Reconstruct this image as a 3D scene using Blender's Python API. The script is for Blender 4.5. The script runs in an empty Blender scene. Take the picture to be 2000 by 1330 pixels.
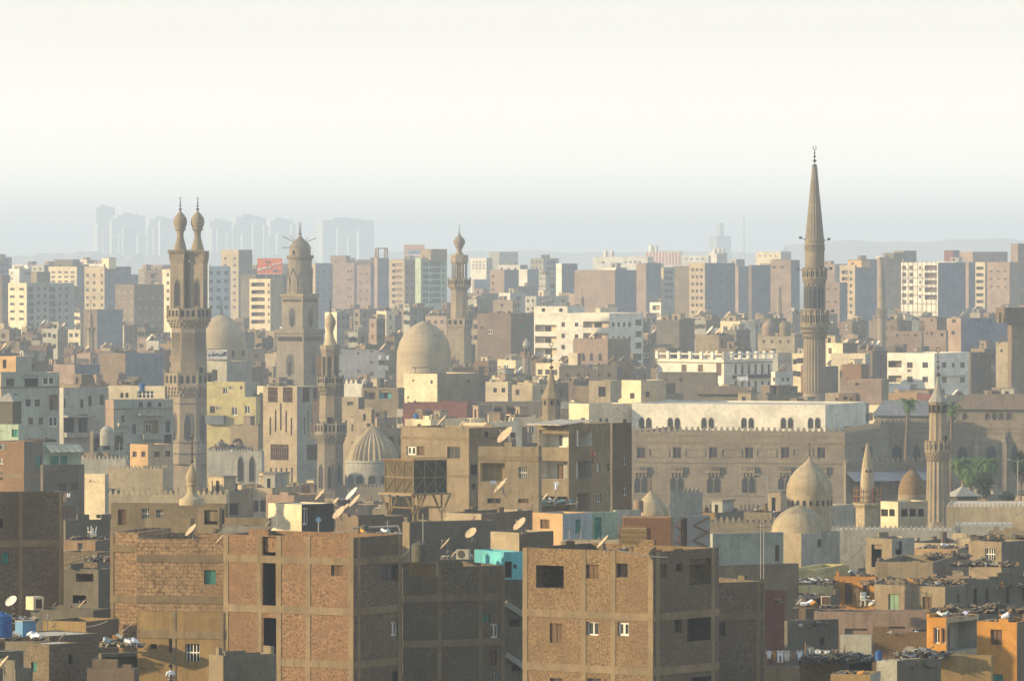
import bpy, math, random, zlib
from math import sin, cos, tan, pi, radians, sqrt, atan2
S = bpy.context.scene
COL = S.collection
F, HZ, H = 12000.0, 480.0, 50.0      # focal length in photo pixels, eye-level row, eye height in metres
PX = {}
def gz(D):                            # ground height: a hill under the near houses, flat further out
    if D < 480: return 12.0
    if D > 1000: return 0.0
    return 12.0 * (1000 - D) / 520
def W(px, py, s):                     # a point of the place: s = photo pixels per metre there
    return ((px - 1000) / s, F / s, H - (py - HZ) / s)

# ---------------------------------------------------------------- materials
MATS = {}
def nn(nt, t, **kw):
    n = nt.nodes.new(t)
    for k, v in kw.items(): setattr(n, k, v)
    return n
def mixc(nt, fac, a, b, mode='MIX'):
    m = nn(nt, 'ShaderNodeMix', data_type='RGBA', blend_type=mode)
    m.clamp_factor = True
    for sock, val in ((m.inputs[0], fac), (m.inputs[6], a), (m.inputs[7], b)):
        if hasattr(val, 'is_linked') or hasattr(val, 'links'): nt.links.new(val, sock)
        elif isinstance(val, (int, float)): sock.default_value = val
        else: sock.default_value = (*val[:3], 1)
    return m.outputs[2]
def ramp(nt, src, a, b, va=0.0, vb=1.0):
    r = nn(nt, 'ShaderNodeMapRange'); nt.links.new(src, r.inputs[0])
    r.inputs[1].default_value = a; r.inputs[2].default_value = b
    r.inputs[3].default_value = va; r.inputs[4].default_value = vb
    return r.outputs[0]
def noise(nt, vec, sc, det=4, rough=.6):
    n = nn(nt, 'ShaderNodeTexNoise'); n.inputs['Scale'].default_value = sc
    n.inputs['Detail'].default_value = det; n.inputs['Roughness'].default_value = rough
    nt.links.new(vec, n.inputs['Vector']); return n.outputs['Fac']
def mat(name, c, kind='plaster', rough=.9, c2=None, metal=0.0):
    key = name
    if key in MATS: return MATS[key]
    m = bpy.data.materials.new(name); m.use_nodes = True
    nt = m.node_tree; bs = nt.nodes['Principled BSDF']; L = nt.links.new
    bs.inputs['Roughness'].default_value = rough; bs.inputs['Metallic'].default_value = metal
    try: bs.inputs['Specular IOR Level'].default_value = .25
    except Exception: pass
    tc = nn(nt, 'ShaderNodeTexCoord'); uv = tc.outputs['UV']; ob = tc.outputs['Object']
    geo = nn(nt, 'ShaderNodeObjectInfo')
    wn = nn(nt, 'ShaderNodeVectorMath', operation='ADD'); L(uv, wn.inputs[0])
    cb = nn(nt, 'ShaderNodeCombineXYZ')
    mul = nn(nt, 'ShaderNodeMath', operation='MULTIPLY'); L(geo.outputs['Random'], mul.inputs[0]); mul.inputs[1].default_value = 77.0
    L(mul.outputs[0], cb.inputs[0]); L(mul.outputs[0], cb.inputs[2]); L(cb.outputs[0], wn.inputs[1]); V = wn.outputs[0]
    dark = tuple(x * .55 for x in c); light = tuple(min(.9, x * 1.25) for x in c)
    if kind in ('plaster', 'brick', 'block', 'stone', 'roof', 'rubble'):
        base = c
        bump_h = None
        if kind in ('brick', 'block', 'stone'):
            bt = nn(nt, 'ShaderNodeTexBrick'); L(uv, bt.inputs['Vector'])
            bw, rh, ms = {'brick': (.27, .10, .012), 'block': (.46, .235, .03), 'stone': (1.1, .55, .03)}[kind]
            bt.inputs['Scale'].default_value = 1; bt.inputs['Brick Width'].default_value = bw
            bt.inputs['Row Height'].default_value = rh; bt.inputs['Mortar Size'].default_value = ms
            bt.inputs['Mortar Smooth'].default_value = .3; bt.inputs['Bias'].default_value = -.2
            c1 = c; cc = c2 or tuple(x * .72 for x in c)
            bt.inputs['Color1'].default_value = (*c1, 1); bt.inputs['Color2'].default_value = (*cc, 1)
            k = {'brick': .62, 'block': .42, 'stone': .8}[kind]
            bt.inputs['Mortar'].default_value = (c[0] * k, c[1] * k * 1.05, c[2] * k * 1.1, 1)
            base = bt.outputs['Color']; bump_h = bt.outputs['Fac']
            if kind in ('brick', 'block'):
                pass
        elif kind == 'rubble':
            vo = nn(nt, 'ShaderNodeTexVoronoi'); L(ob, vo.inputs['Vector']); vo.inputs['Scale'].default_value = 3
            hs = nn(nt, 'ShaderNodeSeparateColor'); L(vo.outputs['Color'], hs.inputs[0])
            base = mixc(nt, hs.outputs[0], dark, light)
        big = noise(nt, V, .22, 5, .65); mid = noise(nt, V, 1.3, 6, .7); fine = noise(nt, V, 9, 3, .7)
        amt = .5
        if kind in ('brick', 'block'):
            pt = noise(nt, V, .55, 6, .75)           # smears of mortar and render over the brick
            base = mixc(nt, ramp(nt, pt, .58, .68, 0, .5), base, (c[0] * .95, c[1] * 1.05, c[2] * 1.15))
            base = mixc(nt, ramp(nt, pt, .42, .34, 0, .6), base, tuple(x * .5 for x in c))
            sp = nn(nt, 'ShaderNodeTexNoise'); L(V, sp.inputs['Vector']); sp.inputs['Scale'].default_value = 8.5 if kind == 'brick' else 3.4
            sp.inputs['Detail'].default_value = 4; sp.inputs['Roughness'].default_value = .8
            base = mixc(nt, ramp(nt, sp.outputs['Fac'], .54, .58), base, tuple(x * .22 for x in c))
            base = mixc(nt, ramp(nt, sp.outputs['Fac'], .45, .38, 0, .6), base, tuple(min(.8, x * 1.5) for x in c))
        if kind == 'plaster':                        # peeled patches
            pt = noise(nt, V, .8, 7, .72)
            base = mixc(nt, ramp(nt, pt, .585, .61, 0, .6), base, (c[0] * .55 + .03, c[1] * .5 + .02, c[2] * .5 + .01))
            base = mixc(nt, ramp(nt, pt, .40, .385, 0, .35), base, tuple(min(.85, x * 1.3) for x in c))
        col = mixc(nt, ramp(nt, big, .42, .62, 0, amt + .15), base, dark)
        col = mixc(nt, ramp(nt, mid, .5, .7, 0, amt + .1), col, tuple(x * .6 for x in c))
        col = mixc(nt, ramp(nt, mid, .45, .3, 0, .35), col, light)
        col = mixc(nt, ramp(nt, fine, .5, .65, 0, .45), col, dark)
        if kind in ('plaster', 'stone'):       # run-off streaks
            mp = nn(nt, 'ShaderNodeMapping'); L(V, mp.inputs[0]); mp.inputs['Scale'].default_value = (1.4, .12, .12)
            st = noise(nt, mp.outputs[0], 1.6, 5, .7)
            col = mixc(nt, ramp(nt, st, .5, .68, 0, .7 if c[0] < .5 else .4), col, tuple(x * (.5 if c[0] < .5 else .68) for x in c))
        rv = ramp(nt, geo.outputs['Random'], 0, 1, .9, 1.08)
        vm = nn(nt, 'ShaderNodeVectorMath', operation='SCALE'); L(col, vm.inputs[0]); L(rv, vm.inputs['Scale'])
        L(vm.outputs[0], bs.inputs['Base Color'])
        bp = nn(nt, 'ShaderNodeBump'); bp.inputs['Strength'].default_value = .35; bp.inputs['Distance'].default_value = .05
        L(fine, bp.inputs['Height']); L(bp.outputs[0], bs.inputs['Normal'])
    elif kind == 'wood':
        mp = nn(nt, 'ShaderNodeMapping'); L(V, mp.inputs[0]); mp.inputs['Scale'].default_value = (6, .5, .5)
        st = noise(nt, mp.outputs[0], 2.5, 4, .7)
        L(mixc(nt, ramp(nt, st, .35, .65), dark, light), bs.inputs['Base Color'])
    elif kind == 'leaf':
        nz = noise(nt, ob, 1.2, 3, .6)
        L(mixc(nt, ramp(nt, nz, .35, .65), dark, light), bs.inputs['Base Color'])
    else:
        nz = noise(nt, V, 2.0, 4, .6)
        L(mixc(nt, ramp(nt, nz, .4, .7, 0, .5), c, dark), bs.inputs['Base Color'])
    MATS[key] = m; return m
PAL = {
 'cream': (.72, .61, .40), 'white': (.78, .74, .61), 'tan': (.27, .215, .135), 'brown': (.185, .14, .095), 'grey': (.165, .148, .108),  # grey has the tone of shaded walls put into it
 'conc': (.25, .19, .11), 'mustard': (.29, .20, .085), 'orange': (.56, .27, .06), 'apricot': (.50, .33, .17), 'pink': (.33, .24, .175), 'teal': (.12, .42, .42),  # apricot puts the orange of the sun into the colour of lit fronts
 'mint': (.42, .52, .38), 'blue': (.15, .30, .48), 'yellow': (.52, .45, .21), 'red': (.23, .095, .07), 'turq': (.13, .45, .48),
 'sand': (.44, .36, .23), 'dark': (.075, .07, .06), 'palegrey': (.38, .37, .305), 'greygreen': (.35, .37, .30), 'bluegrey': (.185, .205, .24),  # bluegrey puts the blue of distant shade into the turned-away sides
 'paleblue': (.40, .46, .46), 'haze': (.56, .62, .66)}  # haze tone put into the far towers' walls so they fade
def pm(k):
    if k in PAL: return mat('plaster_' + k, PAL[k], 'plaster')
    T = {'brick': lambda: mat('brick_brown', (.255, .172, .088), 'brick', c2=(.19, .13, .068)),
         'redbrick': lambda: mat('brick_red', (.27, .165, .088), 'brick', c2=(.195, .12, .063)),
         'greybrick': lambda: mat('brick_grey', (.185, .145, .092), 'brick', c2=(.13, .10, .065)),  # darkened brick, puts shade into the right sides of brick houses
         'block': lambda: mat('block_sandstone', (.42, .28, .15), 'block', c2=(.32, .21, .115)),
         'stone': lambda: mat('stone_sand', (.33, .265, .175), 'stone', c2=(.25, .20, .13)),
         'stone2': lambda: mat('stone_grey', (.27, .23, .165), 'stone', c2=(.205, .172, .125)),
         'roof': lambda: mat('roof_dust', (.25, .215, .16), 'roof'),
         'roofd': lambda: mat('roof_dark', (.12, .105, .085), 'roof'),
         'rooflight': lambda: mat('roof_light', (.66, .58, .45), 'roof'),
         'rubble': lambda: mat('rubble_mixed', (.24, .185, .13), 'rubble'),
         'rubbled': lambda: mat('rubble_dark', (.09, .075, .06), 'rubble'),
         'glass': lambda: mat('window_glass', (.035, .038, .04), 'flat', .25),
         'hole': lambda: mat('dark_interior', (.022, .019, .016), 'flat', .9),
         'shutter': lambda: mat('shutter_brown', (.15, .095, .055), 'wood'),
         'green': lambda: mat('shutter_green', (.06, .24, .19), 'wood'),
         'palegreen': lambda: mat('door_green', (.22, .34, .22), 'wood'),
         'frame': lambda: mat('frame_white', (.70, .68, .6), 'flat', .6),
         'framed': lambda: mat('frame_brown', (.17, .12, .08), 'flat', .7),
         'metal': lambda: mat('metal_grey', (.30, .29, .27), 'flat', .6, metal=.3),
         'rust': lambda: mat('metal_rust', (.25, .13, .06), 'flat', .8),
         'bronze': lambda: mat('finial_bronze', (.10, .085, .06), 'flat', .5, metal=.5),
         'dish': lambda: mat('dish_offwhite', (.55, .42, .27), 'flat', .7),
         'dishw': lambda: mat('dish_white', (.78, .72, .60), 'flat', .6),
         'cloth': lambda: mat('cloth_white', (.78, .77, .78), 'flat', .9),
         'wood': lambda: mat('wood_old', (.28, .19, .11), 'wood'),
         'tank': lambda: mat('tank_dark', (.10, .095, .07), 'flat', .6),
         'tankblue': lambda: mat('tank_blue', (.03, .10, .28), 'flat', .5),
         'steel': lambda: mat('tower_steel', (.30, .22, .12), 'flat', .7, metal=.2),
         'palm': lambda: mat('palm_fronds', (.10, .17, .05), 'leaf'),
         'leaf': lambda: mat('tree_leaves', (.035, .065, .022), 'leaf'),
         'bark': lambda: mat('bark', (.15, .11, .075), 'wood')}
    return T[k]()

# ---------------------------------------------------------------- mesh builder
class MB:
    def __init__(s): s.v = []; s.f = []; s.m = []; s.ms = []
    def mi(s, m):
        if m not in s.ms: s.ms.append(m)
        return s.ms.index(m)
    def face(s, pts, m):
        i = len(s.v); s.v.extend(pts); s.f.append(tuple(range(i, i + len(pts)))); s.m.append(s.mi(m))
    def box(s, x0, x1, y0, y1, z0, z1, m, mt=None):
        P = [(x, y, z) for z in (z0, z1) for y in (y0, y1) for x in (x0, x1)]
        for q in ((0, 1, 5, 4), (1, 3, 7, 5), (3, 2, 6, 7), (2, 0, 4, 6), (2, 3, 1, 0)): s.face([P[k] for k in q], m)
        s.face([P[k] for k in (4, 5, 7, 6)], mt or m)
    def rbox(s, c, sx, sy, sz, rz, m, tilt=0.0, ta=0.0):
        a, b = cos(rz), sin(rz)
        P = []
        for z in (-.5, .5):
            for y in (-.5, .5):
                for x in (-.5, .5):
                    X, Y, Z = x * sx, y * sy, z * sz
                    X, Z = X * cos(tilt) - Z * sin(tilt), X * sin(tilt) + Z * cos(tilt)
                    Y, Z = Y * cos(ta) - Z * sin(ta), Y * sin(ta) + Z * cos(ta)
                    P.append((c[0] + X * a - Y * b, c[1] + X * b + Y * a, c[2] + Z))
        for q in ((0, 1, 5, 4), (1, 3, 7, 5), (3, 2, 6, 7), (2, 0, 4, 6), (2, 3, 1, 0), (4, 5, 7, 6)): s.face([P[k] for k in q], m)
    def tube(s, p, q, r, m, n=5, r2=None):
        r2 = r if r2 is None else r2
        d = [q[i] - p[i] for i in range(3)]; L = sqrt(sum(x * x for x in d)) or 1e-6; d = [x / L for x in d]
        u = (-d[1], d[0], 0) if abs(d[2]) < .9 else (1, 0, 0)
        k = sum(u[i] * d[i] for i in range(3)); u = [u[i] - k * d[i] for i in range(3)]; l = sqrt(sum(x * x for x in u)); u = [x / l for x in u]
        w = (d[1] * u[2] - d[2] * u[1], d[2] * u[0] - d[0] * u[2], d[0] * u[1] - d[1] * u[0])
        A = []; B = []
        for i in range(n):
            t = 2 * pi * i / n; c, e = cos(t), sin(t)
            A.append(tuple(p[j] + r * (c * u[j] + e * w[j]) for j in range(3))); B.append(tuple(q[j] + r2 * (c * u[j] + e * w[j]) for j in range(3)))
        for i in range(n): s.face([A[i], A[(i + 1) % n], B[(i + 1) % n], B[i]], m)
        s.face(A[::-1], m); s.face(B, m)
    def lathe(s, prof, n, m, cx=0, cy=0, rot=0.0, flute=0.0, nf=0, cap=True):   # prof: (r, z) from bottom to top
        rings = []
        for r, z in prof:
            ring = []
            for i in range(n):
                t = rot + 2 * pi * i / n
                rr = r * (1 - flute * abs(sin(nf * (t - rot) / 2))) if flute else r
                ring.append((cx + rr * cos(t), cy + rr * sin(t), z))
            rings.append(ring)
        for a, b in zip(rings, rings[1:]):
            for i in range(n):
                j = (i + 1) % n
                s.face([a[i], a[j], b[j], b[i]], m)
        if cap:
            if prof[-1][0] > .02: s.face(rings[-1], m)
            if prof[0][0] > .02: s.face(rings[0][::-1], m)
    def build(s, name, parent=None, smooth=False, loc=None):
        me = bpy.data.meshes.new(name); me.from_pydata(s.v, [], s.f)
        for m in s.ms: me.materials.append(m)
        me.polygons.foreach_set('material_index', s.m)
        uvl = me.uv_layers.new(name='UVMap'); data = []
        for p in me.polygons:
            n = p.normal
            if abs(n.z) > .7:
                for li in p.loop_indices: v = me.vertices[me.loops[li].vertex_index].co; data += [v.x, v.y]
            else:
                l = sqrt(n.x * n.x + n.y * n.y) or 1; tx, ty = -n.y / l, n.x / l
                off = n.x / l * 3.3 + n.y / l * 7.1
                for li in p.loop_indices: v = me.vertices[me.loops[li].vertex_index].co; data += [v.x * tx + v.y * ty + off, v.z]
        uvl.data.foreach_set('uv', data)
        if smooth:
            import bmesh
            bm = bmesh.new(); bm.from_mesh(me); bmesh.ops.remove_doubles(bm, verts=bm.verts, dist=1e-4)
            for f in bm.faces: f.smooth = True
            for e in bm.edges:
                if len(e.link_faces) == 2 and e.calc_face_angle(0) > smooth: e.smooth = False
            bm.to_mesh(me); bm.free()
        o = bpy.data.objects.new(name, me); COL.objects.link(o)
        if parent: o.parent = parent
        if loc: o.location = loc
        return o

TH = []
def tag(o, label=None, cat=None, group=None, kind=None, at=None):
    if label: o['label'] = label
    if cat: o['category'] = cat
    if group: o['group'] = group
    if kind: o['kind'] = kind
    return o
def thing(name, label, cat, loc, rz=0.0, group=None):
    o = bpy.data.objects.new(name, None); COL.objects.link(o); o.empty_display_size = 1
    o.location = loc; o.rotation_euler = (0, 0, rz)
    return tag(o, label, cat, group)
def copy_tree(o, parent=None):
    c = o.copy(); COL.objects.link(c)
    if parent: c.parent = parent
    for ch in [x for x in KIDS.get(o.name, ())]: copy_tree(ch, c)
    return c
KIDS = {}
def remember(o):
    KIDS[o.name] = [c for c in o.children]
    for c in o.children: remember(c)

# ---------------------------------------------------------------- windows (shared unit meshes, sized by scale)
WM = {}
def win_mesh(st):
    if st in WM: return WM[st]
    b = MB()
    def fr(m, t=.07, d=.05):
        b.box(-.5, -.5 + t, -d, .02, -.5, .5, m); b.box(.5 - t, .5, -d, .02, -.5, .5, m)
        b.box(-.5 + t, .5 - t, -d, .02, .5 - t, .5, m); b.box(-.5 + t, .5 - t, -d, .02, -.5, -.5 + t, m)
    g, fw, fb = pm('glass'), pm('frame'), pm('framed')
    def pane(m, y=0.0): b.face([(-.5, y, -.5), (.5, y, -.5), (.5, y, .5), (-.5, y, .5)], m)
    if st == 'd': fr(fb); b.box(-.03, .03, -.03, .0, -.43, .43, fb); pane(g)
    elif st == 'w': fr(fw, .1); b.box(-.05, .05, -.05, .0, -.4, .4, fw); pane(g)
    elif st == 'W': fr(fw, .16); b.box(-.09, .09, -.08, .0, -.34, .34, fw); pane(g)
    elif st == 'h': pane(pm('hole')); fr(fb, .04)
    elif st in 'sgpb':
        m = pm({'s': 'shutter', 'g': 'green', 'p': 'palegreen', 'b': 'shutter'}[st])
        b.box(-.5, -.02, -.06, 0, -.5, .5, m); b.box(.02, .5, -.06, 0, -.5, .5, m)
        for k in range(6):
            z = -.42 + k * .15
            b.box(-.44, -.06, -.085, -.061, z, z + .08, m); b.box(.06, .44, -.085, -.061, z, z + .08, m)
        pane(g, .01)
    elif st == 'x':     # grille / barred
        pane(pm('hole'))
        for k in range(5): x = -.45 + k * .225; b.box(x - .03, x + .03, -.06, -.01, -.5, .5, fw)
        b.box(-.5, .5, -.08, -.061, -.04, .04, fw)
    elif st == 'v':     # door with lighter leaf
        m = pm('shutter'); b.box(-.5, .5, -.06, 0, -.5, .5, m); b.box(-.38, -.05, -.09, -.061, -.4, .4, m); b.box(.05, .38, -.09, -.061, -.4, .4, m)
    elif st == 'm':     # lattice bay with fine slats
        m = pm('shutter'); pane(pm('hole'))
        for k in range(9): x = -.48 + k * .12; b.box(x - .022, x + .022, -.12, -.02, -.5, .5, m)
        for z in (-.5, -.1, .3, .46): b.box(-.5, .5, -.15, -.121, z, z + .04, m)
    elif st == 'a':     # pointed arch window with dark lights
        pts = [(-.5, -.5), (.5, -.5), (.5, .18), (.42, .33), (.25, .44), (0, .5), (-.25, .44), (-.42, .33), (-.5, .18)]
        b.face([(x, -.02, z) for x, z in pts], g)
        for (x0, z0), (x1, z1) in zip(pts, pts[1:] + pts[:1]):
            b.tube((x0, -.03, z0), (x1, -.03, z1), .035, pm('stone2'), 4)
    WM[st] = b
    o = b.build('window_' + {'d': 'dark', 'w': 'white'}.get(st, 'pattern')); me = o.data
    bpy.data.objects.remove(o); WM[st] = me
    return me
def add_win(parent, st, loc, w, h, rz, name='window'):
    nm = {'v': 'door', 'm': 'lattice_window', 'a': 'arched_window', 's': 'shuttered_window', 'g': 'shuttered_window', 'p': 'shuttered_window'}.get(st, name)
    o = bpy.data.objects.new(nm, win_mesh(st)); COL.objects.link(o); o.parent = parent
    o.location = loc; o.rotation_euler = (0, 0, rz); o.scale = (w, 1 if max(w, h) > 1 else .7, h)
    return o

# ---------------------------------------------------------------- walls with real openings
def wall(b, org, d, nrm, w, z0, z1, ops, m):
    """org: (x,y) start; d: direction; nrm: outward normal; ops: (u0,u1,v0,v1,depth,backmat)"""
    us = sorted({0.0, w} | {max(0, min(w, x)) for o in ops for x in o[:2]}); zs = sorted({z0, z1} | {max(z0, min(z1, x)) for o in ops for x in o[2:4]})
    P = lambda u, z, k=0.0: (org[0] + d[0] * u - nrm[0] * k, org[1] + d[1] * u - nrm[1] * k, z)
    flip = d[0] * nrm[1] - d[1] * nrm[0] > 0
    def q(pts, mm): b.face(pts[::-1] if flip else pts, mm)
    for i in range(len(us) - 1):
        if us[i + 1] - us[i] < 1e-4: continue
        for j in range(len(zs) - 1):
            if zs[j + 1] - zs[j] < 1e-4: continue
            cu, cz = (us[i] + us[i + 1]) / 2, (zs[j] + zs[j + 1]) / 2
            if any(o[0] < cu < o[1] and o[2] < cz < o[3] for o in ops): continue
            q([P(us[i], zs[j]), P(us[i + 1], zs[j]), P(us[i + 1], zs[j + 1]), P(us[i], zs[j + 1])], m)
    for o in ops:
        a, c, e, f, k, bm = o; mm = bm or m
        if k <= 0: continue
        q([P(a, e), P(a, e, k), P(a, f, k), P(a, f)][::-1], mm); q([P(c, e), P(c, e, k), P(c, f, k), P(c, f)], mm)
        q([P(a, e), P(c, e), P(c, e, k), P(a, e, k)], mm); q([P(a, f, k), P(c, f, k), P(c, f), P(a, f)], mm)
        if bm: q([P(a, e, k), P(c, e, k), P(c, f, k), P(a, f, k)], bm)

class Bld:
    """A building whose near vertical edge is at photo column xc; its left face reaches column x0 and its right face column x1."""
    def __init__(s, x0, xc, x1, yt, sc, th=28, yb=None, cols='tan', right=None, roof='roof', name='house', label=None, cat='house', group=None,
                 wins=(), log=(), frame=None, par=.9, depth=None, base=None, ragged=0, seed=None, band=None, short=None, cren=0, keep=True, bal=()):
        s.sc = sc; D = F / sc; t = radians(th); s.t = t; s.D = D
        uc, u0, u1 = (xc - 1000) / F, (x0 - 1000) / F, (x1 - 1000) / F
        s.C = (uc * D, D)
        s.wl = (s.C[0] - u0 * D) / (cos(t) + u0 * sin(t)) if xc > x0 else 0
        den = (sin(t) - u1 * cos(t))
        s.wr = (u1 * D - s.C[0]) / den if (x1 > xc and den > .01) else 0
        if s.wl < .3: s.wl = depth or max(6, s.wr * .7)
        if s.wr < .3: s.wr = depth or max(5, min(14, s.wl * .8))
        if depth and x1 <= xc: s.wr = depth
        s.zt = H - (yt - HZ) / sc
        s.g = gz(D) - .5 if base is None else H - (base - HZ) / sc
        s.px = ((x0 + x1) / 2, yt); s.x0, s.x1, s.yt = x0, x1, yt
        s.yb = yb if yb is not None else yt + 45
        s.seed = seed if seed is not None else zlib.crc32(('%d %d %d' % (x0, x1, yt)).encode()) % 9999
        R = random.Random(s.seed)
        s.root = thing(name, label, cat, (s.C[0], s.C[1], s.g), -t, group)
        s.label = label; s.short = short
        s.opsL = []; s.opsR = []; s.winlist = []
        for wv in wins: s.addwin(*wv)
        for lg in log: s.addlog(*lg)
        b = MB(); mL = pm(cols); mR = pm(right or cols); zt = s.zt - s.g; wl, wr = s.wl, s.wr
        s.h = zt
        wall(b, (-wl, 0), (1, 0), (0, -1), wl, 0, zt, s.opsL, mL)
        wall(b, (0, 0), (0, 1), (1, 0), wr, 0, zt, s.opsR, mR)
        wall(b, (0, wr), (-1, 0), (0, 1), wl, 0, zt, [], mR)
        wall(b, (-wl, wr), (0, -1), (-1, 0), wr, 0, zt, [], mL)
        rz = zt - par; T = .22; rm = pm(roof)
        b.face([(-wl + T, T, rz), (-T, T, rz), (-T, wr - T, rz), (-wl + T, wr - T, rz)], rm)
        o = [(-wl, 0), (0, 0), (0, wr), (-wl, wr)]; i_ = [(-wl + T, T), (-T, T), (-T, wr - T), (-wl + T, wr - T)]
        for k in range(4):
            j = (k + 1) % 4
            b.face([(*o[k], zt), (*o[j], zt), (*i_[j], zt), (*i_[k], zt)], mL)
            b.face([(*i_[k], zt), (*i_[j], zt), (*i_[j], rz), (*i_[k], rz)], mR if k % 2 else mL)
        if ragged:
            for k in range(int(ragged * (wl + wr) / 2)):
                if R.random() < wl / (wl + wr): x, y = -R.uniform(.2, wl - .2), R.choice((.11, wr - .11)); sx, sy = R.uniform(.3, 1.6), .2
                else: x, y = R.choice((-.11, -wl + .11)), R.uniform(.2, wr - .2); sx, sy = .2, R.uniform(.3, 1.6)
                hh = R.uniform(.08, .45)
                b.rbox((x, y, zt + hh / 2 - .005), sx, sy, hh, 0, R.choice((mL, mR)))
        s.body = b.build('walls', s.root)
        if frame: s.frame(frame)
        if band:
            fb = MB()
            for py in band:
                z = H - (py - HZ) / sc - s.g
                fb.box(-wl - .06, .06, -.06, -.003, z - .12, z + .12, pm('conc')); fb.box(.003, .06, -.003, wr, z - .12, z + .12, pm('conc'))
            fb.build('string_course', s.root)
        if cren: s.crenel(cren, mL)
        s.mkwins()
        for x in bal: s.balcony(*x)
        s.rooftop = rz
    def uL(s, px):
        u = (px - 1000) / F; return s.wl - (s.C[0] - u * s.D) / (cos(s.t) + u * sin(s.t))
    def uR(s, px):
        u = (px - 1000) / F; return (u * s.D - s.C[0]) / (sin(s.t) - u * cos(s.t))
    def depthL(s, u): return s.D + (s.wl - u) * sin(s.t)
    def depthR(s, u): return s.D + u * cos(s.t)
    def zz(s, py, dep): return H - (py - HZ) * dep / F - s.g
    def rect(s, px, py, w, h):
        xcpix = 1000 + F * s.C[0] / s.D
        L = px < xcpix or s.x1 <= xcpix + .01
        f = s.uL if L else s.uR
        a, c = f(px - w / 2), f(px + w / 2); dep = (s.depthL if L else s.depthR)((a + c) / 2)
        W_ = s.wl if L else s.wr
        a, c = max(.05, a), min(W_ - .05, c)
        return L, a, c, s.zz(py + h / 2, dep), s.zz(py - h / 2, dep)
    def addwin(s, px, py, w, h, st='d'):
        L, a, c, e, f = s.rect(px, py, w, h)
        if c - a < .15 or e < .1: return
        f = min(f, s.zt - s.g - .1)
        if st != 'a' : (s.opsL if L else s.opsR).append((a, c, e, f, .22, None))
        s.winlist.append((L, a, c, e, f, st))
    def addlog(s, px, py, w, h, bm='cream', depth=1.3, st=None, fr=.3):     # recessed balcony with its own back wall
        L, a, c, e, f = s.rect(px, py, w, h)
        if c - a < .15 or e < .1: return
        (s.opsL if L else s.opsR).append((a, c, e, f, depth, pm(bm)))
        if st: s.winlist.append((L, a + (c - a) * .33, a + (c - a) * (.33 + fr), e, e + (f - e) * .75, st + '*%g' % depth))
    def mkwins(s):
        for L, a, c, e, f, st in s.winlist:
            k = .19
            if '*' in st: st, d_ = st.split('*'); k = float(d_) - .01
            if st == 'a': k = -.01
            if L: add_win(s.root, st, (-s.wl + (a + c) / 2, k, (e + f) / 2), c - a, f - e, 0)
            else: add_win(s.root, st, (-k, (a + c) / 2, (e + f) / 2), c - a, f - e, pi / 2)
    def frame(s, fr):
        """fr = (list of column px, list of beam py, width m)"""
        cols, beams, w = fr; b = MB(); m = pm('conc')
        xc = 1000 + F * s.C[0] / s.D
        hit = lambda L, u0, u1, z0, z1: [o for o in (s.opsL if L else s.opsR) if o[0] < u1 and o[1] > u0 and o[2] < z1 and o[3] > z0]
        for px in cols:
            L = px <= xc; u = s.uL(px) if L else s.uR(px); W_ = s.wl if L else s.wr; u = max(w / 2, min(W_ - w / 2, u))
            if L: b.box(-s.wl + u - w / 2, -s.wl + u + w / 2, -.035, -.001, 0, s.h - .01, m)
            else: b.box(.001, .035, u - w / 2, u + w / 2, 0, s.h - .01, m)
        for py in beams:
            z = H - (py - HZ) / s.sc - s.g
            b.box(-s.wl, 0, -.05, -.001, z - .22, z + .22, m); b.box(.001, .05, 0, s.wr, z - .22, z + .22, m)
        b.build('concrete_frame', s.root)
    def crenel(s, w, m):
        b = MB(); zt = s.h
        for (n, org, d) in ((int(s.wl / w), (-s.wl, 0.02), (1, 0)), (int(s.wr / w), (-.02, 0), (0, 1))):
            for k in range(n):
                u = (k + .5) * w; c = (org[0] + d[0] * u, org[1] + d[1] * u)
                ww = w * .62; hh = w * .9
                if d[0]:
                    b.box(c[0] - ww / 2, c[0] + ww / 2, c[1], c[1] + .2, zt, zt + hh * .55, m); b.box(c[0] - ww / 4, c[0] + ww / 4, c[1], c[1] + .2, zt + hh * .55, zt + hh, m)
                else:
                    b.box(c[0] - .2, c[0], c[1] - ww / 2, c[1] + ww / 2, zt, zt + hh * .55, m); b.box(c[0] - .2, c[0], c[1] - ww / 4, c[1] + ww / 4, zt + hh * .55, zt + hh, m)
        b.build('crenellation', s.root)
    def balcony(s, px, py, w, h, mt='cream', out=1.1):   # projecting balcony parapet
        L, a, c, e, f = s.rect(px, py, w, h); b = MB(); m = pm(mt)
        if L: x0, x1 = -s.wl + a, -s.wl + c; b.box(x0, x1, -out, -.003, e - .12, e, m); b.box(x0, x1, -out, -out + .12, e, f, m); b.box(x0, x0 + .12, -out + .12, -.003, e, f, m); b.box(x1 - .12, x1, -out + .12, -.003, e, f, m)
        else: b.box(.003, out, a, c, e - .12, e, m); b.box(out - .12, out, a, c, e, f, m); b.box(.003, out - .12, a, a + .12, e, f, m); b.box(.003, out - .12, c - .12, c, e, f, m)
        b.build('balcony', s.root)
    def P(s, fx, fy, z=0.0):      # world point on the roof: fx along the left face (0 = corner), fy to the back
        x, y = -s.wl * fx, s.wr * fy; c, e = cos(-s.t), sin(-s.t)
        return (s.C[0] + x * c - y * e, s.C[1] + x * e + y * c, s.g + s.rooftop + z)
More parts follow.
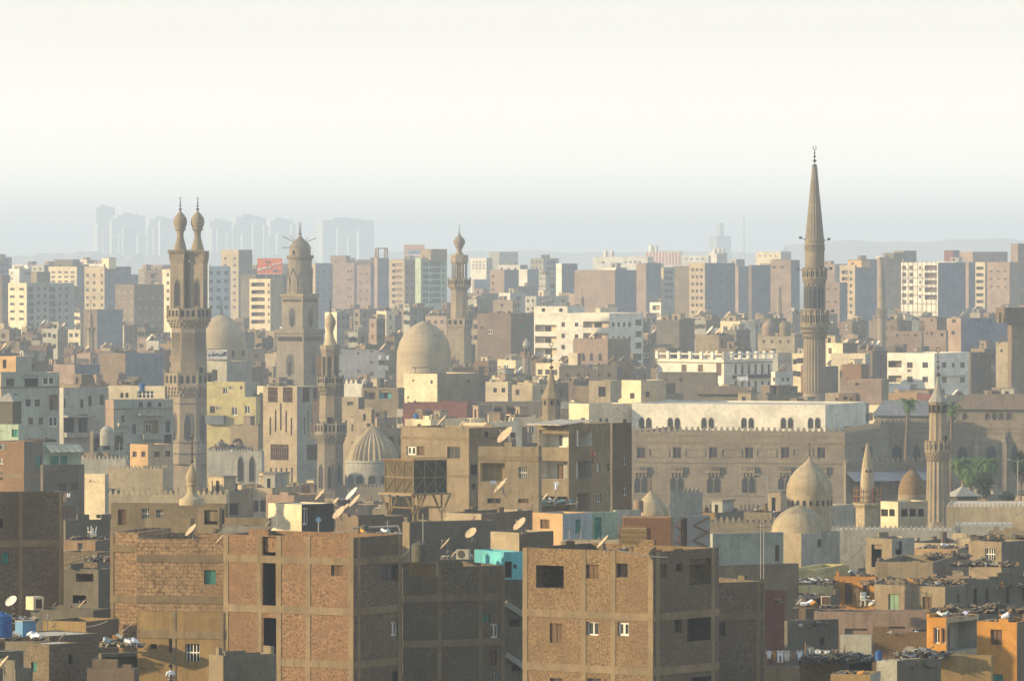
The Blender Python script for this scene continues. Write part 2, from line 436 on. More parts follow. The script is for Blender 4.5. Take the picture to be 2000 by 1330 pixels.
def G(xa, xb, nx, ya, yb, ny, w, h, st='d', slope=0.0):
    out = []
    for i in range(nx):
        for j in range(ny):
            x = xa + (xb - xa) * (i / (nx - 1) if nx > 1 else 0); y = ya + (yb - ya) * (j / (ny - 1) if ny > 1 else 0)
            out.append((x, y + slope * (x - xa), w, h, st))
    return out
# ---------------------------------------------------------------- towers and domes
def zl(y, sc, g): return H - (y - HZ) / sc - g
def circ(b, c, r, t, m, n=14, a0=0.0, a1=2 * pi):
    for k in range(n):
        p, q = a0 + (a1 - a0) * k / n, a0 + (a1 - a0) * (k + 1) / n
        b.tube((c[0] + r * cos(p), c[1], c[2] + r * sin(p)), (c[0] + r * cos(q), c[1], c[2] + r * sin(q)), t, m, 4)
def finial(root, cx, y0, y1, hw, sc, g, m='bronze', dx=0.0):
    """y0 top row, y1 bottom row, hw half width of the crescent in photo pixels"""
    b = MB(); mm = pm(m); zt, zb = zl(y0, sc, g), zl(y1, sc, g); Lh = zt - zb; r = hw / sc; ring = min(r * .8, Lh * .085)
    top = zt - 2 * ring
    b.tube((dx, 0, zb - .1), (dx, 0, top), max(.045, r * .13), mm, 6)
    for f, k in ((.14, .8), (.42, .58), (.64, .45), (.82, .34)):
        z = zb + (top - zb) * f; q = r * k
        b.lathe([(q * .25, z - q * .8), (q * .85, z - q * .4), (q, z), (q * .8, z + q * .4), (q * .2, z + q * .8)], 10, mm, dx)
    circ(b, (dx, 0, zt - ring), ring * .85, max(.045, ring * .17), mm, 14, pi / 2 + .2, pi / 2 + 2 * pi - .2)
    return b.build('finial', root, .8)
def corbel(b, r0, z0, r1, z1, m, n=8, tiers=3, rot=0.0, cnt=0):
    cnt = cnt or n * 3
    for k in range(tiers):
        a = (k + 1) / tiers; r = r0 + (r1 - r0) * a; za = z0 + (z1 - z0) * k / tiers; zb = z0 + (z1 - z0) * (k + 1) / tiers; hh = zb - za
        b.lathe([(r0 + (r1 - r0) * (k + .2) / tiers, za), (r0 + (r1 - r0) * (k + .3) / tiers, za + hh * .6), (r, zb - hh * .35), (r, zb)], n, m, rot=rot)
        for i in range(cnt):
            t = rot + 2 * pi * (i + .5 * (k % 2)) / cnt; q = (r0 + (r1 - r0) * (k + .75) / tiers) * (cos(pi / n) if n < 12 else 1) * 1.0
            if n < 12:
                ph = (t - rot) % (2 * pi / n) - pi / n; q = q / cos(ph)
            b.rbox((q * cos(t), q * sin(t), za + hh * .35), hh * .35, 2.2 * q / cnt, hh * .6, t, m)
def rail(b, r, z0, z1, m, n=8, rot=0.0, posts=True, open_=False):
    if open_:
        for zz in (z0 + (z1 - z0) * .15, z0 + (z1 - z0) * .55, z1):
            for i in range(n):
                t, u = rot + 2 * pi * i / n, rot + 2 * pi * (i + 1) / n
                b.tube((r * cos(t), r * sin(t), zz), (r * cos(u), r * sin(u), zz), .045, m, 4)
    else:
        b.lathe([(r, z0), (r, z1), (r - .22, z1), (r - .22, z0)], n, m, rot=rot, cap=False)
    if posts:
        for i in range(n):
            t = rot + 2 * pi * i / n; b.tube((r * cos(t), r * sin(t), z0), (r * cos(t), r * sin(t), z1 + (z1 - z0) * .25), .05 if open_ else .17, m, 5)
def niches(root, r, z0, z1, w, angs, n=8, part='niche', dx=0.0, st='a', dy=0.0):
    for t in angs:
        q = r * cos(pi / n) + .012
        o = add_win(root, st, (dx + q * cos(t), dy + q * sin(t), (z0 + z1) / 2), w, z1 - z0, t + pi / 2); o.name = part
RT8 = pi / 8
FR = [-pi / 2 + k * pi / 4 for k in (-1, 0, 1)]       # angles of the three octagon faces towards the eye
class Tower:
    def __init__(s, cx, sc, label, rz=0.0, name='minaret', cat='minaret', base=None, yb=None, ytop=None, hw=30, group=None):
        x, y, _ = W(cx, 0, sc); s.sc = sc; s.g = gz(y) - .5 if base is None else H - (base - HZ) / sc
        s.root = thing(name, label, cat, (x, y, s.g), rz, group); s.cx = cx
        KEEP.append((cx - hw, cx + hw, ytop or 0, yb, sc)); BLOCK.append((x, y, hw / sc + 1.5)); LABELPOS[s.root.name] = (cx, ytop or 500)
    def z(s, y): return zl(y, s.sc, s.g)
    def seg(s, part, m, n, prof, rot=None, flute=0, nf=0, smooth=None, dx=0.0, extra=None):
        b = MB(); rot = (pi / n if n <= 8 else 0) if rot is None else rot
        if n == 8: prof = [(y, hw * 1.07) for y, hw in prof]
        pr = sorted([(hw / s.sc, s.z(y)) for y, hw in prof], key=lambda t: t[1]) if extra != 'keep' else [(hw / s.sc, s.z(y)) for y, hw in prof]
        b.lathe(pr, n, pm(m), dx / s.sc, 0, rot, flute, nf)
        if extra and callable(extra): extra(b)
        return b.build(part, s.root, smooth)
    def balc(s, y0, y1, y2, hw, hw0, m='stone', n=8, rot=None, cnt=0, open_=False, rm=None, part='balcony'):
        """rail between rows y0..y1, corbelling between y1..y2"""
        rot = pi / n if rot is None and n <= 8 else (rot or 0)
        if n == 8: hw *= 1.07; hw0 *= 1.07
        b = MB(); corbel(b, hw0 / s.sc, s.z(y2), (hw - 1) / s.sc, s.z(y1) - .15, pm(m), n, 3, rot, cnt)
        b.lathe([(hw / s.sc, s.z(y1) - .15), (hw / s.sc, s.z(y1))], n, pm(m), rot=rot)
        o = b.build(part, s.root)
        r = MB(); rail(r, hw / s.sc - .12, s.z(y1), s.z(y0), pm(rm or m), n if n < 12 else 16, rot, True, open_)
        nf = n if n < 12 else 16; ap = (hw / s.sc - .12) * cos(pi / nf) + .012; sd = 2 * (hw / s.sc) * sin(pi / nf); zm, hh_ = (s.z(y1) + s.z(y0)) / 2, (s.z(y0) - s.z(y1)) * .6; kk = 3 if n < 12 else 2
        for i in range(0 if open_ else nf):
            a = rot + 2 * pi * (i + .5) / nf
            for j in range(kk):
                u = (j - (kk - 1) / 2) * sd / (kk + .4); r.rbox((ap * cos(a) - u * sin(a), ap * sin(a) + u * cos(a), zm), .03, sd / (kk + .4) * .55, hh_, a, pm('hole'))
        r.build('railing', o)
KEEP, BLOCK, LABELPOS = [], [], {}
def dome(cx, sc, label, prof, drum=None, m='stone2', fin=None, yb=None, ribs=0, name='dome', win=0, winy=None, ytop=None, dm=None, cone=False, flute=0):
    hw = max(p[1] for p in prof); s = Tower(cx, sc, label, 0, name, 'dome', yb=yb, ytop=ytop or prof[0][0], hw=hw)
    s.seg('dome_shell', m, 96 if ribs else 40, prof, smooth=.6, flute=flute, nf=ribs)
    if drum: s.seg('drum', dm or m, 40, drum, smooth=.5)
    if fin: finial(s.root, 0, fin[0], fin[1], fin[2], sc, s.g)
    if win:
        r = max(p[1] for p in drum) / sc
        for k in range(win):
            t = -pi / 2 + (k - (win - 1) / 2) * (2.6 / win)
            niches(s.root, r, s.z(winy[1]), s.z(winy[0]), winy[2] / sc, [t], 200, 'drum_window')
    return s

# ---------------------------------------------------------------- dishes, tanks, antennas
def dish_meshes():
    P_ = {}
    for nm, m in (('warm', 'dish'), ('white', 'dishw')):
        root = thing('satellite_dish', None, 'satellite dish', (0, 0, -500))
        b = MB(); n = 20; pr = [(.02, .0)] + [(k / 5, .24 * (k / 5) ** 2) for k in range(1, 6)]; el = radians(42)
        full = pr + [(r * .985, z + .03) for r, z in pr[::-1]]
        b.lathe(full, n, pm(m), cap=False)
        def rotp(p):       # bowl axis +z -> towards -x, raised by el; centre 1.15 above the foot
            x, y, z = p; a = pi / 2 - el
            X, Z = x * cos(a) - z * sin(a), x * sin(a) + z * cos(a)
            return (X, y, Z + 1.15)
        b.v = [rotp(v) for v in b.v]; b.build('bowl', root, .5)
        a = MB(); tip = rotp((0, 0, .85))
        for k in range(3): t = 2 * pi * k / 3 + pi / 2; a.tube(rotp((.93 * cos(t), .93 * sin(t), .2)), tip, .022, pm('metal'), 4)
        a.lathe([(.07, tip[2] - .08), (.07, tip[2] + .1)], 8, pm('metal'), tip[0], tip[1]); a.build('feed_arm', root)
        c = MB(); c.tube((0.12, 0, -.05), (.12, 0, 1.05), .06, pm('metal'), 6); c.tube((.12, 0, 1.0), rotp((0, 0, -.02)), .05, pm('metal'), 5)
        c.tube((.5, .35, 0), (.12, 0, .7), .03, pm('metal'), 4); c.tube((.5, -.35, 0), (.12, 0, .7), .03, pm('metal'), 4); c.build('mount', root)
        far = MB(); far.lathe(full[::2], 10, pm(m), cap=False); far.v = [rotp(v) for v in far.v]; far.tube((.1, 0, -.05), (.1, 0, 1.1), .06, pm('metal'), 3)
        fo = far.build('satellite_dish'); me = fo.data; bpy.data.objects.remove(fo)
        P_[nm] = (root, me)
    return P_
DP = dish_meshes()
for k_ in DP: remember(DP[k_][0])
DISHES, USED = [], set()
def dish_at(loc, r, rz=0.0, kind='warm', far=False, label=None, sc=10):
    """r: bowl radius in metres"""
    root, me = DP[kind]
    if far:
        o = bpy.data.objects.new('satellite_dish', me); COL.objects.link(o); o['category'] = 'satellite dish'
    elif kind not in USED: USED.add(kind); o = root
    else: o = copy_tree(root)
    o.location = loc; o.scale = (r, r, r); o.rotation_euler = (0, 0, rz); o['group'] = 'satellite dishes on the roofs'
    if label: o['label'] = label
    D = loc[1]; px = 1000 + F * loc[0] / D; py = HZ + (H - loc[2] - r) * F / D
    DISHES.append((o, px, py, r, kind))
    return o
def dish(px, py, sc, hwpx, rz=0.0, kind='warm', label=None):
    """centre of the bowl at photo position px, py"""
    r = hwpx / sc; x, y, z = W(px, py, sc); return dish_at((x, y, z - 1.15 * r), r, rz, kind, label=label)
def tank_at(loc, r, h, m, label, cat='water tank'):
    t = thing('water_tank', label, cat, loc)
    b = MB(); pr = [(r * .98, 0)]
    for k in range(5):
        z = h * (.05 + k * .17); pr += [(r, z), (r, z + h * .1), (r * .965, z + h * .12), (r * .965, z + h * .16)]
    pr += [(r, h * .92), (r * .8, h), (r * .3, h * 1.06)]; pr.sort(key=lambda q: q[1])
    b.lathe(pr, 20, pm(m)); b.build('tank_body', t, .5)
    c = MB(); c.lathe([(r * .3, h * 1.06), (r * .3, h * 1.12), (r * .1, h * 1.14)], 12, pm(m)); c.build('lid', t, .5)
    return t
def antenna_at(loc, h, label=None):
    b = MB(); m = pm('metal'); b.tube((0, 0, -.1), (0, 0, h), .024, m, 4)
    q = min(1, h / 2.6)
    for k, w in ((.95, .3), (.88, .42), (.8, .25)): b.tube((-w * q, 0, h * k), (w * q, 0, h * k), .014, m, 3)
    b.tube((0, -.4, h * .9), (0, .4, h * .9), .025, m, 3)
    o = b.build('antenna', None, None, loc); tag(o, label, 'antenna', 'aerials on the roofs'); AUTO.append((o, 'thin metal aerial', loc)); return o
AUTO = []
def rubble(loc, sx, sy, n, label, rz=0.0, mix=('rubble', 'wood', 'rubbled', 'conc', 'brown'), big=1.0, seed=1, hmax=.5, cloth=0):
    R = random.Random(seed); b = MB(); ms = [pm(k) for k in mix]
    hf = lambda x, y: hmax * max(0, (1 - (2 * x / sx) ** 2) * (1 - (2 * y / sy) ** 2)) * (.6 + .4 * sin(x * 2.1 + seed) * cos(y * 1.7))
    N = 10                                       # a low heap under the loose pieces
    g = [[(-sx / 2 + sx * i / N, -sy / 2 + sy * j / N) for j in range(N + 1)] for i in range(N + 1)]
    rr = {}
    for i in range(N + 1):
        for j in range(N + 1): x, y = g[i][j]; rr[i, j] = (x, y, hf(x, y) * (.5 + R.random() * .5) - .02)
    for i in range(N):
        for j in range(N): b.face([rr[i, j], rr[i + 1, j], rr[i + 1, j + 1], rr[i, j + 1]], ms[0])
    for k in range(int(n * 1.4)):
        x, y = R.uniform(-.48, .48) * sx, R.uniform(-.48, .48) * sy; z = hf(x, y) * .8
        q = R.random(); m = R.choice(ms)
        if q < .45: d = R.uniform(.12, .4) * big; b.rbox((x, y, z + d * .3), d, d * R.uniform(.4, 1), d * R.uniform(.3, .8), R.uniform(0, 3), m, R.uniform(-.5, .5), R.uniform(-.4, .4))
        elif q < .8: l = R.uniform(.4, 1.3) * big; b.rbox((x, y, z + .08), l, .06, .045, R.uniform(0, 3.1), m, R.uniform(-.45, .45))
        else: l = R.uniform(.3, .75) * big; b.rbox((x, y, z + .1), l, l * .7, .04, R.uniform(0, 3.1), m, R.uniform(-.5, .5), R.uniform(-.4, .4))
    for k in range(cloth):
        x, y = R.uniform(-.4, .4) * sx, R.uniform(-.4, .4) * sy
        b.rbox((x, y, hf(x, y) + .2), R.uniform(.3, .7), R.uniform(.2, .5), .15, R.uniform(0, 3), pm(R.choice(('cloth', 'cloth', 'orange', 'paleblue'))), R.uniform(-.6, .6), .4)
    o = b.build('rubble', None, None, loc); o.rotation_euler = (0, 0, rz)
    return tag(o, label, 'rubble', None, 'stuff')
def roof_rubble(B, n, label, fx=.5, fy=.5, ax=.8, ay=.8, **kw):
    return rubble(B.P(fx, fy, .02), B.wl * ax, B.wr * ay, n, label, -B.t, **kw)
def roofroom(B, fx, fy, w, d, h, m='tan', roof=None, door=True):
    b = MB(); x, y = -B.wl * fx, B.wr * fy; z = B.rooftop
    ops = [(w * .3, w * .3 + min(.9, w * .3), z + .05, z + min(2.0, h * .8), .15, pm('hole'))] if door else []
    wall(b, (x - w / 2, y - d / 2), (1, 0), (0, -1), w, z, z + h, ops, pm(m)); wall(b, (x + w / 2, y - d / 2), (0, 1), (1, 0), d, z, z + h, [], pm(m))
    wall(b, (x + w / 2, y + d / 2), (-1, 0), (0, 1), w, z, z + h, [], pm(m)); wall(b, (x - w / 2, y + d / 2), (0, -1), (-1, 0), d, z, z + h, [], pm(m))
    b.box(x - w / 2 - .15, x + w / 2 + .15, y - d / 2 - .15, y + d / 2 + .15, z + h, z + h + .14, pm(roof or 'roof'))
    return b.build('roof_room', B.root)
def sticks(B, n, h=1.4, seed=3):
    R = random.Random(seed + B.seed); b = MB()
    for k in range(n):
        u = R.random(); x, y = (-B.wl * u, .12) if R.random() < .6 else (-.12, B.wr * u)
        hh = h * R.uniform(.4, 1.1); b.tube((x, y, B.h - .3), (x + R.uniform(-.15, .15), y, B.h + hh), .03, pm('rust'), 3)
    return b.build('rebar', B.root)

# ---------------------------------------------------------------- plants
def palm(px, ytop, sc, base, label, n=26, L=2.6, lean=.3, seed=1, tr=.28):
    R = random.Random(seed); x, y, zt = W(px, ytop, sc); g = H - (base - HZ) / sc; h = zt - g
    t = thing('palm_tree', label, 'palm tree', (x, y, g), 0, 'palms in front of the arcaded wall'); BLOCK.append((x, y, 1.5))
    b = MB(); N = 9; pts = [(lean * (k / N) ** 2, 0, h * k / N) for k in range(N + 1)]
    for k in range(N): b.tube(pts[k], pts[k + 1], tr * (1.25 - .5 * k / N), pm('bark'), 8, tr * (1.15 - .5 * (k + 1) / N))
    b.build('trunk', t, .8)
    c = MB(); m = pm('palm'); cx, _, cz = pts[-1]
    for i in range(n):
        az = R.uniform(0, 2 * pi); up = R.uniform(-.7, 1.25); l = L * R.uniform(.75, 1.1); K = 7; p = (cx, 0, cz); e = up
        for k in range(K):
            q = (p[0] + cos(az) * cos(e) * l / K, p[1] + sin(az) * cos(e) * l / K, p[2] + sin(e) * l / K)
            w = .36 * sin(pi * (k + 1.2) / (K + 1.2)) * l / 2
            sx, sy = -sin(az) * w, cos(az) * w
            for sg in (-1, 1):
                for j in (0, .5):
                    o = [p[a] + (q[a] - p[a]) * j for a in range(3)]; o2 = [p[a] + (q[a] - p[a]) * (j + .34) for a in range(3)]
                    tipv = (o2[0] + sx * sg + (q[0] - p[0]) * .9, o2[1] + sy * sg + (q[1] - p[1]) * .9, o2[2] - w * .55)
                    c.face([tuple(o), tuple(o2), tipv], m)
            p = q; e -= .34
    for i in range(14):      # dead fronds under the head
        az = R.uniform(0, 2 * pi); l = L * .4
        c.face([(cx, 0, cz - .1), (cx + cos(az) * .5, sin(az) * .5, cz - l * .5), (cx + cos(az + .3) * .35, sin(az + .3) * .35, cz - l)], pm('bark'))
    c.build('crown', t); return t
def tree(px, ytop, sc, base, hwpx, label, seed=1, n=2600, m='leaf'):
    R = random.Random(seed); x, y, zt = W(px, ytop, sc); g = H - (base - HZ) / sc; h = zt - g; r = hwpx / sc
    t = thing('tree', label, 'tree', (x, y, g)); b = MB(); BLOCK.append((x, y, r))
    b.tube((0, 0, -.3), (.1, 0, h * .5), r * .12, pm('bark'), 7, r * .07)
    lobes = []
    for k in range(9):
        a = R.uniform(0, 2 * pi); q = R.uniform(.25, .7) * r; z = h * R.uniform(.42, .9); lobes.append((q * cos(a), q * sin(a) * .9, z, r * R.uniform(.3, .5)))
        b.tube((.05, 0, h * .35), lobes[-1][:3], r * .05, pm('bark'), 4, r * .015)
    lobes.append((0, 0, h - r * .42, r * .42)); b.build('trunk', t)
    c = MB(); mm = pm(m)
    for k in range(n):
        l = R.choice(lobes); d = [R.gauss(0, 1) for _ in range(3)]; dl = sqrt(sum(q * q for q in d)); rr = l[3] * R.uniform(.55, 1.08) * (1 + .15 * sin(5 * d[0] / dl + k % 3))
        p = [l[i] + d[i] / dl * rr * (1 if i < 2 else .85) for i in range(3)]; sz = R.uniform(.09, .2) * (1 if r < 4 else 1.4)
        u = [R.gauss(0, 1) for _ in range(3)]; v = [R.gauss(0, 1) for _ in range(3)]
        c.face([tuple(p), tuple(p[i] + u[i] * sz for i in range(3)), tuple(p[i] + u[i] * sz * .6 + v[i] * sz for i in range(3))], mm)
    c.build('crown', t); return t
def garment(px, py, sc, w, h, m, label, shape='shirt', rz=0.0):
    """hangs from its top edge at px, py; w, h in photo pixels"""
    W_, H_ = w / sc, h / sc; N, K = 8, 5; R = random.Random(int(px * 7)); b = MB(); mm = pm(m)
    def p(i, k, off):
        u = i / N; v = k / K; x = (u - .5) * W_ * (1 - .1 * v) ; z = -v * H_ - .03 * sin(u * 9 + px)
        return (x, .05 * sin(u * 11 + px) * v + .03 * sin(v * 7) + off, z)
    for off in (0, .03):
        for i in range(N):
            for k in range(K):
                if shape == 'trousers' and k >= 2 and i in (3, 4): continue
                if shape == 'shirt' and k >= 2 and i in (0, 7): continue
                b.face([p(i, k, off), p(i + 1, k, off), p(i + 1, k + 1, off), p(i, k + 1, off)], mm)
    x, y, z = W(px, py, sc)
    o = b.build('sheet' if shape == 'sheet' else shape, None, .9, (x, y, z)); o.rotation_euler = (0, 0, rz)
    return tag(o, label, 'laundry', 'washing hung out to dry')
def line(name, a, c, label, cat, sag=.15, r=.015, m='metal', posts=True, ph=1.4):
    b = MB(); o = a; pts = []
    for k in range(11):
        f = k / 10; pts.append(tuple(c[i] * f + a[i] * (1 - f) - o[i] - (sag * 4 * f * (1 - f) if i == 2 else 0) for i in range(3)))
    for p, q in zip(pts, pts[1:]): b.tube(p, q, r, pm(m), 4)
    if posts:
        for p in (pts[0], pts[-1]): b.tube((p[0], p[1], p[2] - ph), (p[0], p[1], p[2] + .1), .04, pm('wood'), 5)
    return tag(b.build(name, None, None, a), label, cat)
def ph(px, py, scale): return None
# ---------------------------------------------------------------- people
def person(px, yfeet, sc, label):
    x, y, z = W(px, yfeet, sc); root = thing('person', label, 'person', (x, y, z), radians(25))
    skin = mat('skin_brown', (.22, .12, .07), 'flat', .6); shirt = mat('shirt_white', (.8, .8, .8), 'flat', .9); trou = mat('trousers_dark', (.04, .045, .06), 'flat', .9); hair = mat('hair_black', (.012, .01, .009), 'flat', .7)
    # joints: (x, y, z, radius); y < 0 is the side he faces
    J = {'pel': (0, 0, .95, .15), 'bel': (0, -.01, 1.08, .145), 'che': (0, 0, 1.28, .165), 'nk': (0, .01, 1.46, .06), 'nk2': (0, -.01, 1.52, .055),
         'ch': (0, -.03, 1.57, .085), 'hd': (0, -.01, 1.66, .1), 'tp': (0, 0, 1.73, .075),
         'sL': (-.18, 0, 1.39, .065), 'eL': (-.26, -.02, 1.12, .045), 'wL': (-.12, -.2, 1.02, .032), 'hL': (-.05, -.24, 1.03, .035),
         'sR': (.18, 0, 1.39, .065), 'eR': (.25, -.03, 1.12, .045), 'wR': (.14, -.22, 1.06, .032), 'hR': (.06, -.25, 1.08, .035),
         'hipL': (-.09, 0, .88, .1), 'kL': (-.11, -.03, .5, .062), 'aL': (-.11, .02, .09, .045), 'tL': (-.12, -.15, .03, .035),
         'hipR': (.09, 0, .88, .1), 'kR': (.11, -.02, .5, .062), 'aR': (.12, .03, .09, .045), 'tR': (.14, -.14, .03, .035)}
    E = [('pel', 'bel'), ('bel', 'che'), ('che', 'nk'), ('nk', 'nk2'), ('nk2', 'ch'), ('ch', 'hd'), ('hd', 'tp'), ('che', 'sL'), ('sL', 'eL'), ('eL', 'wL'), ('wL', 'hL'),
         ('che', 'sR'), ('sR', 'eR'), ('eR', 'wR'), ('wR', 'hR'), ('pel', 'hipL'), ('hipL', 'kL'), ('kL', 'aL'), ('aL', 'tL'), ('pel', 'hipR'), ('hipR', 'kR'), ('kR', 'aR'), ('aR', 'tR')]
    for sd, h in ((-1, 'hL'), (1, 'hR')):       # five fingers each
        hx, hy, hz = J[h][:3]
        for k in range(5):
            a, b_ = '%s%d' % (h, k), '%s%dt' % (h, k)
            if k < 4: J[a] = (hx - sd * .035, hy - .02, hz + .03 - k * .02, .010); J[b_] = (hx - sd * .075, hy + .005 * k, hz + .025 - k * .02, .008)
            else: J[a] = (hx - sd * .01, hy - .02, hz + .05, .011); J[b_] = (hx - sd * .03, hy - .03, hz + .085, .009)
            E += [(h, a), (a, b_)]
    ks = list(J); me = bpy.data.meshes.new('body'); me.from_pydata([J[k][:3] for k in ks], [(ks.index(a), ks.index(b)) for a, b in E], [])
    o = bpy.data.objects.new('body', me); COL.objects.link(o); o.parent = root
    md = o.modifiers.new('skin', 'SKIN'); sv = me.skin_vertices[0].data
    for i, k in enumerate(ks): r = J[k][3]; sv[i].radius = (r, r * (.72 if k in ('che', 'bel', 'pel') else 1)); sv[i].use_root = (k == 'pel')
    o.modifiers.new('sub', 'SUBSURF').render_levels = 1; o.modifiers['sub'].levels = 1
    dg = bpy.context.evaluated_depsgraph_get(); ev = bpy.data.meshes.new_from_object(o.evaluated_get(dg)); o.modifiers.clear(); o.data = ev
    for m in (skin, shirt, trou): ev.materials.append(m)
    for p in ev.polygons:
        c = p.center; p.use_smooth = True
        p.material_index = 2 if c.z < .96 and abs(c.x) < .3 and c.y > -.19 and c.z > .08 else (1 if .96 <= c.z < 1.48 and not (c.z < 1.22 and (c.y < -.1 or abs(c.x) > .2)) else 0)
    b = MB(); b.lathe([(.05, 1.60), (.108, 1.64), (.112, 1.69), (.1, 1.745), (.06, 1.785), (.01, 1.8)], 16, hair, 0, .015); b.build('hair', root, 1.2)
    f = MB()
    for sx in (-.035, .035): f.rbox((sx, -.108, 1.665), .022, .012, .012, 0, hair)
    f.rbox((0, -.118, 1.635), .022, .03, .035, 0, skin); f.rbox((0, -.108, 1.595), .045, .012, .01, 0, mat('lips', (.2, .07, .05), 'flat'))
    for sx in (-.1, .1): f.rbox((sx, 0, 1.64), .02, .03, .055, 0, skin)
    f.build('face', root); return root
HAZE_COL = (.73, .85, 1.0, 1); HAZE_D = .00017; HAZE_G = 0.0
SUN_AZ, SUN_EL, SUN_E, SUN_C = 256.0, 14.0, 5.0, (1.0, .76, .44)
SKY_AIR, SKY_DUST, SKY_S = 1.0, 4.0, .1
SKY_MIX, SKY_C, SKY_TOP = 0.9, (8.2, 7.95, 7.15, 1), (3.2, 4.5, 6.0, 1)
SKY_H = (12.4, 11.6, 10.3, 1)
EXPO = 0.5
# ================================================================ the city, traced building by building
BL = {}
def foot(b):
    c, e = cos(-b.t), sin(-b.t); P = [(b.C[0] + x * c - y * e, b.C[1] + x * e + y * c) for x in (0, -b.wl) for y in (0, b.wr)]
    return (min(p[0] for p in P), max(p[0] for p in P), min(p[1] for p in P), max(p[1] for p in P))
def B(key, x0, xc, x1, yt, sc, label=None, cols='tan', right=None, **kw):
    cat = kw.pop('cat', 'building'); name = kw.pop('name', 'house' if sc > 9 else 'apartment_block')
    b = Bld(x0, xc, x1, yt, sc, cols=cols, right=right, label=label, cat=cat, name=name, **kw)
    BL[key] = b
    if b.keep if hasattr(b, 'keep') else True: KEEP.append((x0, x1, yt, b.yb, sc))
    BOXES.append(foot(b)); LABELPOS[b.root.name] = ((x0 + x1) / 2, yt); return b
BOXES = []
# ---- faint towers on the skyline
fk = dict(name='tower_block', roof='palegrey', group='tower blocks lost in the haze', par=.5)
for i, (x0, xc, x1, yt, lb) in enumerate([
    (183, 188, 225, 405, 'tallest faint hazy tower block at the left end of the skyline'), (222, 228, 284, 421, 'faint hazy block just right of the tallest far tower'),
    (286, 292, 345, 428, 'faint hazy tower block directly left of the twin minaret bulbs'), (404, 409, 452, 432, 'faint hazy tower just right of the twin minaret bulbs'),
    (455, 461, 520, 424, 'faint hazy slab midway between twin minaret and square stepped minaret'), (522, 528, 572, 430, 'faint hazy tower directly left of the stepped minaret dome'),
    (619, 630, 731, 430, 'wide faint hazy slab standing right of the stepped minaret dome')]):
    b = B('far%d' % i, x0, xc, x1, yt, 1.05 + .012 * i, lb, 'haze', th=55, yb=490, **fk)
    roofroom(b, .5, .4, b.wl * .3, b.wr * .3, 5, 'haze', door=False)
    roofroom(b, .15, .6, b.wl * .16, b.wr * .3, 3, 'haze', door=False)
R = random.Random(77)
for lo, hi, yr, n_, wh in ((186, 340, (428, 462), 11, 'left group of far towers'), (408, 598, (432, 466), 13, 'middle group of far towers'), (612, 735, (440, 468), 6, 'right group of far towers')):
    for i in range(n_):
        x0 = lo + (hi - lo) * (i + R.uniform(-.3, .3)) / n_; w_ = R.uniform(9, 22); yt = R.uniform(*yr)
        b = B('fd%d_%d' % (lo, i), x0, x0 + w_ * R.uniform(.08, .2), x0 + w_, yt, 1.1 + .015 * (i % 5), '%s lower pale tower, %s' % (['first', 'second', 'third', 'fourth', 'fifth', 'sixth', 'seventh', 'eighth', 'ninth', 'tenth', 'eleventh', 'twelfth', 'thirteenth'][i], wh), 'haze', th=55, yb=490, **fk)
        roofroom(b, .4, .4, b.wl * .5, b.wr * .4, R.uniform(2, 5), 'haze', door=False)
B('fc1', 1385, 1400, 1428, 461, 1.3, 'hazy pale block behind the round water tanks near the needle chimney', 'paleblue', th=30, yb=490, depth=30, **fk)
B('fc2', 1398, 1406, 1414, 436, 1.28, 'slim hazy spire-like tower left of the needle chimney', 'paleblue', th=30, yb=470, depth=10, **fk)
t = Tower(1453, 1.25, 'thin hazy needle chimney on the horizon left of the tallest minaret', 0, 'chimney', 'chimney', yb=495, ytop=420, hw=4)
t.seg('shaft', 'palegrey', 12, [(426, 1.1), (600, 2.6)]); t.seg('tip', 'palegrey', 8, [(416, .3), (426, .8)])
# ---- tall blocks of the modern city
g1 = lambda *a, **k: G(*a, **k)
A = dict(th=30)
B('a1', -6, 4, 20, 538, 5.0, 'dark grey block cut by the left edge of the picture', 'brown', 'grey', yb=600)
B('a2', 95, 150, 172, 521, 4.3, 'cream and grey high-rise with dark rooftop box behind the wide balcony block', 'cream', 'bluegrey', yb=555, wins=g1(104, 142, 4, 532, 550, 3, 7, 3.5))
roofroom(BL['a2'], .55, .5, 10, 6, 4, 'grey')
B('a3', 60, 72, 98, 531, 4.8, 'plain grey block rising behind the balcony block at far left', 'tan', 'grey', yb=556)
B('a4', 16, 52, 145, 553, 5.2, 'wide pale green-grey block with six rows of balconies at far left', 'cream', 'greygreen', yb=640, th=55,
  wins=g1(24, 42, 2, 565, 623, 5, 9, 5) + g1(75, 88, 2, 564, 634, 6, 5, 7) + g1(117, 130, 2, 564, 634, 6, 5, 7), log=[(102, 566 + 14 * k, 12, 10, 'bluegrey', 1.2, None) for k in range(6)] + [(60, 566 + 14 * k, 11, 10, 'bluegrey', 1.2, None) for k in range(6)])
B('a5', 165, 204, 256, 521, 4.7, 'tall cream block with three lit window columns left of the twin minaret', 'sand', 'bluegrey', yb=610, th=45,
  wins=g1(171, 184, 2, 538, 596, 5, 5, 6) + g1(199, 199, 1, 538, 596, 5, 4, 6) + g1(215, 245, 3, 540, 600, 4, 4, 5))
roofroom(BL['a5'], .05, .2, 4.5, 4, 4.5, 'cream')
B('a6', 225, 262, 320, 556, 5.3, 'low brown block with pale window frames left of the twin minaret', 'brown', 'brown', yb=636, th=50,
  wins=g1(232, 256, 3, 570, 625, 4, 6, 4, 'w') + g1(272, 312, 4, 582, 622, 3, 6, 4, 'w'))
B('a7', 317, 336, 404, 526, 4.9, 'slim pale block touching the left side of the twin minaret top', 'cream', 'bluegrey', yb=650, th=40, wins=g1(328, 328, 1, 537, 600, 5, 5, 7))
